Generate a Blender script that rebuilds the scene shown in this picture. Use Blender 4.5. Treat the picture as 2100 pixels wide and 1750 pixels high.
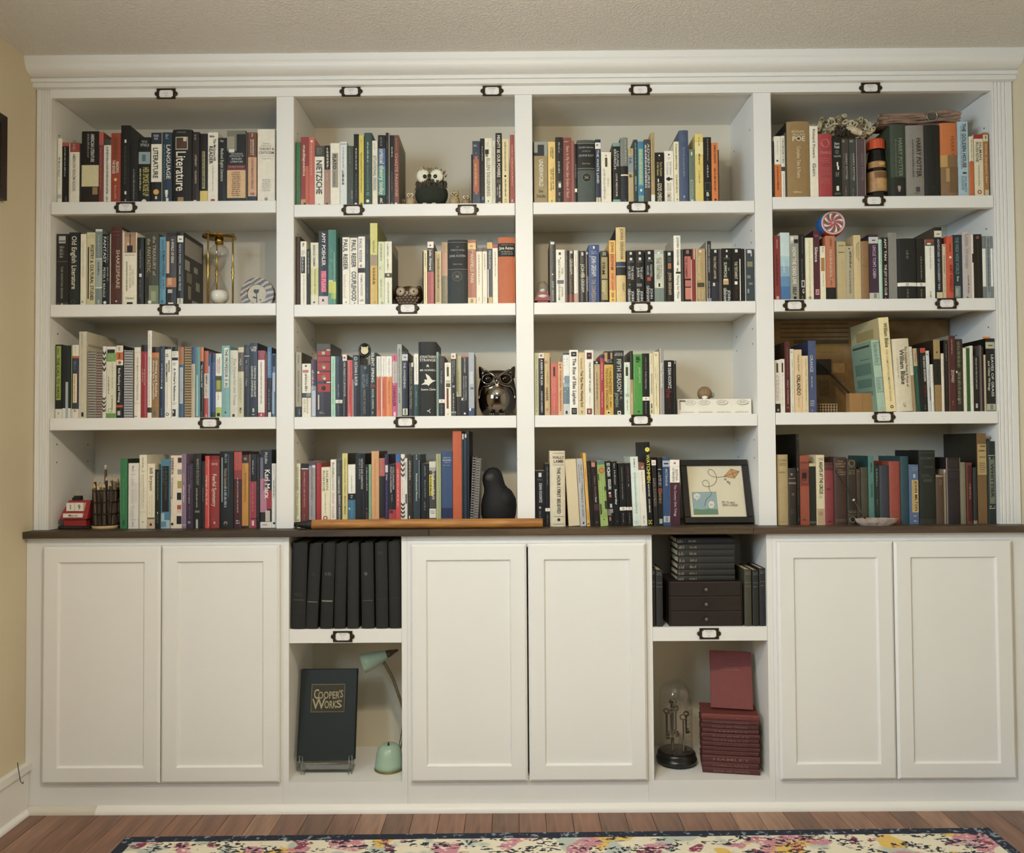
import bpy, math, random
from mathutils import Vector, Matrix
EXPOSURE, WINDOW_P, REAR_P, LAMP_E = -0.07, 105.0, 8.0, 740.0
LAMP, LAMP_C = (-0.10, -1.56, 2.07), (1.0, 0.885, 0.71)
SHADE_T = (.76, .75, .72)
random.seed(7)
for o in list(bpy.data.objects): bpy.data.objects.remove(o)
SC = bpy.context.scene
COL = SC.collection
# ------------------------------------------------------------------ camera
F = 1650.0
CAM = Vector((-0.0355, -2.6347, 1.164))
CR = Vector((0.99997, 0.00366, -0.0067)).normalized()
CF = Vector((-0.0035, 0.99969, 0.0245)).normalized()
CU = CR.cross(CF).normalized(); CR = CF.cross(CU).normalized()
cd = bpy.data.cameras.new('camera'); cd.sensor_width = 36.0; cd.lens = F / 2100.0 * 36.0
cam = bpy.data.objects.new('camera', cd); COL.objects.link(cam)
mw = Matrix.Identity(4)
for i, v in enumerate((CR, CU, -CF)):
    for j in range(3): mw[j][i] = v[j]
mw.translation = CAM
cam.matrix_world = mw
SC.camera = cam
# ------------------------------------------------------------------ world, exposure
SC.view_settings.view_transform = 'Standard'; SC.view_settings.look = 'None'
SC.view_settings.exposure = EXPOSURE; SC.view_settings.gamma = 1.0
SC.view_settings.use_curve_mapping = False
wd = bpy.data.worlds.new('world'); SC.world = wd; wd.use_nodes = True
wd.node_tree.nodes['Background'].inputs[0].default_value = (0.75, 0.86, 1.0, 1)
wd.node_tree.nodes['Background'].inputs[1].default_value = 1.0
def area(name, loc, aim, sx, sy, power, col):
    l = bpy.data.lights.new(name, 'AREA'); l.shape = 'RECTANGLE'; l.size = sx; l.size_y = sy; l.energy = power; l.color = col
    o = bpy.data.objects.new(name, l); COL.objects.link(o); o.location = loc
    o.rotation_euler = (Vector(aim) - Vector(loc)).to_track_quat('-Z', 'Y').to_euler()
    return o
XL, XR, YB, ZC = -1.617, 1.617, -6.0, 2.44
area('window_daylight', (XL - 0.25, -2.55, 1.88), (1.6, -0.6, 0.9), 1.4, 0.8, WINDOW_P, (0.60, 0.80, 1.0))
area('rear_window_daylight', (-0.25, YB - 0.25, 1.95), (0.5, 0, 0.5), 1.4, 0.8, REAR_P, (0.84, 0.92, 1.0))
# ------------------------------------------------------------------ pixel helpers
def ray(x, y): return CF + CR * ((x - 1050) / F) + CU * ((875 - y) / F)
def unp(x, y, Y):
    d = ray(x, y); return CAM + d * ((Y - CAM.y) / d.y)
def unz(x, y, Z):
    d = ray(x, y); return CAM + d * ((Z - CAM.z) / d.z)
def kpx(Y): return (Y - CAM.y) / F
# ------------------------------------------------------------------ materials
MATS = {}
def hexc(h):
    h = {'W': 'f0ead9', 'K': '1e1c18'}.get(h, h)
    if len(h) == 3: h = ''.join(c * 2 for c in h)
    return tuple(int(h[i:i + 2], 16) / 255 for i in (0, 2, 4))
def lin(c): return tuple((x / 12.92 if x <= .04045 else ((x + .055) / 1.055) ** 2.4) for x in c)
def newmat(name):
    m = bpy.data.materials.new(name); m.use_nodes = True
    return m, m.node_tree.nodes, m.node_tree.links, m.node_tree.nodes['Principled BSDF']
def mat(h, rough=.45, metal=0., var=.10, scale=45., bump=0.):
    key = (h, rough, metal, var, scale, bump)
    if key in MATS: return MATS[key]
    m, n, l, b = newmat('surface_' + h)
    c = lin(hexc(h))
    nz = n.new('ShaderNodeTexNoise'); nz.inputs['Scale'].default_value = scale; nz.inputs['Detail'].default_value = 3
    tc = n.new('ShaderNodeTexCoord'); l.new(tc.outputs['Object'], nz.inputs['Vector'])
    mx = n.new('ShaderNodeMix'); mx.data_type = 'RGBA'
    mx.inputs['A'].default_value = tuple(x * (1 - var) for x in c) + (1,)
    mx.inputs['B'].default_value = tuple(min(1, x * (1 + var)) for x in c) + (1,)
    l.new(nz.outputs['Fac'], mx.inputs['Factor']); l.new(mx.outputs['Result'], b.inputs['Base Color'])
    b.inputs['Roughness'].default_value = rough; b.inputs['Metallic'].default_value = metal
    if bump:
        bp = n.new('ShaderNodeBump'); bp.inputs['Strength'].default_value = bump; bp.inputs['Distance'].default_value = .002
        l.new(nz.outputs['Fac'], bp.inputs['Height']); l.new(bp.outputs['Normal'], b.inputs['Normal'])
    MATS[key] = m
    return m
def flat(h, rough=.5):
    key = ('flat', h, rough)
    if key in MATS: return MATS[key]
    m, n, l, b = newmat('print_' + h)
    b.inputs['Base Color'].default_value = lin(hexc(h)) + (1,); b.inputs['Roughness'].default_value = rough
    MATS[key] = m
    return m
def glassmat(name, tint=(1, 1, 1), refl=.10):
    m, n, l, b = newmat(name)
    n.remove(b)
    t = n.new('ShaderNodeBsdfTransparent'); t.inputs[0].default_value = tint + (1,)
    g = n.new('ShaderNodeBsdfGlossy'); g.inputs['Roughness'].default_value = .03
    lw = n.new('ShaderNodeLayerWeight'); lw.inputs[0].default_value = .28
    mp = n.new('ShaderNodeMapRange'); mp.inputs['To Min'].default_value = refl * .5; mp.inputs['To Max'].default_value = .55
    l.new(lw.outputs['Facing'], mp.inputs['Value'])
    mx = n.new('ShaderNodeMixShader'); l.new(mp.outputs[0], mx.inputs[0]); l.new(t.outputs[0], mx.inputs[1]); l.new(g.outputs[0], mx.inputs[2])
    l.new(mx.outputs[0], n['Material Output'].inputs[0])
    return m
def emis(name, col, s):
    m, n, l, b = newmat(name)
    b.inputs['Emission Color'].default_value = col + (1,); b.inputs['Emission Strength'].default_value = s
    b.inputs['Base Color'].default_value = (1, 1, 1, 1)
    return m
PAINT = mat('ebe9e3', .42, 0, .02, 6)
BEIGE = mat('ded5c0', .8, 0, .03, 5)
WALLM = mat('d2c5a8', .85, 0, .03, 5)
GLASS = glassmat('clear_glass')
# ------------------------------------------------------------------ mesh builder
class MB:
    def __init__(s): s.v = []; s.f = []; s.m = []; s.sm = []
    def add(s, vs, fs, mi=0, smooth=False):
        o = len(s.v); s.v += [tuple(p) for p in vs]
        for f in fs: s.f.append(tuple(i + o for i in f)); s.m.append(mi); s.sm.append(smooth)
        return s
    def box(s, x0, x1, y0, y1, z0, z1, mi=0):
        v = [(x, y, z) for z in (z0, z1) for y in (y0, y1) for x in (x0, x1)]
        return s.add(v, [(0, 2, 3, 1), (4, 5, 7, 6), (0, 1, 5, 4), (2, 6, 7, 3), (0, 4, 6, 2), (1, 3, 7, 5)], mi)
    def cbox(s, x0, x1, y0, y1, z0, z1, c, mi=0):
        # box with the four edges of its front (y0) face chamfered by c
        v = [(x0 + c, y0, z0 + c), (x1 - c, y0, z0 + c), (x1 - c, y0, z1 - c), (x0 + c, y0, z1 - c),
             (x0, y0 + c, z0), (x1, y0 + c, z0), (x1, y0 + c, z1), (x0, y0 + c, z1),
             (x0, y1, z0), (x1, y1, z0), (x1, y1, z1), (x0, y1, z1)]
        f = [(0, 1, 2, 3), (8, 11, 10, 9)]
        for a in (0, 4):
            for i in range(4):
                j = (i + 1) % 4; f.append((a + i, a + 4 + i, a + 4 + j, a + j))
        return s.add(v, f, mi)
    def lathe(s, prof, n=20, c=(0, 0, 0), mi=0, smooth=True, axis=None, sx=1., sy=1., cap=True):
        vs = []
        for r, z in prof:
            for i in range(n):
                a = 2 * math.pi * i / n; vs.append(Vector((r * math.cos(a) * sx, r * math.sin(a) * sy, z)))
        if axis is not None:
            q = Vector((0, 0, 1)).rotation_difference(Vector(axis)); vs = [q @ p for p in vs]
        vs = [p + Vector(c) for p in vs]
        fs = []
        for k in range(len(prof) - 1):
            for i in range(n):
                j = (i + 1) % n; fs.append((k * n + i, k * n + j, (k + 1) * n + j, (k + 1) * n + i))
        if cap:
            if prof[0][0] > 1e-6: fs.append(tuple(reversed(range(n))))
            if prof[-1][0] > 1e-6: fs.append(tuple((len(prof) - 1) * n + i for i in range(n)))
        return s.add(vs, fs, mi, smooth)
    def ball(s, c, rx, ry=None, rz=None, mi=0, n=16, k=9, rot=None):
        ry = ry or rx; rz = rz or rx
        vs = []; fs = []
        for a in range(k + 1):
            t = math.pi * a / k - math.pi / 2
            for i in range(n):
                p = 2 * math.pi * i / n
                vs.append(Vector((rx * math.cos(t) * math.cos(p), ry * math.cos(t) * math.sin(p), rz * math.sin(t))))
        if rot is not None: vs = [rot @ p for p in vs]
        vs = [p + Vector(c) for p in vs]
        for a in range(k):
            for i in range(n):
                j = (i + 1) % n; fs.append((a * n + i, a * n + j, (a + 1) * n + j, (a + 1) * n + i))
        return s.add(vs, fs, mi, True)
    def tube(s, pts, r, n=8, mi=0, closed=False):
        pts = [Vector(p) for p in pts]; m = len(pts); vs = []; fs = []
        rr = r if isinstance(r, (list, tuple)) else [r] * m
        for i, p in enumerate(pts):
            a = pts[(i - 1) % m] if (closed or i > 0) else p; b = pts[(i + 1) % m] if (closed or i < m - 1) else p
            d = (b - a).normalized()
            u = d.cross(Vector((0, 0, 1)))
            if u.length < .05: u = d.cross(Vector((0, 1, 0)))
            u.normalize(); w = d.cross(u)
            for k in range(n):
                t = 2 * math.pi * k / n; vs.append(p + (u * math.cos(t) + w * math.sin(t)) * rr[i])
        for i in range(m if closed else m - 1):
            for k in range(n):
                j = (i + 1) % m; q = (k + 1) % n; fs.append((i * n + k, i * n + q, j * n + q, j * n + k))
        if not closed: fs.append(tuple(range(n))); fs.append(tuple((m - 1) * n + k for k in reversed(range(n))))
        return s.add(vs, fs, mi, True)
    def prism(s, poly, y0, y1, mi=0):
        # polygon in XZ extruded along Y
        n = len(poly); vs = [(x, y0, z) for x, z in poly] + [(x, y1, z) for x, z in poly]
        fs = [tuple(range(n)), tuple(reversed(range(n, 2 * n)))] + [(i, i + n, (i + 1) % n + n, (i + 1) % n) for i in range(n)]
        return s.add(vs, fs, mi)
    def xprism(s, poly, x0, x1, mi=0, smooth=False):
        # polygon in YZ extruded along X
        n = len(poly); vs = [(x0, y, z) for y, z in poly] + [(x1, y, z) for y, z in poly]
        s.add(vs, [tuple(range(n)), tuple(reversed(range(n, 2 * n)))], mi)
        o = len(s.v) - 2 * n
        for i in range(n): s.f.append((o + i, o + i + n, o + (i + 1) % n + n, o + (i + 1) % n)); s.m.append(mi); s.sm.append(smooth)
        return s
    def xf(s, M, start=0):
        s.v[start:] = [tuple(M @ Vector(p)) for p in s.v[start:]]; return s
    def build(s, name, mats, parent=None, label=None, loc=None):
        me = bpy.data.meshes.new(name); me.from_pydata(s.v, [], s.f)
        if not isinstance(mats, (list, tuple)): mats = [mats]
        for m in mats: me.materials.append(m)
        if s.f:
            me.polygons.foreach_set('material_index', s.m); me.polygons.foreach_set('use_smooth', s.sm)
        me.update()
        o = bpy.data.objects.new(name, me); COL.objects.link(o)
        if parent is not None: o.parent = parent
        if label: o['label'] = label
        if loc is not None: o.location = loc
        return o
def thing(name, label, cat, loc=(0, 0, 0), group=None, rot=(0, 0, 0)):
    o = bpy.data.objects.new(name, None); COL.objects.link(o); o.empty_display_size = .03
    o.location = loc; o.rotation_euler = rot; o['label'] = label; o['category'] = cat
    if group: o['group'] = group
    return o
def tag(o, label, cat, group=None):
    o['label'] = label; o['category'] = cat
    if group: o['group'] = group
    return o
def struct(o, label=None):
    o['kind'] = 'structure'
    if label: o['label'] = label
    return o
# ------------------------------------------------------------------ glyphs of the built-in font
GLY = {}
def make_glyphs(chars):
    tmp = []
    def fo(body):
        c = bpy.data.curves.new('g', 'FONT'); c.body = body; c.resolution_u = 2; c.offset = .012
        o = bpy.data.objects.new('g', c); COL.objects.link(o); tmp.append(o); return o
    hh = fo('HH'); os_ = [(ch, fo(ch), fo('H' + ch + 'H')) for ch in chars]
    bpy.context.view_layer.update(); dg = bpy.context.evaluated_depsgraph_get()
    def grab(o):
        e = o.evaluated_get(dg); me = e.to_mesh(); v = [(p.co.x, p.co.y) for p in me.vertices]; f = [tuple(q.vertices) for q in me.polygons]
        e.to_mesh_clear(); return v, f
    v, f = grab(hh); wHH = max(p[0] for p in v); cap = max(p[1] for p in v)
    for ch, a, b in os_:
        v, f = grab(a); v2, _ = grab(b)
        GLY[ch] = ([(x, y / cap) for x, y in v], f, max(p[0] for p in v2) - wHH)
    GLY[' '] = ([], [], .32)
    for o in tmp:
        c = o.data; bpy.data.objects.remove(o); bpy.data.curves.remove(c)
make_glyphs("ABCDEFGHIJKLMNOPQRSTUVWXYZabcdefghijklmnopqrstuvwxyz0123456789&'.,!-")
def text2d(txt):
    vs = []; fs = []; x = 0
    for ch in txt:
        g = GLY.get(ch) or GLY[' ']
        o = len(vs); vs += [(x + a, b) for a, b in g[0]]; fs += [tuple(i + o for i in f) for f in g[1]]; x += g[2]
    return vs, fs, max(x, .01)
# ------------------------------------------------------------------ measured frame of the built-in
W_, S_ = 0.7317, 0.0574
OX = [(unp(102.5, 644, 0).x, -W_ - 1.5 * S_), (-W_ - .5 * S_, -.5 * S_), (.5 * S_, W_ + .5 * S_), (W_ + 1.5 * S_, unp(2043, 644, 0).x)]
ZTOP, ZCT, DEP = 2.3282, 0.8989, 0.289
SHPX = {1: [(230, 413.6, 438.6), (700, 419, 444.2), (1300, 413.3, 437.8), (1825, 402, 427)],
        2: [(350, 623.3, 648.3), (800, 623.5, 648.2), (1320, 619, 643.4), (1825, 612.7, 637.4)],
        3: [(300, 857, 881.8), (825, 854, 879.2), (1330, 850.5, 875), (1825, 845, 870)]}
SHZ = {r: [(unp(x, a, -.002).z, unp(x, b, -.002).z) for x, a, b in v] for r, v in SHPX.items()}
def basez(r, c): return ZCT if r == 4 else SHZ[r][c - 1][0]
BAYS = ['hourglass', 'chrome owl', 'kite picture', 'lollipop']
# ------------------------------------------------------------------ room shell
def noise_bump_mat(name, h, scale, dist, strength, rough=.9):
    m, n, l, b = newmat(name)
    b.inputs['Base Color'].default_value = lin(hexc(h)) + (1,); b.inputs['Roughness'].default_value = rough
    tc = n.new('ShaderNodeTexCoord'); nz = n.new('ShaderNodeTexNoise'); nz.inputs['Scale'].default_value = scale; nz.inputs['Detail'].default_value = 4
    l.new(tc.outputs['Object'], nz.inputs['Vector'])
    rp = n.new('ShaderNodeValToRGB'); rp.color_ramp.elements[0].position = .45; rp.color_ramp.elements[1].position = .62
    l.new(nz.outputs['Fac'], rp.inputs['Fac'])
    bp = n.new('ShaderNodeBump'); bp.inputs['Strength'].default_value = strength; bp.inputs['Distance'].default_value = dist
    l.new(rp.outputs['Color'], bp.inputs['Height']); l.new(bp.outputs['Normal'], b.inputs['Normal'])
    return m
struct(MB().box(XL - .1, XR + .1, YB - .1, .42, ZC, ZC + .1).build('ceiling', noise_bump_mat('textured_ceiling', 'e8e4dc', 120, .004, .6)), 'white stippled ceiling')
wl = MB(); wy0, wy1, wz0, wz1 = -3.3, -1.8, 1.42, 2.32
for a in ((YB, wy0, 0, ZC), (wy1, .42, 0, ZC), (wy0, wy1, 0, wz0), (wy0, wy1, wz1, ZC)): wl.box(XL - .1, XL, *a)
struct(wl.build('wall_left', WALLM), 'tan painted side wall')
struct(MB().box(XR, XR + .1, YB, .42, 0, ZC).build('wall_right', WALLM), 'tan painted side wall')
struct(MB().box(XL - .1, XR + .1, .302, .42, 0, ZC).build('wall_back', BEIGE), 'beige wall behind the bookcase')
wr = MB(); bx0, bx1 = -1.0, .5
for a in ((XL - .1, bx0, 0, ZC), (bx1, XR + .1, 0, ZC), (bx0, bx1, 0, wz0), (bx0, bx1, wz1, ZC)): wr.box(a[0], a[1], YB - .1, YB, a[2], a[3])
struct(wr.build('wall_front', mat('6c665a', .85, 0, .03, 5)), 'wall behind the camera, darkened to cut bounce light')  # tone darkened so less light bounces back into the shelves
def window(name, side):
    w = MB(); t = .05
    if side == 'L':
        r = [(wy0, wy0 + t, wz0, wz1), (wy1 - t, wy1, wz0, wz1), (wy0, wy1, wz0, wz0 + t), (wy0, wy1, wz1 - t, wz1), (wy0, wy1, 1.85, 1.88)]
        for a in r: w.box(XL - .08, XL + .02, *a)
        p = MB().box(XL - .052, XL - .048, wy0 + t, wy1 - t, wz0 + t, wz1 - t)
    else:
        r = [(bx0, bx0 + t, wz0, wz1), (bx1 - t, bx1, wz0, wz1), (bx0, bx1, wz0, wz0 + t), (bx0, bx1, wz1 - t, wz1), (bx0, bx1, 1.85, 1.88)]
        for a in r: w.box(a[0], a[1], YB - .08, YB + .02, a[2], a[3])
        p = MB().box(bx0 + t, bx1 - t, YB - .052, YB - .048, wz0 + t, wz1 - t)
    o = struct(w.build(name, PAINT), 'white window frame'); p.build('pane', GLASS, o)
window('window_1', 'L'); window('window_2', 'B')
# floor: planks run from the bookcase towards the camera
fl = struct(MB().box(XL - .1, XR + .1, YB - .1, .42, -.06, -.021).build('floor', mat('3c2a20', .7)), 'brown oak plank floor')
def plank_mat(name, h):
    m, n, l, b = newmat(name)
    tc = n.new('ShaderNodeTexCoord'); mp = n.new('ShaderNodeMapping'); mp.inputs['Scale'].default_value = (14, 1.1, 1)
    oi = n.new('ShaderNodeObjectInfo'); l.new(tc.outputs['Object'], mp.inputs['Vector'])
    ad = n.new('ShaderNodeVectorMath'); l.new(mp.outputs[0], ad.inputs[0]); l.new(oi.outputs['Location'], ad.inputs[1])
    wv = n.new('ShaderNodeTexNoise'); wv.inputs['Scale'].default_value = 3; wv.inputs['Detail'].default_value = 6; wv.inputs['Distortion'].default_value = 1.2
    l.new(ad.outputs[0], wv.inputs['Vector'])
    rp = n.new('ShaderNodeValToRGB'); c = lin(hexc(h))
    rp.color_ramp.elements[0].position = .32; rp.color_ramp.elements[0].color = tuple(x * .62 for x in c) + (1,)
    rp.color_ramp.elements[1].position = .68; rp.color_ramp.elements[1].color = tuple(min(1, x * 1.15) for x in c) + (1,)
    l.new(wv.outputs['Fac'], rp.inputs['Fac'])
    l.new(rp.outputs['Color'], b.inputs['Base Color']); b.inputs['Roughness'].default_value = .38
    return m
PLM = [plank_mat('oak_%d' % i, h) for i, h in enumerate(('96705a', '86604c', 'a07a62', '785844', '8e6650'))]
pw = .0835; nx = int((XR - XL) / pw) + 1; meshes = {}
for i in range(nx):
    x0 = XL + i * pw; y = -.02
    for k in range(5):
        L = random.choice((.6, .9, 1.2, 1.5)); L = min(L, y - YB)
        if L <= .02: break
        mi = random.randrange(5); key = (round(L, 3), mi)
        if key not in meshes:
            o = MB().cbox(.0006, pw - .0006, 0, .02, .0006, L - .0006, .0008).xf(Matrix(((1, 0, 0, 0), (0, 0, -1, 0), (0, -1, 0, 0), (0, 0, 0, 1)))).build('plank', PLM[mi], fl)
            meshes[key] = o.data
        else:
            o = bpy.data.objects.new('plank', meshes[key]); COL.objects.link(o); o.parent = fl
        o.location = (x0, y, 0); y -= L
# baseboards and quarter round
def quarter(r, n=6): return [(0, 0), (-r, 0)] + [(-r * math.cos(a * math.pi / 2 / n), r * math.sin(a * math.pi / 2 / n)) for a in range(1, n)] + [(0, r)]
LY = -.03                       # front plane of the base cabinets
bb = MB().box(XL + .018, XR - .018, LY - .002, LY + .02, 0, .02)
b0 = struct(bb.build('baseboard_back', PAINT), 'white quarter round along the cabinet foot')
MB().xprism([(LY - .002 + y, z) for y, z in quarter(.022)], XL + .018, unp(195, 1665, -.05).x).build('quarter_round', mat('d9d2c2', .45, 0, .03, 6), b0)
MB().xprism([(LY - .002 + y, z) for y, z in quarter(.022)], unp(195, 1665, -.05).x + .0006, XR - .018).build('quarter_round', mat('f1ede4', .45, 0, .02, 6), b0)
def sideboard(name, xs, sgn):
    q = MB().box(min(xs, xs + sgn * .014), max(xs, xs + sgn * .014), YB + .02, LY - .001, 0, .135)
    q.box(min(xs, xs + sgn * .022), max(xs, xs + sgn * .022), YB + .02, LY - .001, .135, .158)
    o = struct(q.build(name, PAINT), 'white side baseboard with cap moulding')
    n = 8
    v = [(xs + sgn * (.014 + .016 * math.cos(a * math.pi / 2 / n)), .016 * math.sin(a * math.pi / 2 / n)) for a in range(n + 1)] + [(xs + sgn * .014, 0)]
    v = v if sgn > 0 else v
    MB().prism(v, YB + .02, LY - .001).build('quarter_round', PAINT, o)
sideboard('baseboard_left', XL, 1); sideboard('baseboard_right', XR, -1)
# picture on the side wall: only its dark edge reaches into view
pf = thing('picture_frame', 'dark wooden picture frame hung on the tan side wall', 'picture frame', (XL, -.48, 2.06))
q = MB()
for a in ((-.30, -.27, -.13, .13), (.27, .30, -.13, .13), (-.27, .27, .10, .13), (-.27, .27, -.13, -.10)): q.box(.001, .022, a[0], a[1], a[2], a[3])
q.build('frame', mat('2c2018', .4), pf); MB().box(.003, .008, -.27, .27, -.10, .10).build('print', mat('8c8470', .6, 0, .4, 8), pf)
pc = MB().tube([unp(36, 1565, -.14) + Vector((0, 0, 0)), unp(38, 1580, -.12), unp(42, 1603, -.10), unp(47, 1608, -.08), unp(48, 1604, -.075)], .0012, 6)
pc.v = [(max(p[0], XL + .016) if p[2] < .16 else max(p[0], XL + .024), p[1], p[2]) for p in pc.v]
tag(pc.build('cord', mat('2c2620')), 'thin dark cord hanging over the side baseboard cap', 'cord')
# ceiling lamp over the room (above the field of view)
cl = thing('ceiling_lamp', 'bronze ceiling lamp with three round glowing bulbs', 'lamp', LAMP)
BR = mat('4c3c2c', .35, .8)
FROST, fn, fl_, fb = newmat('added_shade_glass'); fn.remove(fb)
ft_ = fn.new('ShaderNodeBsdfTransparent'); ft_.inputs[0].default_value = SHADE_T + (1,); fs_ = fn.new('ShaderNodeBsdfTranslucent'); fs_.inputs[0].default_value = (.8, .75, .65, 1)
fm_ = fn.new('ShaderNodeMixShader'); fm_.inputs[0].default_value = .15; fl_.new(ft_.outputs[0], fm_.inputs[1]); fl_.new(fs_.outputs[0], fm_.inputs[2]); fl_.new(fm_.outputs[0], fn['Material Output'].inputs[0])
MB().lathe([(0, ZC - LAMP[2]), (.07, ZC - LAMP[2]), (.065, ZC - LAMP[2] - .025), (.012, ZC - LAMP[2] - .04), (.010, .1), (.03, .09), (.03, .06), (0, .05)], 20).build('stem', BR, cl)
for k in range(3):
    a = 2 * math.pi * k / 3 + .35; x, y = .058 * math.cos(a), .058 * math.sin(a)
    arm = MB().tube([(0, 0, .075), (x * .5, y * .5, .085), (x, y, .07)], .006).lathe([(.0, .08), (.02, .075), (.022, .045), (.0, .042)], 14, (x, y, 0)).build('arm', BR, cl)
    MB().lathe([(.012, .050), (.030, .046), (.044, .030), (.047, .005), (.048, -.014), (.0465, -.014), (.0455, .005), (.0425, .029), (.029, .0445), (.012, .048)], 24, (x, y, 0)).build('added_shade', FROST, arm)  # shade added to dim the bulbs sideways and favour the lower doors
    MB().ball((x, y, .005), .030, n=14, k=8).build('bulb', emis('warm_bulb', LAMP_C, LAMP_E), arm)
# ------------------------------------------------------------------ upper bookcase
bc = thing('bookcase', 'white built-in bookcase of four bays with fluted side pilasters', 'bookcase', (0, 0, ZCT))
def P(mb, name, m=PAINT, par=None, label=None):
    mb.xf(Matrix.Translation((0, 0, -ZCT))); return mb.build(name, m, par or bc, label)
P(MB().box(OX[0][0] - .02, OX[3][1] + .02, DEP, DEP + .012, ZCT, ZTOP + .02), 'back_panel', BEIGE, None, 'beige back panel')
P(MB().box(OX[0][0] - .02, OX[3][1] + .02, .018, DEP, ZTOP + .008, ZTOP + .03), 'top_board')
ztf = unp(1050, 176, 0).z
P(MB().cbox(OX[0][0] - .001, OX[3][1] + .001, 0, .018, ZTOP, ztf + .03, .0008), 'fascia')
for i in range(3):
    P(MB().cbox(OX[i][1], OX[i + 1][0], .0005, .019, ZCT + .0005, ZTOP - .0005, .001).box(OX[i][1], OX[i + 1][0], .019, DEP - .0005, ZCT + .0005, ZTOP + .007), 'divider')
P(MB().box(OX[0][0] - .018, OX[0][0], .019, DEP - .0005, ZCT + .0005, ZTOP + .007), 'side_panel')
P(MB().box(OX[3][1], OX[3][1] + .018, .019, DEP - .0005, ZCT + .0005, ZTOP + .007), 'side_panel')
def pilaster(x0, x1):
    # fluted board: outline in XY extruded upwards
    g = .0035; n = 4; a = x0 + (x1 - x0) * .36; b = x1 - (x1 - x0) * .12; pts = [(x0, .018), (x0, .004), (x0 + .004, .0)]
    for k in range(n):
        c = a + (b - a) * k / (n - 1); pts += [(c - .0022, 0), (c - .0008, g), (c + .0008, g), (c + .0022, 0)]
    pts += [(x1, 0), (x1, .018)]
    m = len(pts); z0, z1 = ZCT + .0005, ztf - .0005
    mb = MB(); mb.add([(x, y, z0) for x, y in pts] + [(x, y, z1) for x, y in pts], [(i, (i + 1) % m, (i + 1) % m + m, i + m) for i in range(m)] + [tuple(reversed(range(m))), tuple(range(m, 2 * m))])
    return mb
P(pilaster(XL + .001, OX[0][0] - .0005), 'pilaster')
pr = pilaster(0, XR - .001 - OX[3][1]); wv = XR - .001
pr.v = [(wv - x, y, z) for x, y, z in pr.v]; pr.f = [tuple(reversed(f)) for f in pr.f]
P(pr, 'pilaster')
for r in (1, 2, 3):
    for c in range(4):
        z1, z0 = SHZ[r][c]; x0, x1 = OX[c]
        mb = MB().cbox(x0 + .0015, x1 - .0015, -.002, .018, z0, z1, .0015).box(x0 + .002, x1 - .002, .018, DEP - .001, z1 - .022, z1)
        P(mb, 'shelf')
hole = MB()
for c in range(4):
    for side, x in ((1, OX[c][0]), (-1, OX[c][1])):
        for z in (1.12, 1.18, 1.50, 1.55, 1.84, 1.88, 2.22):
            for y in (.045, .24): hole.lathe([(.0028, 0), (.0028, .0006)], 8, (x + side * .0001, y, z), axis=(side, 0, 0), smooth=False)
P(hole, 'shelf_pin_holes', flat('3a342a'))['kind'] = 'stuff'
# crown moulding
zc = [unp(1050, y, Y).z for y, Y in ((118, -.065), (124, -.058), (151, -.024), (153, -.028), (160, -.028), (162, -.018), (171, -.018))]
prof = [(.0, ZC), (-.065, ZC), (-.065, zc[0])] + [(-.060 + .038 * (1 - math.cos(t * math.pi / 16)), zc[1] + (zc[2] - zc[1]) * math.sin(t * math.pi / 16)) for t in range(0, 9)] + [(-.028, zc[3]), (-.028, zc[4]), (-.018, zc[5]), (-.018, zc[6]), (.0, zc[6] - .001)]
struct(MB().xprism(prof, XL + .0005, XR - .0005).build('trim_1', PAINT), 'white crown moulding over the bookcase')
# ------------------------------------------------------------------ counter and base cabinets
def wood_mat(name, h1, h2, scale=(2, 26, 26)):
    m, n, l, b = newmat(name)
    tc = n.new('ShaderNodeTexCoord'); mp = n.new('ShaderNodeMapping'); mp.inputs['Scale'].default_value = scale
    nz = n.new('ShaderNodeTexNoise'); nz.inputs['Scale'].default_value = 2.5; nz.inputs['Detail'].default_value = 5; nz.inputs['Distortion'].default_value = .8
    rp = n.new('ShaderNodeValToRGB'); rp.color_ramp.elements[0].position = .3; rp.color_ramp.elements[1].position = .7
    rp.color_ramp.elements[0].color = lin(hexc(h1)) + (1,); rp.color_ramp.elements[1].color = lin(hexc(h2)) + (1,)
    l.new(tc.outputs['Object'], mp.inputs[0]); l.new(mp.outputs[0], nz.inputs[0]); l.new(nz.outputs['Fac'], rp.inputs[0]); l.new(rp.outputs[0], b.inputs['Base Color'])
    b.inputs['Roughness'].default_value = .5
    return m
ct = thing('countertop', 'dark stained wooden countertop along the whole bookcase', 'countertop', (0, 0, ZCT - .021))
cuts = [XL + .001, unp(880, 1090, -.05).x, unp(1545, 1085, -.05).x, XR - .001]
for i, (h1, h2) in enumerate((('33291c', '4a3c2a'), ('3c3020', '5c4a34'), ('40332a', '5c4a38'))):
    MB().cbox(cuts[i] + .0003, cuts[i + 1] - .0003, -.055, .2885, 0, .021, .002).build('board', wood_mat('dark_stain_%d' % i, h1, h2), ct)
zd1, zd0 = unp(700, 1118, -.05).z, unp(700, 1606, -.05).z
zcf = unp(700, 1604.5, LY).z          # floor of the open cubbies
zs1, zs0 = unp(700, 1291, LY).z, unp(700, 1319.5, LY).z
ym = 1350
CX = [unp(592.5, ym, LY).x, unp(824, ym, LY).x, unp(1339, ym, LY).x, unp(1575, ym, LY).x]
DX = [(85, 327.5), (330, 572), (842, 1081), (1084.5, 1326.5), (1598, 1836), (1838.5, 2081)]
DX = [(unp(a, ym, -.05).x, unp(b, ym, -.05).x) for a, b in DX]
ZU = ZCT - .0215
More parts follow.
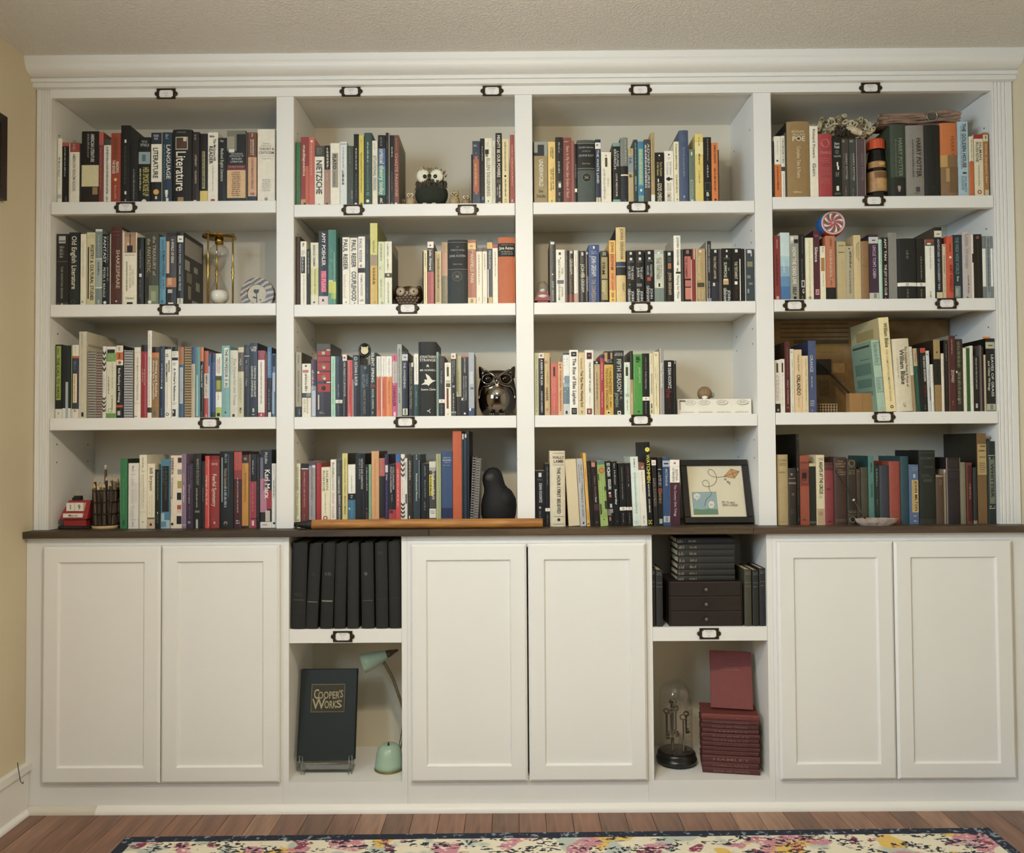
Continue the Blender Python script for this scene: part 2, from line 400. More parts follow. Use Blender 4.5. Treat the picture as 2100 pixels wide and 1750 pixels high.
def cabinet(label, x0, x1, doors):
    t = thing('base_cabinet', label, 'cabinet', ((x0 + x1) / 2, LY, 0), 'door cabinets under the dark countertop')
    cx = (x0 + x1) / 2
    def L(mb): return mb.xf(Matrix.Translation((-cx, -LY, 0)))
    fm = MB(); a, b = doors[0][0] + .012, doors[-1][1] - .012
    fm.box(x0, a, LY, LY + .02, .0, ZU); fm.box(b, x1, LY, LY + .02, .0, ZU); fm.box(a, b, LY, LY + .02, .0, zd0 + .012); fm.box(a, b, LY, LY + .02, zd1 - .012, ZU)
    L(fm).build('face_frame', PAINT, t)
    L(MB().box(x0, x1, LY + .0205, DEP, .0, .02).box(x0, x0 + .016, LY + .0205, DEP, .02, ZU).box(x1 - .016, x1, LY + .0205, DEP, .02, ZU).box(x0 + .016, x1 - .016, DEP - .01, DEP, .02, ZU)).build('body', PAINT, t)
    for d0, d1 in doors:
        r = .05; y0, y1 = LY - .020, LY - .0008
        fr = MB(); c = .007
        o = [(d0, zd0), (d1, zd0), (d1, zd1), (d0, zd1)]; i1 = [(d0 + c, zd0 + c), (d1 - c, zd0 + c), (d1 - c, zd1 - c), (d0 + c, zd1 - c)]
        i2 = [(d0 + r, zd0 + r), (d1 - r, zd0 + r), (d1 - r, zd1 - r), (d0 + r, zd1 - r)]; q = r + .005
        i3 = [(d0 + q, zd0 + q), (d1 - q, zd0 + q), (d1 - q, zd1 - q), (d0 + q, zd1 - q)]
        rings = [(o, y1), (o, y0 + c * .8), (i1, y0), (i2, y0), (i3, y0 + .008)]
        vs = [(x, y, z) for pts, y in rings for x, z in pts]
        fs = [(k * 4 + i, k * 4 + (i + 1) % 4, k * 4 + 4 + (i + 1) % 4, k * 4 + 4 + i) for k in range(4) for i in range(4)]
        fr.add(vs, fs)
        dr = L(fr).build('door', PAINT, t)
        L(MB().box(d0 + q - .004, d1 - q + .004, y0 + .008, y1 - .004, zd0 + q - .004, zd1 - q + .004)).build('panel', PAINT, dr)
    return t
b1, b2, b3, b4 = CX[0] - .018, CX[1] + .018, CX[2] - .018, CX[3] + .018
cabinet('white two-door base cabinet between side wall and mint lamp cubby', XL + .001, b1 - .0005, DX[0:2])
cabinet('white two-door base cabinet between the lamp cubby and key dome cubby', b2 + .0005, b3 - .0005, DX[2:4])
cabinet('white two-door base cabinet between key dome cubby and side wall', b4 + .0005, XR - .001, DX[4:6])
def cubby(label, x0, x1, o0, o1):
    t = thing('open_cabinet', label, 'cabinet', ((x0 + x1) / 2, LY, 0), 'open cubby cabinets')
    cx = (x0 + x1) / 2
    def L(mb): return mb.xf(Matrix.Translation((-cx, -LY, 0)))
    L(MB().box(x0, o0, LY, DEP, 0, ZU)).build('side_panel', PAINT, t); L(MB().box(o1, x1, LY, DEP, 0, ZU)).build('side_panel', PAINT, t)
    L(MB().box(o0, o1, DEP - .012, DEP, .0, ZU)).build('back_panel', mat('d8cdb2', .8, 0, .03, 5), t)
    L(MB().box(o0, o1, LY + .0006, DEP - .0125, .0, zcf)).build('bottom_board', PAINT, t)
    L(MB().cbox(o0 + .0006, o1 - .0006, LY + .0006, LY + .02, zs0, zs1, .001).box(o0 + .0006, o1 - .0006, LY + .02, DEP - .0125, zs1 - .02, zs1)).build('shelf', PAINT, t)
cubby('white open cubby holding the black volumes and mint lamp', b1, b2, CX[0], CX[1])
cubby('white open cubby holding the drawer box and key dome', b3, b4, CX[2], CX[3])
# ------------------------------------------------------------------ rug
def rug_mat():
    m, n, l, b = newmat('rug_field'); tc = n.new('ShaderNodeTexCoord')
    def noise(sc, det, off, stretch=(1, 1, 1)):
        mp = n.new('ShaderNodeMapping'); mp.inputs['Location'].default_value = off; mp.inputs['Scale'].default_value = stretch
        z = n.new('ShaderNodeTexNoise'); z.inputs['Scale'].default_value = sc; z.inputs['Detail'].default_value = det
        l.new(tc.outputs['Object'], mp.inputs[0]); l.new(mp.outputs[0], z.inputs[0]); return z.outputs['Fac']
    def thr(s, a, w=.015):
        r = n.new('ShaderNodeMapRange'); r.inputs['From Min'].default_value = a; r.inputs['From Max'].default_value = a + w; l.new(s, r.inputs['Value']); return r.outputs[0]
    def mix(f, a, h):
        x = n.new('ShaderNodeMix'); x.data_type = 'RGBA'; l.new(f, x.inputs['Factor'])
        if isinstance(a, str): x.inputs['A'].default_value = lin(hexc(a)) + (1,)
        else: l.new(a, x.inputs['A'])
        x.inputs['B'].default_value = lin(hexc(h)) + (1,); return x.outputs['Result']
    def mul(a, c):
        x = n.new('ShaderNodeMath'); x.operation = 'MULTIPLY'; l.new(a, x.inputs[0]); l.new(c, x.inputs[1]); return x.outputs[0]
    fine = noise(70, 3, (3, 1, 0), (1, 1.6, 1))
    c = mix(thr(noise(9, 2, (0, 0, 0)), .55, .05), 'e6ddc4', 'b8c0b4')
    c = mix(thr(noise(7, 1, (5, 2, 0)), .58, .02), c, 'e0bc66')
    c = mix(mul(thr(noise(8, 1, (9, 4, 0)), .57, .02), thr(fine, .40)), c, 'c88a96')
    c = mix(mul(thr(noise(11, 1, (19, 7, 0)), .62, .02), thr(fine, .44)), c, '8c3c54')
    c = mix(mul(thr(noise(10, 3, (2, 8, 0), (1, 2.4, 1)), .50, .02), thr(fine, .52)), c, '232a38')
    l.new(c, b.inputs['Base Color']); b.inputs['Roughness'].default_value = .95
    bp = n.new('ShaderNodeBump'); bp.inputs['Strength'].default_value = .7; bp.inputs['Distance'].default_value = .004; l.new(fine, bp.inputs['Height']); l.new(bp.outputs[0], b.inputs['Normal'])
    return m
def border_mat():
    m, n, l, b = newmat('rug_border'); tc = n.new('ShaderNodeTexCoord')
    z = n.new('ShaderNodeTexNoise'); z.inputs['Scale'].default_value = 60; z.inputs['Detail'].default_value = 3; l.new(tc.outputs['Object'], z.inputs[0])
    r = n.new('ShaderNodeValToRGB'); r.color_ramp.elements[0].position = .58; r.color_ramp.elements[0].color = lin(hexc('1e2636')) + (1,)
    r.color_ramp.elements[1].position = .66; r.color_ramp.elements[1].color = lin(hexc('8a98a4')) + (1,)
    l.new(z.outputs['Fac'], r.inputs[0]); l.new(r.outputs[0], b.inputs['Base Color']); b.inputs['Roughness'].default_value = .95
    return m
ra, rb_ = unz(258, 1717, .008), unz(2028, 1698, .008)
rx0, rx1, ry1 = ra.x, rb_.x, (ra.y + rb_.y) / 2; ry0 = ry1 - 2.1
rg = thing('area_rug', 'multicoloured distressed floral area rug with navy border on the floor', 'rug', ((rx0 + rx1) / 2, ry1, 0))
rg.rotation_euler = (0, 0, math.atan2(rb_.y - ra.y, rb_.x - ra.x))
hw = (rx1 - rx0) / 2; bw = .035
MB().box(-hw, hw, -bw, 0, .0006, .008).box(-hw, hw, -2.1, -2.1 + bw, .0006, .008).box(-hw, -hw + bw, -2.1 + bw, -bw, .0006, .008).box(hw - bw, hw, -2.1 + bw, -bw, .0006, .008).build('border', border_mat(), rg)
MB().box(-hw + bw, hw - bw, -2.1 + bw, -bw, .0006, .009).build('field', rug_mat(), rg)
# ------------------------------------------------------------------ books
CROPS = {1: dict(zip('ABCDEFGH', [(100, 190, 7), (330, 190, 7), (590, 190, 7), (820, 190, 7), (1080, 190, 7), (1310, 190, 7), (1570, 180, 7), (1790, 180, 7)])),
         2: dict(zip('ABCDEFGH', [(100, 430, 7.608), (330, 430, 7.5), (590, 430, 7.608), (820, 430, 7.608), (1080, 430, 7.608), (1310, 430, 7.608), (1570, 420, 7.608), (1790, 420, 7.608)])),
         3: dict(zip('ABCDEFGH', [(100, 650, 7.292), (330, 650, 7.292), (590, 650, 7.292), (820, 650, 7.292), (1080, 650, 7.292), (1310, 650, 7.292), (1580, 640, 7.292), (1800, 640, 7.292)])),
         4: dict(zip('ABCDEFGH', [(100, 870, 7.292), (330, 870, 7.292), (590, 870, 7.292), (820, 870, 7.292), (1080, 870, 7.292), (1310, 870, 7.292), (1580, 860, 7.292), (1800, 860, 7.292)]))}
NAMED = {'black': '1e1c1a', 'charcoal': '3a3835', 'grey': '8a8884', 'pale grey': 'c0bcb4', 'white': 'f2eee6', 'cream': 'eadfc2', 'tan': 'c4a878', 'brown': '7a5438',
         'dark brown': '40302a', 'red': 'b43a38', 'maroon': '6c2c2c', 'rust': 'a44c34', 'orange': 'd8743c', 'coral': 'd06a5a', 'yellow': 'e0c458', 'ochre': 'b8904c',
         'olive': '6c684a', 'green': '3f8048', 'dark green': '2c3c30', 'sage': '8ea084', 'mint': 'b4dcc8', 'teal': '3f7a74', 'dark teal': '2c4a50', 'blue': '3c74b0',
         'light blue': 'a4c4d4', 'slate blue': '4a586c', 'navy': '28344c', 'purple': '503458', 'lavender': '94809c', 'pink': 'd8608c', 'silver': 'b0b4bc', 'gold': 'd0ac60'}
NAMED = {k: hexc(v) for k, v in NAMED.items()}
def cname(h):
    c = hexc(h); return min(NAMED, key=lambda k: sum((a - b) ** 2 * w for a, b, w in zip(c, NAMED[k], (1., 1.2, 1.))))
def lum(h): c = hexc(h); return .3 * c[0] + .59 * c[1] + .11 * c[2]
ROWN = {1: 'top shelf', 2: 'second shelf', 3: 'third shelf', 4: 'countertop'}
def soft(h, k=.14):
    # printed and cloth colours are a little duller than pure pigment
    c_ = hexc(h); m_ = .62 if max(c_) < .30 else .80 if max(c_) < .45 else 1.; c_ = tuple(x * m_ for x in c_); g = .3 * c_[0] + .59 * c_[1] + .11 * c_[2]
    return ''.join('%02x' % int(round(255 * max(0, min(1, (x + (g - x) * k) * (1, .995, .97)[i])))) for i, x in enumerate(c_))
class Flat:
    # flat print laid on a spine: u across, v down, both in percent
    def __init__(s, w, h, bulge): s.w, s.h, s.b, s.mb, s.mats, s.layer = w, h, bulge, MB(), [], 0
    def mi(s, h):
        m = flat(soft(h))
        if m not in s.mats: s.mats.append(m)
        return s.mats.index(m)
    def pt(s, u, v):
        t = 2 * u / 100 - 1
        return (s.w * (u / 100 - .5), -s.b * (1 - t * t) - .00025 - .00009 * s.layer, s.h * (1 - v / 100))
    def poly(s, uv, col, fs=None):
        s.mb.add([s.pt(u, v) for u, v in uv], fs or [tuple(range(len(uv)))], s.mi(col))
    def rect(s, u0, u1, v0, v1, col):
        s.layer += 1; n = 6 if s.b > 1e-6 and u1 - u0 > 15 else 1
        pts = [(u0 + (u1 - u0) * i / n, v) for v in (v1, v0) for i in range(n + 1)]
        s.poly(pts, col, [(i, i + 1, n + 2 + i, n + 1 + i) for i in range(n)])
    def circ(s, u, v, r, col):
        s.layer += 1; a = s.w / s.h; v = max(min(v, 99.5 - r * a), .5 + r * a)
        s.poly([(u + r * math.cos(t * math.pi / 8), v - r * a * math.sin(t * math.pi / 8)) for t in range(16)], col)
    def text(s, kind, v0, v1, u0, u1, col, txt):
        vs, fs, L = text2d(txt)
        if not vs: return
        if kind == 'v': uv = [(u0 + y * (u1 - u0), v0 + x / L * (v1 - v0)) for x, y in vs]
        else: uv = [(u0 + x / L * (u1 - u0), v1 - y * (v1 - v0)) for x, y in vs]
        s.poly(uv, col, fs)
    def dash(s, kind, v0, v1, u0, u1, col, rnd):
        # print too small to read: word-like runs of strokes
        if kind == 'p':
            v = v0; step = 1.1 * .0016 / s.h * 100
            while v < v1:
                for _ in range(rnd.randint(3, 8)):
                    if v + step * .6 > min(v1, 99.6): v = v1 + 1; break
                    g = rnd.uniform(.45, 1.); s.poly([(u0, v + step * .6), (u0 + (u1 - u0) * g, v + step * .6), (u0 + (u1 - u0) * g, v), (u0, v)], col); v += step
                v += step * 1.2
        else:
            ln = max(1, int(round((v1 - v0) / 2.6))); lh = (v1 - v0) / ln; step = .0018 / s.w * 100
            for i in range(ln):
                u = u0 + rnd.uniform(0, .12) * (u1 - u0); ue = u1 - rnd.uniform(0, .15) * (u1 - u0)
                while u < ue:
                    for _ in range(rnd.randint(3, 7)):
                        if u >= ue: break
                        g = rnd.uniform(.4, .62); a = v0 + i * lh + lh * .72
                        s.poly([(u, a), (u + step * .62, a), (u + step * .62, a - lh * g), (u, a - lh * g)], col); u += step
                    u += step
def cover_mesh(w, h, dep, t, bulge, bands, base, side, hard):
    # U-shaped wrap: spine in front (y=0), two boards; spine split into colour bands
    k = 6 if bulge > 1e-6 else 2
    out = [(-w / 2, dep), (-w / 2, .0012 if not hard else .003)]
    for i in range(k + 1):
        u = i / k; q = 2 * u - 1; e = .0006 if i in (0, k) else 0
        out.append((w * (u - .5) * (1 - (.02 if i in (0, k) else 0)), -bulge * (1 - q * q) + e))
    out += [(w / 2, .0012 if not hard else .003), (w / 2, dep)]
    inn = [(-w / 2 + t, dep), (-w / 2 + t, t + .001)] + [((w - 2 * t) * (i / k - .5), t + .001 - bulge * (1 - (2 * i / k - 1) ** 2)) for i in range(k + 1)] + [(w / 2 - t, t + .001), (w / 2 - t, dep)]
    lv = sorted({0., 100.} | {b[0] for b in bands} | {b[1] for b in bands}); lv = [v for v in lv if 0 <= v <= 100]
    cols = []
    for a, b in zip(lv, lv[1:]):
        c = base
        for b0, b1, bc_ in bands:
            if b0 <= (a + b) / 2 <= b1: c = bc_
        cols.append(c)
    mats = [mat(soft(side), .55 if hard else .4, 0, .12, 60)]
    mb = MB(); n = len(out); zs = [h * (1 - v / 100) for v in lv]
    mb.v = [(x, y, z) for z in zs for x, y in out] + [(x, y, z) for z in (h, 0) for x, y in inn]
    ib = len(zs) * n
    for j in range(len(zs) - 1):
        m = mat(soft(cols[j]), .6 if hard else .38, 0, .12, 60)
        if m not in mats: mats.append(m)
        mi = mats.index(m)
        for i in range(n - 1):
            mb.f.append((j * n + i, (j + 1) * n + i, (j + 1) * n + i + 1, j * n + i + 1)); mb.m.append(0 if i in (0, n - 2) else mi); mb.sm.append(False)
    last = (len(zs) - 1) * n
    for i in range(n - 1):
        mb.f.append((i, i + 1, ib + i + 1, ib + i)); mb.m.append(0); mb.sm.append(False)
        mb.f.append((last + i, ib + n + i, ib + n + i + 1, last + i + 1)); mb.m.append(0); mb.sm.append(False)
        mb.f.append((ib + i, ib + i + 1, ib + n + i + 1, ib + n + i)); mb.m.append(0); mb.sm.append(False)
    for e in (0, n - 1):
        q = [ib + e, ib + n + e, last + e, e]
        mb.f.append(tuple(q if e == 0 else q[::-1])); mb.m.append(0); mb.sm.append(False)
    return mb, mats
PAGE = mat('d8c8a4', .8, 0, .10, 300)
def build_book(root, w, h, dep, base, fl, ops, rnd, camside):
    hard = 'h' in fl; t = min(.0026 if hard else .0008, w * .2); bulge = min(.004, w * .10) if hard else 0.
    side = base; coil = None
    for f_ in fl:
        if f_.startswith('s:'): side = f_[2:]
        if f_.startswith('w:'): coil = f_[2:]
    bands = []; prints = []; sides = []; tabs = []
    for o in ops:
        k = o[0]
        if k == 'b': q = o.split(); bands.append((float(q[1]), float(q[2]), q[3]))
        elif k == 's': sides.append(o.split()[1:])
        elif k == 'k': tabs.append(o.split()[1:])
        else: prints.append(o)
    if coil:      # wire-bound notebook
        MB().box(-w / 2 + .001, w / 2 - .001, .006, dep, 0, h).build('page_block', mat(base, .7, 0, .15, 200), root)
        MB().box(-w / 2 + .0003, -w / 2 + .0010, .004, dep + .002, 0, h + .002).box(w / 2 - .0010, w / 2 - .0003, .004, dep + .002, 0, h + .002).build('cover', mat('b8b0a4', .5), root)
        cm = MB(); n = int(h / .0085)
        for i in range(n):
            z = (i + .5) * h / n
            cm.tube([((w / 2 - .0016) * math.cos(a * math.pi / 6), .006 - .006 * math.sin(a * math.pi / 6), z + .0006 * a / 6) for a in range(7)], .0011, 5)
        cm.build('wire_binding', mat(coil, .35, .3), root)
        return
    if 'f' in fl:  # shelved with its page edges facing out
        MB().box(-w / 2 + .001, w / 2 - .001, .001, dep - .002, 0.0005, h - .001).build('page_block', PAGE, root)
        MB().box(-w / 2, -w / 2 + .001, 0, dep, 0, h).box(w / 2 - .001, w / 2, 0, dep, 0, h).box(-w / 2 + .001, w / 2 - .001, dep - .002, dep, 0, h).build('cover', mat('6c4c34'), root)
        return
    mb, mats = cover_mesh(w, h, dep, t, bulge, bands, base, side, hard)
    mb.build('cover', mats, root)
    ins = .003 if hard else .0004
    if w > .004: MB().box(-w / 2 + t, w / 2 - t, t + .001, dep - ins - .001, ins, h - ins).build('page_block', PAGE, root)
    fp = Flat(w, h, bulge); lay = 0; ft = Flat(w, h, bulge); ft.layer = 14
    for o in prints:
        k = o[0]
        if k == 'r': q = o.split(); fp = Flat(w, h, bulge); fp.layer = lay; fp.rect(*[float(x) for x in q[1:5]], q[5]); lay += 1; fp.mb.build('panel_or_sheen', fp.mats, root)  # printed panels; some rects paint a glossy spine's sheen into its colour
        elif k == 'c': q = o.split(); fp = Flat(w, h, bulge); fp.layer = lay; fp.circ(float(q[1]), float(q[2]), float(q[3]), q[4]); lay += 1; fp.mb.build('spine_emblem', fp.mats, root)
        elif k in 'vh': q = o.split(' ', 6); ft.text(k, *[float(x) for x in q[1:5]], q[5], q[6])
        elif k in 'pq':
            q = o.split()[1:]; v0, v1 = float(q[0]), float(q[1]); u0, u1 = (float(q[2]), float(q[3])) if len(q) > 3 else (40., 60.)
            col = q[4] if len(q) > 4 else ('8a8478' if lum(base) < .45 else 'a09888'); ft.dash(k, v0, v1, u0, u1, col, rnd)
        elif k == 'z':
            q = o.split(); v0, v1, n = float(q[1]), float(q[2]), int(q[3])
            for i in range(n):
                a = v0 + (v1 - v0) * i / n; e = (v1 - v0) / n * .45; d = (v1 - v0) / n * .5
                ft.poly([(2, a + e), (50, a + e + d), (50, a + d), (2, a)], q[4]); ft.poly([(50, a + e + d), (98, a + e), (98, a), (50, a + d)], q[4])
        elif k == 'x':
            q = o.split(); u0, u1, v0, v1 = [float(x) for x in q[1:5]]
            bird = [(0, .88), (.25, .68), (.22, .5), (.42, .5), (.30, .05), (.55, .22), (.74, .52), (1, .58), (.78, .68), (.62, .82), (.5, .98), (.42, .88), (.3, .86)]
            ft.poly([(u0 + (u1 - u0) * x, v0 + (v1 - v0) * y) for x, y in bird][::-1], q[5])
    if ft.mb.f:
        lo = ft.mb.build('lettering', ft.mats, root)
        lo['kind'] = 'stuff'
    if sides:
        sm = MB(); ml = []
        for i, (a, b, c, d, col) in enumerate(sides):
            a, b, c, d = [float(x) / 100 for x in (a, b, c, d)]; x = camside * (w / 2 + .0003 + .0001 * i); m = flat(col)
            if m not in ml: ml.append(m)
            v = [(x, a * dep, h * (1 - d)), (x, b * dep, h * (1 - d)), (x, b * dep, h * (1 - c)), (x, a * dep, h * (1 - c))]
            sm.add(v, [(0, 1, 2, 3) if camside > 0 else (3, 2, 1, 0)], ml.index(m))
        sm.build('cover_print', ml, root)['kind'] = 'stuff'
    for a, b, hh, col in tabs:
        MB().box(w * (float(a) / 100 - .5), w * (float(b) / 100 - .5), .02, .0205, h - .02, h + float(hh) * .0012).build('sticky_tab', mat(col), root)
def feature(b):
    base, ops = b['col'], b['ops']; f = []
    bands = [o.split() for o in ops if o[0] == 'b']; rects = [o.split() for o in ops if o[0] == 'r']
    for q in bands:
        a, e = float(q[1]), float(q[2])
        if cname(q[3]) == cname(base) or e - a < 2.5: continue
        f.append((e - a, cname(q[3]) + (' head band' if a < 12 and e < 60 else ' foot band' if e > 88 and a > 40 else ' middle band')))
    for q in rects:
        if (float(q[2]) - float(q[1])) * (float(q[4]) - float(q[3])) > 500 and cname(q[5]) != cname(base): f.append((9, cname(q[5]) + ' spine patch'))
    f.sort(key=lambda x: -x[0]); out = []
    for _, s in f:
        if s not in out: out.append(s)
    tx = [o.split(' ', 6) for o in ops if o[0] in 'vh']
    if tx:
        big = max(tx, key=lambda q: (float(q[2]) - float(q[1])) * (float(q[4]) - float(q[3]))); out.append(cname(big[5]) + ' lettering')
    return out
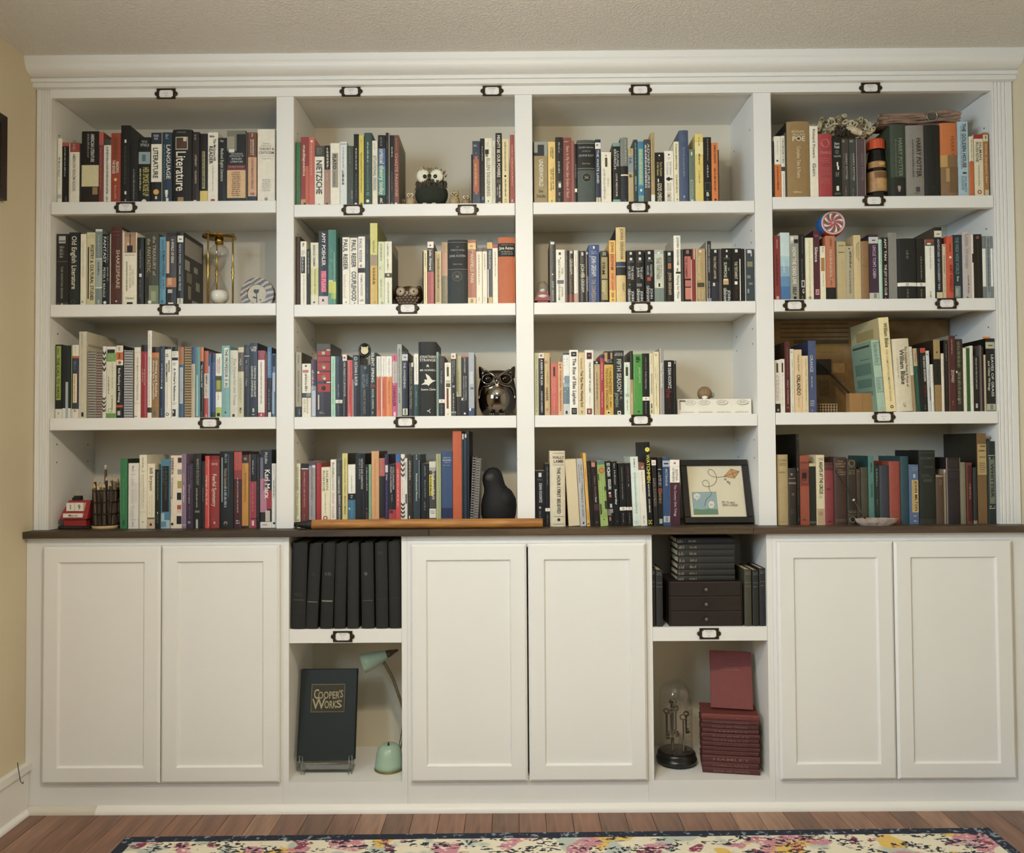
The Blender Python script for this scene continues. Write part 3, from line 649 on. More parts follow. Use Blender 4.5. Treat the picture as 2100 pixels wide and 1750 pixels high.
BOOKS = '''
@1 1
A 126 188 660 W|v 28 58 30 62 555 40 Model Essays|p 62 75|r 10 90 84 90 bbb
A 190 284 715 K|b 0 6 c0504c|p 8 55 40 62 ccc|r 50 80 86 96 555
A 286 303 725 e8dcc0
A 305 440 720 W|b 0 15 a8443c|p 2 13 30 70 d9a|v 18 78 30 62 999 AMERICAN REALISM READER
A 440 468 728 3a2018
A 468 716 555 1c1a16|b 46 75 dcd2a4|b 75 100 4a3420|r 65 95 76 86 a08050|r 0 60 79 86 2a1c12|v 4 42 55 75 ddd AMERICAN LITERATURE|p 4 36 35 48 999
A 718 785 565 8c3a36|b 0 18 c45a54|p 22 80 40 60 c99|b 96 100 c45a54
A 786 892 670 e6e2d8|b 0 9 555850|p 12 84 40 72 777|p 88 99 40 70 999
A 893 1030 580 a8402c|p 5 37 25 80 8c5030|v 40 56 55 85 W READING|v 38 57 15 45 W THE BONES|c 48 65 16 e8c870|p 73 93 40 60 dba
A 1036 1165 470 1c1a17|r 40 60 18 22 W|r 42 62 83 87 W|p 26 75 40 62 665|r 45 60 93 99 999
A 1166 1284 690 22201c|p 45 95 40 66 888
A 1286 1460 640 1e1c18|q 5 9 25 75 bbb|h 10 14 15 90 bbb TIPTREE JR|r 2 98 22 40 8faab0|r 30 60 26 36 5c7478|v 45 88 40 88 c8c060 HER SMOKE ROSE UP|p 47 80 12 26 dd9|c 48 96 20 W
A 1468 1618 575 F2ECDC|b 0 16 2c3450|b 69 100 221e1a|h 3 6 25 75 ccd KIRSZNER|h 7 10 30 70 ccd MANDELL|v 21 64 22 68 444 LITERATURE|c 50 83 27 e0a850|b 95 100 445|r 40 60 89 93 ddd
B 18 160 570 2c4a62|p 3 10 35 70 9bc|v 17 65 45 85 W LANGUAGE|p 17 66 18 32 79a|r 30 60 80 86 W|r 35 55 86 90 W|r 40 65 91 99 W
B 165 445 535 2a221c h|h 3 5 25 70 887 LITERATURE|r 18 80 10 27 cdb|r 21 77 11 26 6a4030|r 58 74 11 16 d8c8a0|v 29 83 22 72 W Literature|r 30 60 91 99 b08850|p 40 80 12 18 665
B 450 553 565 44302c|p 4 12 35 60 aaa|v 32 48 40 66 d8c0a8 LITERARY|v 54 72 40 66 d8c0a8 CLASSICS|r 20 62 95 100 W
B 555 670 590 2c1c18|r 30 65 25 78 b8b070|p 26 77 36 60 443|b 81 100 e8cc70
B 673 818 572 F2ECE0|h 4 7 20 70 555 Muller|v 9 40 56 82 666 The McGraw-Hill|v 19 44 14 50 333 READER|p 46 82 48 58 888|r 30 70 93 98 a33
B 820 945 650 26231c|h 3 6 25 65 ccb Rapp|v 16 66 32 66 ccb Medieval English Literature
B 948 1216 545 333a34|r 0 100 0 28 7a7868|r 52 100 5 30 2c3028|r 2 40 8 24 a09a84|r 10 40 25 30 d8d8d0|h 31 33 20 85 ccc THE NORTON|h 34 36 14 90 ccc ANTHOLOGY OF|h 37.5 40 25 80 ccc ENGLISH|h 41.5 44 20 85 ccc LITERATURE|b 47 54 7a3434|h 49 50.5 8 92 daa THE MAJOR AUTHORS|b 54 92 e0b888|q 56 90 25 75 865|h 97 99 30 72 ddd NORTON
B 1218 1246 575 6a5a4c
B 1250 1372 570 7a4a34|b 35 90 d8a884|b 90 100 2c4258|h 2 6 38 62 e8d8c8 2|v 10 33 52 72 W THE NORTON ANTHOLOGY|v 10 32 30 44 ddd ENGLISH|v 37 80 40 64 a66 THE ROMANTIC PERIOD|h 85 88 25 75 a55 VOLUME
B 1386 1635 525 F0E8D8|h 19 20.5 30 70 999 THE NORTON|h 22 23.5 20 80 999 ANTHOLOGY OF|h 25 28.5 10 95 888 THEORY &|h 30 33.5 8 96 888 CRITICISM|r 15 92 36 36.5 aaa|h 39 40.5 25 80 bbb SECOND EDITION|q 67 84 25 80 bbb|c 50 94 10 999
@1 2
C 100 185 715 3c7444|p 42 75 40 60 6a9a68
C 188 302 638 9c3c38|r 60 100 42 96 d06848|v 12 57 30 62 W mediapoetics|b 90 98 d8966c|r 35 65 95 100 555
C 303 387 640 d46858|p 9 56 30 70 e8a898|c 50 6 20 W
C 388 525 765 F0EADA|b 0 18 5c5c50|q 3 15 20 80 998|v 24 81 18 78 333 NIETZSCHE|c 45 98 9 777
C 529 608 760 b08474|b 0 40 2a221c|p 4 38 40 80 W|p 46 60 40 60 ccb|c 45 97 20 644
C 612 748 725 EFE8D8|r 20 82 16 71 a59c8c|v 18 42 28 64 222 PLATO|p 46 69 32 58 777
C 752 848 705 dde4e4|r 10 90 3 4.5 99a|p 9 42 40 60 99a|p 45 68 30 65 556
C 852 944 765 5a6458|p 5 30 40 60 8a9484|p 75 90 70 90 aba
C 948 1020 595 1e1c18|p 20 50 40 64 W|p 55 90|r 20 60 96 100 W
C 1022 1092 615 e0cc50|p 5 12|v 24 50 40 64 665 Apocalyptic|v 50 82 40 64 665 Transformation|c 50 97 18 333
C 1098 1214 580 4a6a66 h|p 13 42 40 60 cdc|p 45 80 42 56 8aa|q 82 87 30 70 9bb|c 45 94 20 W
C 1212 1290 690 EFE6D0|p 4 15 40 60 bbb|v 23 77 20 76 888 SITUATIONAL DESIGNS
C 1297 1404 610 221e1c|r 2 98 19 86 5a9a90|r 2 98 19 45 5070a0|p 3 16 30 60 888|v 20 85 25 78 W critical theory today|h 90 97 25 65 W R
C 1408 1448 575 2c2620|p 12 22|p 88 92
C 1450 1464 580 aaa49c
C 1466 1529 612 2c2824|p 17 32 40 66 W|p 52 80|r 30 60 96 99 8a8
C 1530 1596 610 7c443c s:5c4a34|p 5 22 40 60 c98|v 26 88 22 76 e0a090 CHASTE PASSIONS|c 35 98 25 W|s 8 92 4 96 8a6c3c|s 14 86 8 92 54503c
D 1026 1040 885 26221e
D 1042 1150 695 46556c|p 6 9 15 90 aab|r 14 86 29 80 b86048|r 30 70 24 84 b86048|p 36 72 32 66 e8c070|c 50 19 7 b97
D 1153 1218 658 1c1a17|p 12 34 40 64 bbb|p 40 80 40 60 555|r 40 75 88 93 48c
D 1220 1325 655 EAE4D0|q 5 13 20 60 ccb|r 5 55 17 24 333|r 12 45 24 28 877|v 30 88 25 70 887 ELLEN DEGENERES|c 45 95 9 443
D 1328 1372 690 d8d4c4|p 10 40 40 65 887|p 60 90
D 1375 1466 580 221e1a|v 3 62 25 72 W MIGHTY BE OUR POWERS|r 15 80 65 70 665|v 72 90 50 72 W LEYMAH GBOWEE|p 76 88 20 36 ccc|r 40 78 96 100 daa
D 1470 1566 665 e8d4a0|p 5 14 35 60 665|p 15 50 35 60 886|c 45 57 16 443|p 62 88 38 60 665|q 92 98 30 65 887
D 1582 1650 605 ac4c48|p 4 10|v 15 74 36 64 e8b8a8 FANNY KEMBLE'S JOURNALS|p 78 85|r 30 60 93 97 daa
@1 3
E 92 104 705 2a2620
E 105 300 705 a08c60|r 4 100 0 23 9a9c98|r 28 76 5 23 444|r 0 30 18 23 443|v 29 73 38 68 W UNDERWORLD|h 78 82.5 34 68 554 Don|h 86 90.5 18 85 554 DeLillo
E 308 412 705 f0cc78|v 9 28 58 76 554 CHRISTINE|v 9 25 32 48 554 DE PIZAN|v 42 78 60 78 443 THE BOOK OF THE|v 44 80 32 48 443 CITY OF LADIES|p 95 100
E 415 524 640 2e2c28|p 8 25 40 60 bbb|p 37 55 35 60 ccc|r 30 72 67 77 777|r 40 70 70 76 W|h 84 88 38 62 W C|p 93 100
E 526 644 645 8c4440|p 6 8 10 90 d8b8a8|v 13 92 38 72 d8b8a8 Stars in My Pocket Like Grains of Sand
E 646 666 675 b06c60
E 667 686 690 a05c52
E 688 724 735 22201c|r 5 95 76 82 W|p 35 58 40 65 bbb
E 726 984 685 5e6c64 h|b 3 6 4a5048|b 6 48 2e2a22|r 0 100 5 5.8 998|h 11 13.5 8 92 aaa THE BEST KNOWN|h 17 19.5 28 75 888 NOVELS OF|h 23.5 26.5 8 92 aaa GEORGE ELIOT|h 36.5 39 28 72 998 Modern Library|r 0 100 45 46 887|c 52 60 26 998|c 52 60 24.5 2c2e24|v 58 62.5 40 62 998 X
E 986 1066 672 2c3c64|b 5 15 e8e4dc|p 8 11 20 60 555|v 17 70 25 66 e0e4e8 THE WASTE LAND|r 12 92 92 100 d8ccb0|p 93 99 40 60 776
E 1070 1215 855 F0E8D4|c 50 7 9 998|r 40 62 11 29 5a4c2c|p 33 93 22 45 bbb|p 52 70 62 76 bba
E 1236 1344 720 2c2e26|b 0 6 7aa09a|v 14 40 56 80 ccc LOUISE|v 11 45 18 46 ccc ERDRICH|v 52 90 40 62 dcc LOVE MEDICINE|b 95 100 7ab0a8
E 1346 1455 650 3c3e48 h|b 0 44 7e827a|b 44 57 221e1a|r 5 100 57 59 W|p 3 41 58 82 b8bcb4|c 60 97 8 889
E 1458 1534 800 c0ac80|r 0 100 14 44 8c9ca4|p 2 10|p 18 28 20 80 667|p 48 54 20 80 665|c 35 76 12 aa8
E 1536 1596 675 3c5050|p 5 48 35 70 8aa|r 30 70 58 72 7a8c90|v 74 82 40 72 ccc Marsh
E 1598 1684 700 3c84b0|r 14 86 12 72 78b8b0|p 14 71 22 78 e0d890|r 35 65 78 82 e8ead8|r 14 90 89 99 9cc0b0|q 90 98 20 80 577
F 78 166 672 54585c|v 7 78 54 90 ccc ADVENTURES|p 9 77 12 48 eee
F 175 230 575 b89c68|p 8 70 40 60 876|b 89 100 F0ECE0
F 232 362 860 201c16|c 50 6 9 W|q 10 16 30 70 665|v 19 48 56 80 c8b878 Terry Pratchett|v 20 47 22 46 c8b878 & Neil Gaiman|r 30 42 53 60 W|v 62 98 26 72 e8dcc0 GOOD OMENS
F 368 500 838 F4EEE2|c 50 7 9 333|q 12 17 30 70 bbb|v 21 47 56 80 bbb Neil Gaiman|v 21 47 22 46 bbb Terry Pratchett|r 18 88 53 56 222|r 30 60 51 58 222|v 62 98 26 70 b8a48c GOOD OMENS
F 505 578 703 f0e4c0|v 4 46 34 62 665 A Lesson Before Dying|v 54 85 32 66 998 GAINES|c 60 95 14 886
F 580 714 545 48587a h|q 7 16 25 75 6c7a98|p 24 65 38 64 8494b0|r 40 58 91 94 9ab|q 95 99 30 70 78a
F 722 808 812 6a7a70|r 32 60 5 12 c8ccb4|r 14 70 58 97 a0b0a4|q 60 94 20 66 5c7068|r 30 70 96 100 ddd
F 810 926 595 e8d070|r 0 100 12 30 f0e4a0|p 5 18|p 29 45 42 64 665|p 54 72
F 928 1044 640 2c2924|p 3 37 48 66 998|p 43 62 44 64 ccc|r 18 82 70 83 777|r 21 79 70.5 82.5 2c2924|h 85 91 30 66 W B|p 94 100
F 1046 1141 720 e88040|v 4 35 38 64 543 SHIRLEY JACKSON|p 43 82 38 64 543|c 55 96 16 222
F 1142 1152 820 322a26
@1 4
G 86 124 770 2a3040|p 2 25 30 60 776|p 40 90
G 126 222 695 F0EADA|b 46 100 e07838|p 8 32 40 60 ccc|c 45 40 15 554|p 50 88 38 60 533
G 228 278 690 EEE8DA|b 50 57 555|p 5 45 30 70 555|p 62 98 40 60 999
G 280 302 645 6c6a58
G 305 632 490 9c7c4c h s:2c261c|h 12 15 20 76 d8c8a0 EDGAR|h 16 19 24 80 d8c8a0 ALLAN|h 20 26 22 80 e8e0d0 POE|r 42 54 21.5 24 2c1c10|v 33 75 42 58 d8c8a0 Complete Tales & Poems|p 92.5 94.5 25 75 d8c8a0
G 638 756 550 F2EAD8|v 4 45 34 64 776 Richard Powers|v 52 71 30 68 777 Gain
G 757 958 665 b03c40 h|c 50 15 32 c86a60|c 50 14 18 b03c40|h 28 32 12 92 d08880 CHARLES|q 38 47 15 85 c87068|q 53 65 15 90 c87068|q 70 80 15 85 c87068
G 960 1092 715 26261f|h 8 12.5 22 78 ddd Harry|h 13.5 18.5 22 80 ddd Potter|q 21 28 30 70 aaa|h 30 33 15 92 bbb HALLOWS|r 46 62 41 48 W|r 52 70 48 54 W|q 58 66 30 70 bbb|r 40 68 81 89 W|q 92 96 20 80 998
G 1098 1196 735 544e48|r 10 40 2 6 888|v 25 70 50 76 b8b0a8 HARRY POTTER|p 25 72 22 36 887|p 82 98
G 1200 1300 735 505850|r 10 60 2 6 888|v 25 72 50 76 b8b4a8 HARRY POTTER|p 25 72 22 36 887|p 86 99
G 1305 1432 735 6e5a60|r 0 4 0 100 c8c0bc|r 96 100 0 100 c8c0bc|v 25 72 52 78 8c787c HARRY POTTER
H 252 486 540 4a5a46 h s:46583c|b 73 100 34362f|v 18 72 50 76 8a9a80 HARRY POTTER|p 20 72 28 40 6c7c64|r 42 62 85 90 b09890|r 46 58 90 93 b09890
H 462 736 545 8e8880 h|v 18 73 54 80 4a4642 HARRY POTTER|p 20 74 30 42 6c6660|r 48 72 87 94 556|p 95.5 97 40 75 665
H 738 962 540 2a2826 h|v 18 72 50 74 3c3834 HARRY POTTER|c 50 88 10 3c3834
H 964 1214 510 d4743c h|b 44 100 8c6c48|r 0 40 44 60 c89c58|r 30 60 62 80 b89460|r 50 100 60 95 7c5c3c|v 18 45 60 80 b05c30 HARRY
H 1226 1372 485 acc8d8|v 3 62 40 76 456 THE GOLDEN HOUSE|p 6 64 25 33 678|r 40 78 68 70 222|v 73 95 58 78 79a SALMAN|v 73 92 26 48 79a RUSHDIE
H 1388 1448 700 ece0c4|b 42 100 d86838|p 5 38 40 66 998|c 50 42 22 a66
H 1456 1588 670 e8dcc0|b 0 7 a83030|v 12 42 56 80 776 SALMAN|v 12 45 18 46 776 RUSHDIE|p 50 85 42 56 887|c 52 93 24 b05040|c 52 93 12 e8dcc0
H 1590 1662 640 b0783c|b 4 14 e0d0b0|r 40 60 6 10 665|v 18 80 36 64 e8d8b8 Wide Sargasso Sea|r 15 90 90 99 d0c0a0
@2 1
A 112 308 380 38302a|r 20 76 3 13 bbb|r 22 74 9 11 667|p 17 34 28 70 998|r 10 95 38 38.6 776|v 45 90 40 58 998 THE NORTON READER|b 95 100 555|c 50 97 7 ccc
A 314 480 355 34403a|v 5 77 28 74 e0dcc8 Old English Literature|c 40 94 22 566|c 40 94 16 34403a
A 494 584 380 ece4cc|v 10 60 40 60 ccb OLD ENGLISH READER|c 40 94 18 998
A 590 724 355 d8cca0|r 8 92 4 4.6 aa8|r 8 92 7 7.6 aa8|v 17 92 46 84 333 POETRY & CULTURAL STUDIES|r 14 28 20 90 333
A 726 832 305 7c8c8c|b 0 3 e0dcd4|b 38 77 a0aca8|b 38 39 e4e0d8|b 75.5 77 e4e0d8|p 8 34 40 70 b8c0bc|p 43 60 40 66 667|h 92 98 40 78 ccc R
A 838 950 385 1e1e1a|v 3 40 14 52 ddd FANTASY|v 46 88 12 42 ccc PETER S BEAGLE|p 3 40 70 84 aaa|v 46 66 66 82 bbb EDITED BY|c 35 95 22 W
A 952 966 380 cfc8b8
A 968 1142 270 6c3424|h 5.5 7 15 80 9c6450 COMPLETE|h 10 11 20 80 9c6450 WORKS|v 29 78 50 82 d8b8a0 SHAKESPEARE|v 36 70 18 28 48241c The Complete Works|c 50 94 8 dbb|r 20 75 97 99 556
A 1144 1156 320 d8d0c0
A 1158 1372 355 F0E8D2|r 10 94 0 28 a08470|r 14 48 6 26 c09878|r 54 90 6 26 b88c6c|r 48 54 2 28 33241c|r 30 70 18 27 402c22|r 30 46 14 18 d8b8a8|h 30 32 14 88 bba ANN CHARTERS|v 40 80 24 34 555 AN INTRODUCTION TO SHORT FICTION|v 44 76 46 60 c8c0a8 AND ITS WRITER|v 50 72 66 80 c8c0a8 THE STORY|h 88 91 18 82 998 Charters|r 30 72 95 98 443
A 1382 1482 435 2e2a20|v 18 46 40 62 998 George Bernard Shaw|r 30 68 53 58 ddd|p 62 90 40 58 887
A 1500 1716 375 54503a|v 4 58 58 80 b0a888 the TREASURY of|v 7 54 18 42 b0a888 the FANTASTIC|r 30 100 72 100 7a8460|r 45 80 80 94 9ca484|r 0 28 60 90 443c2c|c 36 95 13 e8e4d8
A 1726 1826 425 5c98b8|v 4 18 42 70 48789a NORTON|v 20 58 50 84 34506c ROMAN DETAILED|p 20 76 20 34 34607c|p 62 76 60 80 34607c|c 45 94 24 3c7494
B 84 242 355 544a44|r 0 100 0 5 443c38|r 0 30 12 56 d8b8a0|v 9 42 50 76 e8e4dc A WORLD OF IDEAS|r 0 100 62 75 b87c58|r 15 55 62 72 e0a470|b 75 100 3c3430|r 15 60 78 83 c8bcb0|r 20 72 96 100 W
B 245 348 345 2a2a26 s:38302a|r 6 96 5 14 EFEBE2|r 30 70 9 10.5 555|v 16 80 30 60 ccc YEATS'S POETRY, DRAMA, AND PROSE|r 4 96 90 99 d8d4c8|p 91 98 40 60 776|s 6 92 6 30 9c9890|s 6 30 36 50 a09c90|s 50 70 40 48 a09c90|s 14 40 52 66 77736a|s 60 80 60 72 9c988c|s 20 36 70 88 8a867c|s 40 86 88 98 a09c94
@2 2
C 112 196 420 5c4434 h
C 200 292 495 EEE8DA|h 3 8 30 68 222 7|q 14 22 15 80 bbb|r 10 76 24 50 221e1a|p 25 48 28 60 ddd|p 52 96 50 70 bba
C 300 350 615 2a2620|p 5 45 40 70 ccc
C 353 480 515 d8d48c|b 0 40 e4e0c4|v 4 38 34 62 776 BARACK OBAMA|v 43 82 50 66 886 Dreams from My Father|b 84 100 e4e0c4|c 45 95 12 554
C 484 629 330 221e1e|v 3 47 36 74 F4F0EA AMY POEHLER|r 24 80 54 82 e0507c|v 54 83 36 78 f4b0c0 YES PLEASE|b 88 100 e0c8c8|r 36 56 92 95 222
C 631 770 315 3f8070|v 20 62 25 62 62a086 julie & julia|b 66 100 4c8c70|r 5 100 69 84 c8d058|r 40 100 84 92 a8c050|r 8 60 67 69 d8d8c8|r 76 80 30 98 e4ecd0
C 776 850 438 22201c d30
C 854 966 432 F2ECDE|v 3 48 14 72 443 PAUL REISER|v 55 90 14 54 d8d0c0 babyhood|c 50 96 12 998
C 972 1090 440 EEE8DC|v 3 44 22 80 333 PAUL REISER|v 50 94 22 82 333 COUPLEHOOD|c 60 97 8 555
C 1100 1206 420 F2ECE2|v 3 38 18 56 888 PAUL REISER|r 0 100 46 53 443c38|c 40 43 20 b09080|v 56 87 34 66 aaa FAMILYHOOD|h 92 95 20 80 998 HARPER
C 1214 1280 445 38403c|p 10 24|v 34 48 40 66 567 PLAYS|p 75 90
C 1286 1400 210 d8d078 s:8c9040|b 52 100 d8b050|r 6 98 39 52 9c9a80|r 30 70 41 51 b88c70|p 22 36 38 70 a8a458|p 55 76 36 76 987030|c 60 97 10 887
C 1410 1510 500 d8dcb4|p 4 31 38 64 998|c 45 42 24 aaa890|c 52 42 18 d8dcb4|p 60 88 36 62 aaa890|c 62 97 18 776|c 62 97 10 d8dcb4
C 1512 1626 497 e8e8d0 s:48443c|p 4 24 36 56 887|p 28 46 36 56 887|r 0 100 50 57 6a5c40|c 50 53 16 d8c890|p 64 98 40 64 aa9|s 5 95 0 16 9c9480
D 356 368 650 3c342a
D 371 426 635 e8d49c|p 6 30 40 70 776|p 40 95 40 60 998
D 432 530 500 b85050|b 0 10 EEE6DA|b 10 48 2a2522|c 45 6 16 b55|v 13 46 30 68 F0EBE0 Julia Alvarez|p 52 96 40 60 c87c78
D 534 546 540 6c3c2c
D 549 648 650 d0bc90|r 15 80 5 95 c0a878|p 14 70 40 68 665|p 72 95 40 60 776
D 655 746 510 b08c60|b 17 54 c08c70|b 54 100 7c7050|p 5 15|p 60 95
D 749 1056 475 3c4c4c h|b 0 2 26282a|b 2 47 262a24|r 0 100 3.5 4.3 776|h 10.5 12.5 42 56 887 THE|h 15 17.5 14 86 999 COMPLETE NOVELS|h 20 21.5 46 54 887 OF|h 23.5 27 10 90 aaa JANE AUSTEN|h 37 39 28 74 998 Modern Library|r 0 100 45.5 46.3 776|c 48 57 25 776|c 48 57 23.5 1e241e|v 55 60 40 58 998 X
D 1060 1188 470 a85c3c|b 5 15 e0b878|r 30 62 9.5 10.5 665|v 17 68 34 72 e8d4b8 MANSFIELD PARK|b 90 100 e0c898|r 35 65 92 98 a89070
D 1190 1284 592 F0E6D0|b 0 7 6a5a50|p 12 66 40 60 998|p 88 96 40 60 bba
D 1290 1360 590 EEE6D2|b 0 7 705e50|p 12 40 40 62 998|p 88 96
D 1362 1446 470 28344c|b 4 14 d8b060|v 17 46 30 68 c8d0dc PERSUASION|r 10 26 46 90 f0f0ee|r 22 96 89 99 d0b070
D 1448 1530 545 F0E8D8|b 0 6 b04038|p 12 55 40 62 a98
D 1533 1812 435 c8683c h|b 9 29 2c2218|h 11 12.5 15 95 987 COMPLETE NOVELS|h 14 18.5 8 92 EEE6D6 Jane Austen|q 20.5 27 14 86 998
@2 3
E 362 458 485 3c403a s:302c24|r 16 76 2 6 ddd|v 13 45 28 62 667 BLEACHERS|c 45 54 14 c8b8c0|v 65 97 36 64 b8c0b4 JOHN GRISHAM
E 460 598 625 ECE8DC|r 30 55 5 10 554|c 50 16 7 333|v 34 46 58 78 998 THE|v 18 55 22 46 998 BRETHREN|r 12 86 57 64 667|v 70 88 58 78 998 JOHN|v 64 95 22 46 998 GRISHAM
E 600 662 640 3a2a22|p 10 60|b 84 100 6a2422
E 664 736 635 40302a|r 20 76 1 6 ccb|v 16 46 14 72 d8ccb4 GRISHAM|v 48 80 16 70 907050 THE CLIENT|b 84 100 7a2c28
E 737 800 635 e8e4d8|p 8 30|r 0 100 82 100 c8a090
E 802 834 640 2a241e
E 836 922 645 2e2a26|r 26 62 3 9 ccc|r 26 66 12 24 555|v 26 52 20 74 d8d4c4 JOHN|c 48 48 40 9c8a60|v 54 80 20 74 d8d4c4 GRISHAM
E 924 966 650 3a2e28|r 20 80 2 6 ccc|v 48 78 18 80 bbb GRISHAM
E 968 1136 548 34508c|r 42 58 2.5 7 W|q 11 17 20 80 aab8d0|v 20 55 26 70 dfe4ec JOHN GRISHAM|v 60 99 26 64 b8a898 THE CONFESSION
E 1150 1272 645 2a261e|r 15 92 12 95 a89860|r 30 75 2 9 887|v 22 46 22 60 443 FIRM|r 15 92 54 56 443|v 57 84 22 66 e0d8a8 GRISHAM
E 1290 1390 480 f0c060|b 22 80 e89c58|v 3 48 24 70 a85828 JOHN GRISHAM|v 53 82 30 60 b06838 FORD COUNTY|c 50 96 16 443|c 50 96 9 f0c060|r 30 66 84 92 c08040
E 1395 1546 280 e0c488 h s:2e2c28|v 2 43 44 76 8c7c54 JOHN GRISHAM|b 46 52 38486a|b 52 53 a0a8b4|b 53 64 3a3834|v 74 86 62 84 8a7c5c GRAY
E 1560 1696 640 1e1c1a|r 38 62 3 8 ddd|r 38 66 14 19 ddd|q 20 24 20 80 888|v 30 57 54 80 ccc THE KING|v 30 55 18 44 ccc OF TORTS|c 34 66 5 ddd|v 79 98 54 82 ddd JOHN|v 74 99 14 42 ddd GRISHAM
E 1700 1836 635 1e1c1a|r 38 62 3 8 ddd|r 38 66 14 19 ddd|q 20 24 20 80 888|v 32 56 54 80 ccc THE LAST|v 34 52 18 44 ccc JUROR|r 12 70 64 70 777|v 79 98 54 82 ddd JOHN|v 74 99 14 42 ddd GRISHAM
F 100 244 630 1e1c1a|r 32 58 3 8 ddd|r 36 60 14 18 ddd|q 19 23 20 80 888|v 28 52 54 76 bbb PAINTED|v 30 48 18 40 bbb HOUSE|r 22 62 52 59 c04030|v 74 94 54 80 ccc JOHN|v 68 98 14 42 ccc GRISHAM
F 246 392 625 c8d0c0|b 0 8 a8b4ac|b 73 100 7a8c84|c 45 6 12 eee|v 15 57 20 56 887 THE PARTNER|p 15 52 66 76 a66|r 22 76 62 73 e4e0cc|r 40 60 64 71 443
F 394 440 640 26201a
F 442 546 645 2e2620|r 14 56 3 9 ddd|r 14 62 12 22 555|r 14 62 24 35 b07048|v 43 86 20 64 c8b090 JOHN GRISHAM
F 548 656 405 F4F0E8 s:b0a898|v 3 45 44 72 776 JOHN GRISHAM|r 40 62 49 54 887|r 28 96 54.5 57.5 443|v 60 95 42 72 887 Playing for Pizza
F 658 702 620 2a221e|r 60 70 0 100 998
F 706 828 615 2e2420|r 30 66 2 9 a66|r 8 88 14 56 d07068|v 16 54 18 44 733 THE CHAMBER|r 14 86 59 71 d07068|r 14 90 73 95 d88070|r 90 98 20 98 e8dcd0
F 832 886 610 8c2c2c|r 50 80 0 20 e0d4c8
F 890 1042 610 b89c6c|r 0 8 0 100 d8c08c|c 48 5 12 e8e0c8|v 14 60 18 52 e0d0a8 THE RUNAWAY JURY|r 14 86 64 72 5c5040|v 78 95 58 76 d8c8a0 JOHN|v 74 98 20 44 d8c8a0 GRISHAM
F 1056 1132 490 4c4844 s:807c70|r 0 14 0 100 c8c8c0|v 6 52 38 68 bbb SKIPPING CHRISTMAS|v 66 94 38 64 bbb JOHN GRISHAM|r 16 96 94 100 99a
F 1134 1244 615 2e2a2c|r 44 76 2 7 ddd|v 14 57 34 66 d0c0b0 THE STREET LAWYER|b 62 100 3a3c50|r 20 50 64 70 ccc
F 1246 1294 612 54484c|r 70 80 0 100 998
F 1298 1452 605 22221c|r 42 60 3 7 ddd|r 44 58 13 17 ddd|q 17 21 22 78 888|v 36 42 62 74 bbb THE|v 26 55 20 50 d0d0c0 SUMMONS|r 12 66 58 68 c8a070|r 16 60 57 60 e8d8b0|v 79 98 54 82 ddd JOHN|v 74 99 14 42 ddd GRISHAM
F 1456 1602 605 241e1a|r 34 62 2 7.5 ddd|v 25 58 26 56 d8ccb0 THE TESTAMENT|r 26 56 62 68 W|p 72 96 30 60 6a4034|r 80 90 20 98 e8e4dc
F 1606 1650 610 1e1a16
F 1656 1800 615 4c585e|r 0 8 0 100 ccc|r 30 66 2 8 ddd|r 26 84 24 34 8a8468|r 66 76 3 14 ccd|r 20 60 50 56 78848a|r 40 82 64 68 78848a|r 24 44 76 84 8c989c
@2 4
G 132 232 485 8c3430 s:5c1c1c|v 6 20 42 64 d8a898 Rachel|p 30 78 34 66 6c2420|r 30 72 94 99 d89888
G 233 382 435 c8dce0|b 35 50 acccd8|b 50 65 8cb0cc|b 65 80 6090c0|b 80 100 4478b0|p 45 60 30 50 d8e8ec
G 384 520 480 9a988c|b 0 12 c0bcb0|r 45 95 6 12 332|r 10 40 2 8 e8e4d8|v 18 76 24 66 ecece4 HOW THE DEAD LIVE|v 80 93 26 66 443 SELF|r 34 66 95 99 222
G 522 622 460 26241e|p 4 30 50 66 777|p 38 70 40 56 888|r 36 90 70 81 bbb|r 50 80 72 79 443|h 83.5 90 45 80 ddd G|p 94 100
G 624 748 515 ece4c4|p 4 94 42 54 bba|c 50 99 20 998
G 749 852 400 6c2c40 s:4c1c28|q 6 10 18 80 b08090|v 24 46 20 66 F0ECE8 Silence|r 26 84 85 93 d8a0a8|q 86 92 34 76 6c2c40
G 853 938 645 f0e4c8|p 2 12 36 64 998|r 12 80 22 47 b08040|p 50 76 40 54 998
G 939 1094 485 c87854|v 4 17 46 64 a05838 SPENSER|p 22 70 40 70 e4c0a8|b 81 100 2c2420|v 65 77 46 62 a05838 Roche
G 1096 1108 560 5c4838
G 1110 1256 575 c4b080|r 20 82 6.5 7.6 665|r 20 82 18 19.2 665
G 1258 1372 645 b8ac90|c 45 5 10 443|p 10 42 46 74 554|p 46 90 40 70 776
G 1376 1490 475 d8c08c s:c0a878|p 11 40 60 80 887|v 13 36 36 52 887 Selected Poems
G 1494 1614 570 946c44 h|r 0 100 42 43 7c5838
G 1616 1764 462 503050 s:402440|b 4 14 ccc|r 35 68 8.5 10 443|v 17 68 38 70 d0b8d0 UNCLE TOM'S CABIN|b 90 100 c8c4c0|r 45 75 91 98 887
G 1768 1834 540 c0e0cc|v 5 42 40 66 8ab09c White Noise
H 148 240 510 221c1a|v 2 38 24 68 ECE8E2 AMY TAN|v 44 94 22 66 ECE8E2 THE JOY LUCK CLUB|c 38 98 14 b66
H 242 376 435 8a8884
H 378 682 530 2a2a28 h|p 20 35 44 58 776|b 73 79 EFEAE0|c 48 76 7 777|c 48 76 4 EFEAE0|p 84 99 44 56 776
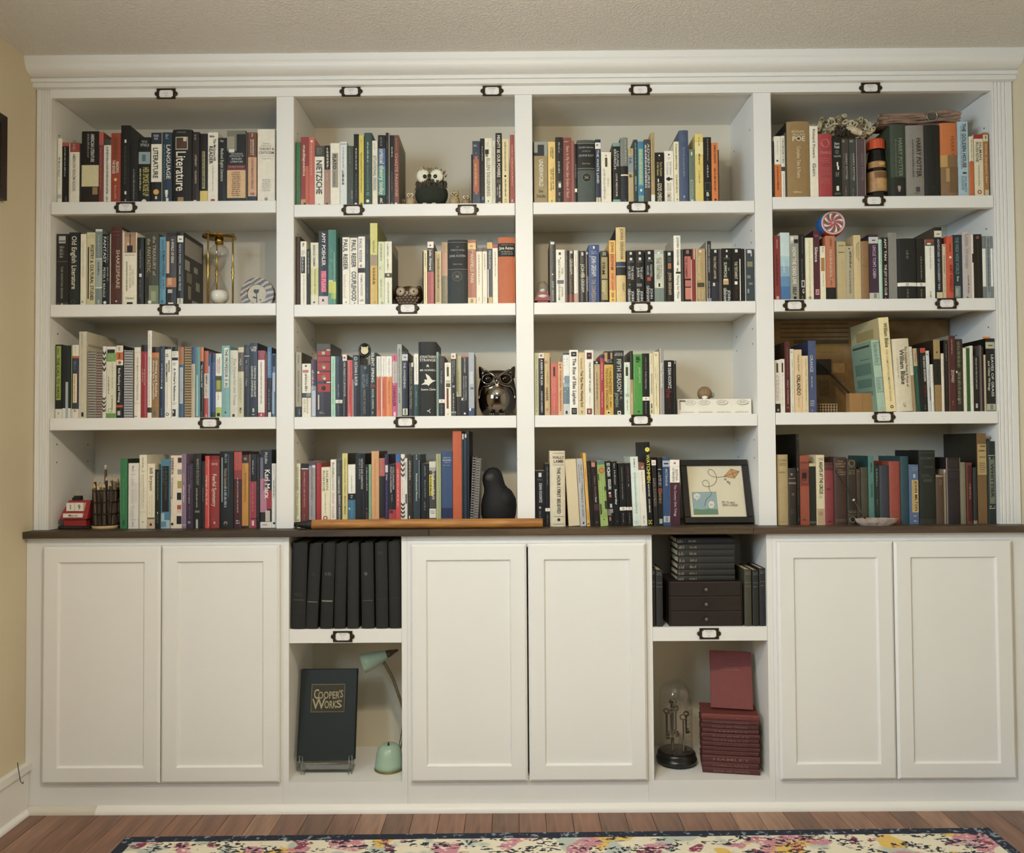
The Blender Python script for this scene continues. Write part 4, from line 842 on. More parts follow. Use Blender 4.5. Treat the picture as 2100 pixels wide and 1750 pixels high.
H 684 820 530 262622|p 30 68 44 60 998|b 73 79 EFEAE0|c 48 76 14 777|c 48 76 8 EFEAE0|p 84 99
H 822 966 540 F0ECE2|b 0 4 b04030|b 4 11 6c6458|r 20 60 6 9 e0d8d0|p 14 50 46 60 aaa|p 88 98
H 968 1082 350 2a2a40 s:5c5444|b 5 14 e0d8c0|r 30 70 9 10.5 776|v 17 88 36 64 c8c8d0 ADVENTURES OF HUCKLEBERRY FINN|r 18 98 91 100 d8c8a0
H 1084 1150 615 d8cca8|c 55 3 16 443|p 20 55 36 66 776|p 62 90
H 1152 1256 490 d8583c|v 12 25 42 60 633 SLAPSTICK|c 55 34 18 F0E8E0|v 46 90 36 84 8c1c1c KURT VONNEGUT
H 1258 1396 470 2c4450|v 4 62 24 60 7a9aa0 THE WIDE WIDE WORLD|v 65 73 34 58 ddd Row|r 14 74 80 98 7c8c88|r 20 50 84 95 a0a8a4
H 1400 1544 425 c4b8b8|v 3 55 30 72 a89ca0 Little Women|v 65 92 54 68 706068 Louisa M Alcott|c 50 98 8 443
H 1546 1574 465 ece0d0|r 0 100 30 44 4c2c20
H 1576 1706 460 302820|c 50 5 20 7c4844|p 12 60 40 56 5c4c3c|p 62 96 40 56 5c4c3c
H 1714 1766 490 7c807c|b 20 81 ECECE6
H 1768 1840 488 8c98a0|p 4 90 34 66 5c6870
H 1842 1880 490 80847e|b 20 81 ECECE6
@3 1
A 82 200 415 221f1a|r 14 82 2 75 9cb048|p 5 14 30 60 665|v 18 73 24 64 222 THE CALL TO WRITE|b 87 100 e0dcd0|c 48 93 18 bba
A 202 328 430 2c3840|b 86 100 e8e4dc|r 40 72 50 100 a8b4bc
A 330 344 430 7c9c40|b 86 100 e8e4dc
A 346 448 420 444870|b 0 15 ECE6DA|b 15 18 d86838|p 3 12 40 60 cba|p 22 34 30 70 78789c|r 14 76 39 79 d8a850|r 18 72 40 78 ece4cc|v 41 77 30 60 c8842c Intersections|b 87 100 e8e0d8|r 30 60 88 91 b88
A 450 562 220 d0c8b0 s:d8d0bc|p 3 20 36 54 aaa|p 26 70 40 54 bba|r 36 66 93 98 332|s 5 60 14 17 b0a890
A 572 690 505 b8b0a0 w:26221e
A 694 800 520 b49c90 w:2c241e
A 802 856 440 e8e4dc|z 6 36 4 444|z 70 92 4 443|p 40 64
A 858 1004 445 e0dcc4|b 0 9 EEE8DC|r 10 90 4 9 333|b 9 21 7ca858|q 11 19 20 70 b8d0a0|p 23 60 62 76 bba|p 42 66 22 36 776|v 68 88 58 74 776 in WRITING|c 42 89 24 a8b880|c 42 89 15 e0dcc4|b 93 100 6a9c4c
A 1006 1108 430 241f1c|b 0 9 EAE4D8|p 2 7 30 70 998|b 9 20 d87038|v 11 18 34 62 5c2c14 FIVE|b 20 27 EEE8DC|c 50 23.5 26 b06840|v 31 78 32 64 F0EAE0 Real Reading and Writing|b 82 85 c85030|r 20 64 90 96 bbb
A 1114 1250 500 c8c8c8 w:2c2824
A 1278 1374 455 ECE4D8|r 0 100 7 7.5 bbb|v 14 75 46 66 998 The St. Martin's Guide to Teaching Writing|r 0 100 79 79.5 caa|r 0 50 97 98 887
A 1376 1476 420 a82c38|b 0 9 241e1a|p 33 56 50 66 e8b8b4|p 33 52 22 38 e8b8b4|r 64 74 12 98 d87078|r 0 100 95 95.5 7c1c24
A 1478 1538 205 F0ECE4 s:d8d4cc|p 4 22 40 60 998|p 30 86 40 60 888|b 88 94 443|s 30 90 20 24 c8c4bc
A 1540 1650 450 9c7440|b 0 8 26221c|b 8 15 d08048|v 19 70 52 80 F0E8DC Writing and Reading|v 19 74 16 44 F0E8DC Across the Curriculum|r 0 100 82 82.6 b89060|r 30 55 91 97 567
A 1654 1730 440 30486c|p 4 20|p 24 56 40 64 c8d0d8|c 40 58 20 e0d8c8|p 86 98 40 60 9ab
B 58 152 445 EEEAE0|b 0 4 26221e|q 10 15 12 60 777|v 19 36 54 82 443 WRITING|v 23 50 18 44 443 ARGUMENTS|p 53 86 36 48 c8b8b0|c 42 95 26 333|c 42 95 16 EEEAE0
B 160 262 450 ECECE6|b 0 6 2c2826|q 7 13 15 80 bbb|r 6 96 15 19 2c3050|q 22 26 15 80 998|v 30 76 32 66 556 A Writer's Reference|q 78 82 15 80 aaa|r 14 64 88 98 443|r 20 36 90 93 eee
B 264 342 450 3c6488|b 0 25 b07040|b 25 29 3c6488|r 18 84 29 80 c8ccd4|p 31 78 40 62 887
B 346 452 450 c0a880 w:3c342c
B 456 508 450 c8b89c|b 0 24 2c4878|p 5 18 40 62 9ab|p 30 60 40 60 887
B 510 586 450 5c9098|r 30 60 40 98 a8d0d4
B 588 640 455 221e1a|b 0 20 d87848|v 25 57 34 72 EEE6DC The Academic Self|p 92 98
B 642 712 510 c85c34|b 34 71 d8ccc0|p 5 25|v 36 50 40 72 443 SEMINAR|p 52 68 40 66 c07858|b 71 100 c04840|r 40 60 95 99 eba
B 714 746 545 3c64a0|r 0 40 20 100 d8e0e8
B 748 814 545 2c4884|b 0 14 22345c|p 18 40|b 92 100 1e2a40
B 816 908 548 F0ECE2|v 6 32 54 78 c08080 WRITING|v 9 30 24 46 c08080 REVOLUTION|r 0 100 35 60 74743c|r 20 80 40 56 a8ac50|r 0 100 36 42 605c48|p 62 74 40 60 c99|b 84 100 b8c860|r 24 72 93 98 222
B 910 1030 432 7cb0b0|r 30 86 3 58 e8f0e8|v 5 57 42 76 222 THE PROFESSOR IS IN|v 62 86 40 58 9cc8c8 Karen Kelsky PhD|c 48 93 11 344
B 1032 1152 500 d8d4c4|v 12 82 44 76 aaa The Forest for the Trees|v 11 36 20 36 bbb Betsy Lerner|r 30 60 95 99 443
B 1154 1240 455 d0c8a8|b 7 8 a06040|b 8 34 6c6040|b 34 35 b06848|v 16 26 30 64 cca MLA|p 44 80 44 60 887|p 44 76 20 34 998|v 86 94 30 64 665 MLA
B 1242 1328 420 26241e|r 4 100 15 16 ccc|p 4 12|v 21 26 32 58 bbb the|v 28 44 24 66 777 MEANS|v 46 57 32 58 bbb in Poetry
B 1330 1446 390 24262e s:1c1c20|h 5 8 10 92 ddd L. DEE|h 8.5 11.5 22 88 ddd FINK|v 31 73 56 82 ddd CREATING SIGNIFICANT|v 31 73 20 44 ddd LEARNING EXPERIENCES|h 88 93 34 64 W B|q 95 98 25 70 ccc
B 1448 1550 505 F0ECE4|b 0 14 a83440|p 3 11|v 17 80 40 62 b06c70 GRADUATE STUDIES FOR THE 21ST CENTURY|b 93 100 b03844|r 40 60 95 98 ecc
B 1552 1590 560 7c3840|p 5 80 30 60 b07078
B 1592 1656 455 24242a|b 0 44 4c7cb0|p 6 40 30 70 a8c4e0|p 60 90 30 60 99a|r 20 90 93 100 ddd
B 1660 1716 550 5c7894|r 10 90 30 60 b8c8dc|r 0 60 60 95 a0b8d0|r 20 80 2 20 2c3848
@3 2
C 114 206 530 a49c84 s:5c5444|v 4 18 38 64 887 Pat Barker|v 28 77 36 64 776 ANOTHER WORLD|b 84 100 3c3830|p 88 98 60 80 bba
C 214 346 700 ECE4D2|r 34 54 3 6 222|r 8 74 12 17 c07c78|p 19 52 34 66 776|b 55 64 4a443c|r 50 96 55 62 8c8880|v 66 92 18 40 bba SISTER|p 64 94 54 74 c8c0a8
C 350 422 640 8c94a8|b 0 20 5c2c44|b 20 46 5c3c54|p 18 52 20 64 d8d4dc|r 20 90 54 98 c0c8d8
C 432 646 400 3a302a s:2a241e|r 10 92 1 9 6c685c|r 8 96 10 16 b83830|r 6 96 18 24.5 b83830|r 8 96 26 37 b83830|r 6 96 39 51 b83830|r 10 96 55 66 b83830|c 48 13 12 c8b890|c 50 31.5 16 8c7c68|c 52 33 9 d8d0b8|c 50 46 15 8c7c68|c 56 48 9 d8d0b8|c 50 61 16 3c3430|r 70 96 8 10 c8c0a0|r 6 20 38 41 d8d0b8|r 70 98 52 54 d8c8b0|b 67 100 4a2420|p 93 96 20 60 998|r 10 20 70 90 c8c0b8
C 648 712 590 a8d8c0|p 6 30 40 64 7ab098|p 34 80 36 62 7ab098|p 88 98
C 714 818 590 2a2622|p 6 46 40 56 665|p 46 68 40 56 aaa|b 72 77.5 e8dcd0|c 50 74.7 14 776|c 50 74.7 8 e8dcd0|p 82 98 40 56 776
C 820 886 565 241f1c|b 0 10 e8dcd0|c 45 5 26 b06060|v 12 68 34 68 d0c8b8 HER MAJESTY'S SPYMASTER|v 70 98 34 58 8a7c68 Stephen Budiansky
C 892 970 645 d05048|p 22 30|p 44 80 40 66 a03430|h 95 100 26 56 f0d0b8 Z
C 972 1080 570 26241f|c 42 6 26 98b0a4|c 42 6 14 5c6c5c|v 11 50 30 66 ECEAE4 OCTAVIA E. BUTLER|v 54 94 36 62 6c5c68 Parable of the Sower|r 0 8 40 100 c8ccd4
C 1082 1230 720 20262c|r 44 62 3 8 887|v 18 42 60 82 7c8c90 OCTAVIA E.|v 18 45 22 52 7c8c90 BUTLER|v 48 68 34 58 8a8468 PARABLE OF|v 70 95 34 58 8a8468 THE TALENTS
C 1232 1326 535 2c3a2a|v 0 47 24 66 ECECE0 SILENT SPRING|r 0 82 50 54.5 7c3430|v 57 88 32 60 c8d0bc RACHEL CARSON|r 30 50 92 96 8a9a80
C 1328 1394 590 e0ded4|b 34 100 d86840|p 4 30 40 66 ccc|c 44 34 22 d86840|c 44 34 14 e8e0d8|p 40 88 40 64 b05030
C 1398 1472 590 EAE6DC|b 34 100 dc6c44|p 4 30 40 66 ccc|c 44 34 22 dc6c44|c 44 34 14 e8e0d8|p 40 88 40 64 b05030|r 0 16 34 100 f4ece4
C 1474 1560 590 F0ECE4|b 34 100 e88848|v 4 30 38 62 bbb ROBERT GRAVES|c 44 34 22 e88848|c 44 34 14 f0e8e0|v 42 80 38 62 c06830 Goodbye to All That
C 1562 1638 560 d8588c|b 0 12 e06890|b 12 46 c8b8b8|r 30 60 2 10 b83c68|v 13 44 40 62 9c8c90 Farewell My Lovely|v 50 84 16 70 6c2040 CHANDLER|r 30 66 93 99 f0d8e0
C 1640 1708 410 a0a89c s:4c5044|p 6 60 30 66 808878|p 68 82 30 66 747c6c|p 92 94
C 1710 1796 520 2c2c48|b 4 14 c8c8cc|r 30 70 8 9.5 554|v 17 57 26 64 c8ccd8 THE AWAKENING|r 12 96 88 98 d0ccc0|r 40 70 89 97 776
D 134 212 685 3c3224|p 4 40 36 64 a09070|v 44 86 30 60 a89878 The Yellow Wall-Paper|r 50 90 0 8 d8d0b8
D 214 278 555 EEEAE0|b 49 100 2c5454|p 6 44 40 64 aa9|v 60 84 40 64 8cb0a8 Anita Loos
D 280 546 375 30302a h|h 18.5 22 8 98 dcdcd0 JONATHAN|h 23 26.5 8 98 dcdcd0 STRANGE|h 30.5 34 44 62 dcdcd0 &|h 37 39.5 8 98 dcdcd0 MR NORRELL|x 15 98 42 60 e8e4d4|h 62.5 65.5 14 96 dcdcd0 Susanna Clarke|v 90 96 48 66 d0d0c0 Y
D 548 580 525 8ca898|p 10 90 30 60 5c7868
D 582 670 590 34383c|v 3 20 38 62 9c5450 Upton Sinclair|v 24 46 38 62 998 The Jungle|b 72 78 EEE8DE|c 48 75 14 b07040|c 48 75 7 EEE8DE|p 82 98
D 672 766 685 EFE8D6|c 46 5 12 aaa|r 32 66 8 26 6c5c30|r 20 86 34 46 6c6c48|r 20 86 35 39 c8c8b0|r 28 60 48 86 7c3c28|p 95 98
D 768 840 545 2c2826|b 0 9 EAE2D8|c 45 5 24 b07070|p 11 36 58 78 b8b8b0|p 12 47 26 46 b8b8b0|c 50 53 26 a09c90|p 64 92 34 66 c8c4b0|b 93 95 a8b0a0|b 95 100 5c6860
D 842 920 580 b8b48c|b 68 100 4c4440|p 24 66 30 64 9c9460|r 0 36 0 60 8c8868
D 922 1026 590 26221f|r 0 100 0 2 c05848|v 3 28 38 58 ccc JOHN W DE FOREST|v 33 74 56 72 bbb MISS RAVENEL'S CONVERSION|v 33 75 26 42 bbb FROM SECESSION TO LOYALTY|r 0 20 70 74 F0ECE0|c 46 96 15 ddd
D 1028 1112 535 a8b0bc s:58564e|b 88 100 3c5078|r 20 80 30 50 c4ccd4|r 30 90 55 58 667|r 10 40 88 92 F0ECE8
@3 3
E 116 179 540 c0c098|p 4 20|v 26 88 32 66 9c9c74 FRENCH LIEUTENANT|c 45 93 12 554
E 181 266 540 221f1b|b 0 8.5 e8e0d0|c 45 4.2 22 a06060|v 11 52 38 72 EEEAE2 A RAISIN IN THE SUN|v 61 96 40 66 ccc LORRAINE HANSBERRY|p 12 50 20 30 777
E 268 350 540 d0b07c|c 32 15 28 8a8070|c 36 15 18 a89878|p 30 48 40 64 aa9060|v 55 77 22 64 6a5a3c HARPER|c 45 91 20 5c4c34|c 45 91 12 d0b07c
E 352 358 610 4c3c2c
E 360 470 695 d8685c|r 36 62 7 25 4c3c30|p 28 60 52 68 e8a89c|p 30 58 26 40 e8a89c|p 64 92 40 60 e8a89c|r 30 70 95 99 887
E 472 546 675 e0b080|c 40 5 20 5c4c34|c 40 5 10 e0b080|r 36 58 9 12 554|v 16 92 32 66 a8543c The Scarlet Letter - Nathaniel Hawthorne
E 548 640 540 e8e8e4|b 0 3 4c4870|c 20 10 6 222|c 70 10 6 222|c 20 15 5 222|c 66 14 5 222|c 20 20 5 222|c 66 19 5 222|r 20 98 37 48 7c98ac|c 50 42 40 7c98ac|b 55 82 6c8494|b 48 55 9cb0bc|c 30 52 6 F0F0F0|c 66 58 6 F0F0F0|c 30 62 6 F0F0F0|b 82 100 c8d0d0|r 34 66 93 98 445
E 642 772 495 F2EEE6|r 20 82 3 10 1e1a18|r 36 66 6 7 ddd|v 13 84 36 76 2a2622 The Rise of Silas Lapham|r 20 82 89 99 2c2a28|q 91 97 30 72 aaa
E 774 872 535 e0c898|v 9 27 34 58 a08c60 HURSTON|v 29 87 34 72 4a3c28 Their Eyes Were Watching God|r 36 64 93 96 887|p 97 99
E 874 1002 497 F0EADE|r 22 80 4 14 5c1c1c|r 40 62 8 9 eaa|v 19 66 46 66 554 THE PORTRAIT OF A LADY|v 71 84 48 60 bba Henry James|r 18 78 90 99 7c3c34|r 36 56 92 97 caa
E 1004 1012 660 4c4030
E 1014 1100 660 c8ac80|b 0 6 40382c|c 44 3 16 e0d8c0|c 40 9 14 998|p 20 74 36 56 554|p 78 90
E 1104 1160 565 b83840|b 0 6 3c3870|v 13 42 34 64 ecc8c4 Washington Square|v 62 88 34 60 ecc8c4 Henry James
E 1162 1296 515 d8b04c|b 0 21 3c3024|r 4 36 2 16 b89060|r 70 92 2 12 b89060|q 13 15 20 86 ddd|q 16 18 18 90 ddd|v 24 34 58 78 b08838 THE|v 33 68 52 80 7c5c28 HUNDRED|v 26 92 14 44 8c6c34 THOUSAND KINGDOMS|v 72 88 60 78 8c6c34 N.K. JEMISIN|r 30 62 94 99 F0E8D0|c 46 96.5 12 222
E 1298 1456 505 40443e|h 3.5 5.5 20 86 bbb NEW YORK TIMES|h 6 8 12 92 ccc BESTSELLER|v 13 64 34 74 d0d0c8 FIFTH SEASON|v 66 88 16 44 a0a098 JEMISIN|v 62 78 60 82 a0a098 N. K.|r 36 68 94 99.5 ECE8E0|c 52 97 10 222
E 1460 1548 680 dce8d8|c 46 6 12 aab|r 26 68 9 26 504c30|p 30 60 50 70 b8ccb0|r 20 80 60 66 9cc0a8|p 72 92
E 1550 1594 510 3c3428|b 45 100 c8a878|r 44 58 44 66 5c4830|r 54 78 78 96 c8b490
E 1597 1732 560 4c9a40|p 4 14 30 80 2c5424|v 22 48 60 80 b8d8a0 JAMES JOYCE|r 8 14 0 80 78b868|c 56 95 12 2c5c28
F 54 160 548 221e1c|v 6 27 44 58 887 ROBERT GRAVES|v 29 58 42 60 bbb The Book of Margery Kempe|b 71 77 EEEAE2|c 48 74 14 a06040|c 48 74 7 EEEAE2|p 80 99
F 162 220 550 e0d8b8|p 4 18|v 33 67 30 66 998 IRONWEED|r 30 60 82 90 665|r 30 60 92 98 776
F 222 305 523 ecdcb0|c 45 5 18 776|c 45 5 9 ecdcb0|v 20 48 58 72 bba The Autobiography|v 24 44 24 38 998 of MY Mother|v 50 87 36 56 aa9c78 JAMAICA KINCAID
F 314 380 470 a09c98|r 0 30 0 100 b8b4b0|v 22 60 22 72 f0f0f0 Neon Vernacular
F 384 516 650 1c1a1a|r 44 76 3.5 12 e8e4e4|r 54 62 5 9 b44|v 14 52 42 76 ddd DEAN KOONTZ|v 52 70 20 76 7c2424 the|v 66 90 40 72 6c2020 Good Guy
F 518 562 655 1e1a18|r 50 70 0 6 d8d0c8
@3 4
G 72 148 720 e4dcd0|c 34 4 12 998|r 24 62 6 24 50442c|p 28 78 24 40 665|p 30 78 54 72 b88|b 83 100 2c2420|r 30 70 93 97 998
G 150 216 705 ECE4DA|c 34 4 12 998|r 30 66 7 25 5c3428|r 40 54 29 30.5 443|p 32 88 24 48 ccb
G 218 296 445 6c2828 s:4c1c1c|p 8 50 42 56 a86860|v 54 88 36 60 d8a89c WALT WHITMAN|p 92 94 20 80 a86860
G 297 356 555 e0dcc8|c 40 5 30 b0ac98|c 40 5 20 c8c4b0|p 16 30|v 32 76 40 64 c8c0a0 A Room of One's Own|p 90 99
G 362 475 563 e4c498|v 8 34 44 66 887 Virginia Woolf|v 40 73 28 76 4a3a28 ORLANDO|p 76 92 44 56 b89c70
G 478 568 655 e4cca0|v 5 36 52 70 998 Virginia Woolf|v 42 80 52 70 998 To the Lighthouse|p 95 99
G 570 686 430 485480 s:384468|v 20 44 20 58 c0c8d8 ORANGE|p 50 66 34 50 ccc|h 83 85 14 70 d0d4e0 Coffee|h 86 88 14 70 d0d4e0 House|h 89 91 14 62 d0d4e0 Press|c 40 97 14 b06868
G 1556 1680 425 a8c4b0 l-12 s:84a490|r 14 92 3 35 6c9488|r 18 88 4 34 a0c0ac|p 5 33 26 76 7ca090|r 14 92 52 73 6c9488|r 18 88 53 72 a0c0b0|p 54 71 26 76 88a89a|c 50 96 15 b05048|c 50 96 10 e0d8c8|s 10 92 5 8 3c4c40|s 14 60 24 24.6 2c3830|s 12 88 30 46 688474|s 14 84 52 64 688474|s 14 84 70 76 688474
H 62 228 85 f0dca4 l-13 s:c8b888|v 6 32 44 80 665 William Blake|v 34 89 44 62 b8a878 THE COMPLETE ILLUMINATED BOOKS|c 60 95 16 2c2820|c 60 95 8 f0dca4|s 20 80 10 20 a89868
H 238 494 405 ddd0b4 l-7 h|v 11 66 68 82 665 The Complete Poetry & Prose of|v 15 63 36 62 3a3428 William Blake|p 26 54 18 26 c0b494|c 46 90 10 bba|p 92 94 42 56 998
H 496 548 520 e4e0d0 l-7|b 44 100 a88c68|p 6 40
H 550 612 545 2c6850 l-6|b 0 28 c0a880|p 8 22 40 66 a06838|p 40 90 40 60 4c8870
H 614 642 540 22303c l-5
H 644 734 540 201e1e l-4|r 10 96 0 7.5 c84838|v 12 53 52 84 E4E0DA THE RADIO REVENGERS|p 59 78 54 80 9c3030|p 90 98
H 736 786 580 cdd4d4 l-3|c 40 6 18 445|p 30 60 40 60 aab|r 60 90 60 82 889
H 800 842 785 F0EAE0 l-2|p 6 40|p 80 98
H 844 950 415 a88c58 l-2 s:4c3c2c|c 50 17.5 12 4c3c20|b 27 63 2c281e|v 34 55 40 66 4a4030 POEMS|b 63 100 9c7c48
H 952 994 620 e8dccc|p 10 40
H 996 1060 420 2c201e|p 6 30 40 60 887|p 34 80 40 62 5c4c40
H 1062 1168 355 6c2c2c s:8c8878|p 5 26 40 60 c09890|v 45 62 36 72 e0d0c8 ZONG!|p 86 92 40 60 a07068|r 0 6 0 100 9c6c60
H 1172 1276 405 4c4434|p 4 40 20 72 8c8468|p 46 90 20 72 8c8468|c 30 83 16 a8a498|r 0 20 44 47 d8d4c8
H 1284 1330 540 e8e4cc
H 1332 1384 540 3c7038
H 1386 1430 505 e8e8d8|p 10 90 40 60 bbb
H 1434 1520 660 2c2220|v 3 60 36 62 b8b0a8 VENDLER THE ODES OF JOHN KEATS|r 30 66 86 94 bbb
H 1522 1562 500 6a605c|r 40 60 0 100 8c8480
H 1564 1590 520 3c2420
H 1592 1622 640 c8b098
H 1624 1770 395 28302c s:1e241e|b 5 14 b8b89c|r 28 74 9 10.5 665|v 22 80 54 80 dcdccc LEAVES OF GRASS|v 31 72 18 42 dcdccc and Other Writings|b 90 99 b8b8a0|r 36 70 91 98 8a8a74|k 10 85 7 e08840
@4 1
A 1066 1176 520 30804c s:1c4428|p 28 80 40 64 5ca070|r 40 60 88 95 246038
A 1188 1342 585 e4e0dc|p 4 12|r 20 76 17 17.6 aaa|v 24 84 30 66 d0ccc8 John Donne's Poetry|r 20 76 86 86.6 aaa|r 30 70 10 11 ccc|r 60 90 30 60 d8d4d0|p 90 97
A 1354 1468 460 ece4d0|p 4 17 42 62 998|q 21 24 30 80 bbb|p 27 72 50 70 bba|p 28 72 24 36 c8c0a8|r 16 90 77 77.6 caa|c 50 91 10 b88878
A 1470 1586 593 f0e4cc|v 6 42 34 76 776 bill bryson|p 48 80 60 72 bba|p 50 78 30 40 bba|r 4 96 83 86 8c6c4c|r 4 96 87 99 d8b898|r 34 62 92 96 4c2c20
A 1588 1672 680 1c2c24|v 4 52 44 62 8aa090 Thoreau and the Natural World|p 76 92 40 60 7a9080|r 40 56 72 75 ccc
A 1676 1812 525 4c84a8|r 14 88 10 76 24261e|v 12 60 44 70 667058 A BLAKE DICTIONARY|p 12 36 24 34 778|b 78 100 a8c0c8|r 40 100 78 88 4c84a8|r 0 60 90 98 5c8cac
B 144 312 470 ecdcc8|v 3 26 8 28 443 DERRIDA|v 30 60 10 24 665 Of Grammatology|p 62 84 10 16 baa|c 16 94 12 443|r 64 98 3 10 5c3024|r 62 98 19 26 908880|r 62 98 35 45 a89c50|r 58 96 51 61 222630|r 60 95 68 74 b05040|r 60 95 75 78 d8c0b0|r 56 98 83 94 2c2220
B 314 378 445 8c7494|v 26 38 40 72 d8b0a0 ecopoetic|v 42 65 34 70 e8e0e4 without Nature|r 0 100 95 96 ccc
B 380 482 590 4c3454|p 4 40 58 78 786488|p 4 30 26 44 786488|v 32 62 34 50 c8b8d0 ON WHAT IT MEANS|p 66 86 40 60 7c6888|c 42 91 20 9c88ac
B 485 604 450 26241f s:1e1c18|v 6 42 42 72 9ca094 MARX'S ECOLOGY|v 46 72 38 54 c8c8c0 JOHN BELLAMY FOSTER|r 22 80 76 79 777|r 34 60 88 100 b8b4ac
B 606 658 555 2c302e|p 40 60 40 60 99a
B 660 726 475 d84844|p 10 16|v 27 68 26 64 f0c8c0 Language of the Gods|r 70 88 5 98 f0807c
B 728 876 475 9c3434 h|b 0 5 8c1c1c|h 10 13 22 84 e0c0b0 FRYE|v 25 70 34 72 e8d0c0 Fearful Symmetry|p 88 89 30 80 c07060|r 44 62 91 94 c8a090
B 880 1086 410 24303a h|p 3 15 40 60 8898a4|v 22 46 36 58 a89c88 Victorian Literature|p 46 74 36 58 a8b4bc|r 14 24 8 66 8ca0ac|r 62 70 4 60 4c6070|c 46 93.5 14 a8805c|c 46 94.5 8 2a1c18
B 1092 1210 415 5c242c|b 0 24 c04844|b 24 36 90383a|p 6 20|p 34 80 42 60 d8a8a8|q 89 95 24 76 e0d4d0
B 1212 1308 465 c88c3c|b 0 11 4c4438|c 50 5 24 8c8068|p 13 66 28 40 a06c28|p 24 64 50 66 7c5020|b 97 100 3c2c20
B 1328 1428 450 a83c4c|b 0 37 26242a|v 8 28 40 58 bbb MIDGLEY|p 40 78 36 60 c87c88|r 0 8 0 100 c88c98|b 87 88 2c1818|r 32 66 90 97 e0c0c0
B 1430 1480 465 1e1c1c|p 4 90 40 64 777
B 1484 1656 385 34363e|r 0 26 10 40 6c7088|r 0 60 37 80 b87c98|r 56 100 52 76 a83440|r 26 60 40 52 8c5c74|b 76 92 4c3c3c|r 46 86 78 92 c8c0b4|b 92.5 100 e8e0dc|p 95 97 20 76 baa|v 3 18 42 66 c8ccd0 McLellan|v 25 62 42 86 F4F0EE Karl Marx
B 1658 1722 590 ECEAE8|p 4 18|p 26 54 34 66 887|c 55 93 28 444|r 76 86 20 90 ccc
@4 2
C 124 190 590 d8d8b8|v 6 42 22 58 887 JULIAN BARNES|v 46 80 26 60 aaa884 England, England|c 45 88 16 554
C 204 308 590 7c2c30|b 0 7.5 20241e|b 7.5 9 ddd|v 12 68 36 56 c89c98 THE SYMBOLIC USES OF POLITICS|p 78 92
C 316 414 555 a09ca0|r 0 100 0 7 6c5c70|r 50 100 6 10 d8d0e0|v 8 58 36 60 776c74 DEATH of a RIVER GUIDE|v 66 84 36 56 847c84 FLANAGAN
C 428 500 580 b03034|p 6 26 40 60 c87070
C 502 636 645 ece4c4|v 5 38 56 80 887 SALMAN|v 5 40 16 42 887 RUSHDIE|p 42 76 40 54 aa9|c 45 84 26 b05040|c 45 84 13 ece4c4
C 641 725 530 F0EAE0|v 4 28 28 66 776 RUSSELL|v 28 46 28 66 aaa HOBAN|v 48 86 28 66 d0a0a0 RIDDLEY WALKER
C 727 812 535 5c5850|v 5 22 28 60 777 IMAGINED|v 24 50 32 62 d8d4cc COMMUNITIES|v 52 88 42 72 ccc BENEDICT ANDERSON
C 816 896 438 d8cc80 s:5c5428|v 6 40 42 66 998850 Caribbean American|v 42 54 42 66 998850 Culture|v 57 82 40 66 776838 BRIAN MEEKS
C 902 1012 605 EEEAE2|b 46 56 20221e|b 56 100 3c7498|v 18 44 44 60 999 Frank B. Wilderson|q 48 54 36 64 ddd|c 18 70 16 88b8d4|p 58 86 50 66 88b0cc
C 1016 1158 440 1e1e1c|v 7 48 58 78 c8c8c0 NATION AND NARRATION|v 7 35 34 54 8c8c84 HOMI K BHABHA|r 80 90 50 86 3c4044
C 1160 1210 605 2c2624|p 5 42 40 70 c8c4bc|b 75 100 5c3c38|c 40 70 12 ccc
C 1211 1250 605 8cb890|p 10 70 40 60 6c9878
C 1254 1366 405 d8a06c s:5c4030|v 10 84 42 56 c08850 Selected subaltern studies
C 1370 1454 510 30302e|b 0 26 b86058|p 5 20 40 60 d89088|p 30 80 34 60 4c4c48|b 86 100 9c4c34
C 1456 1510 450 3c2c64|r 8 80 15 25 d0ccd8|v 27 36 30 70 ccc Writer|p 40 90 30 60 6c5c94
C 1512 1616 600 262424 s:2c2034|v 4 40 56 80 c8c4c0 COLONIALISM|v 4 45 22 44 c8c4c0 POSTCOLONIALISM|p 48 60 40 56 999|b 72 100 b03c40|r 10 60 73 78 6c2024
C 1618 1690 455 d04848|b 0 11 3868b0|p 20 72 36 62 f0d0cc
C 1692 1752 450 e4e0d8|z 4 32 4 554|z 66 88 4 443|p 36 62 40 58 aab
C 1754 1792 510 e8e4dc|p 6 30 20 60 776|r 20 80 52 66 556
D 110 192 465 4c4030|p 8 36 40 70 c8b898|p 42 66 40 60 7c6c54|r 30 50 84 88 d8d0c0
D 195 306 455 3c4a54|p 0.5 8 44 62 bcc|v 26 64 40 64 c8d4d8 Multidirectional Memory|r 80 92 8 60 6c808c
D 318 436 590 24282c s:2c2a24|v 4 20 44 62 889094 Jonathan Baldo|v 26 54 44 62 889094 Memory in Early Modern|p 60 74|r 80 84 4 90 4c5458
D 440 540 560 55524c|b 0 9 d4d0c4|b 9 14 a8a498|r 0 66 20 52 d8c840|p 14 58 44 86 d8d4cc|p 22 52 10 38 443c18|b 72 86 e0dcd4|q 74 80 15 85 887
D 546 616 445 a0a878|p 5 14|p 44 64 34 66 c0c8a0|r 0 30 0 100 b0b888
D 618 788 405 38507c|h 8 9.5 16 86 b8c4dc NORTON|h 11 13 14 90 c8d0e0 READERS|q 14 16 25 80 98a8c4|q 18 19.5 15 85 98a8c4|b 75 88 2c3c6c
D 792 926 105 c85c34 s:b05030
D 928 960 145 1c3c44|r 30 90 0 6 c8ccc4
D 962 1004 150 28405c|r 30 90 0 4 c8ccc4
D 1006 1062 105 28343c s:202422
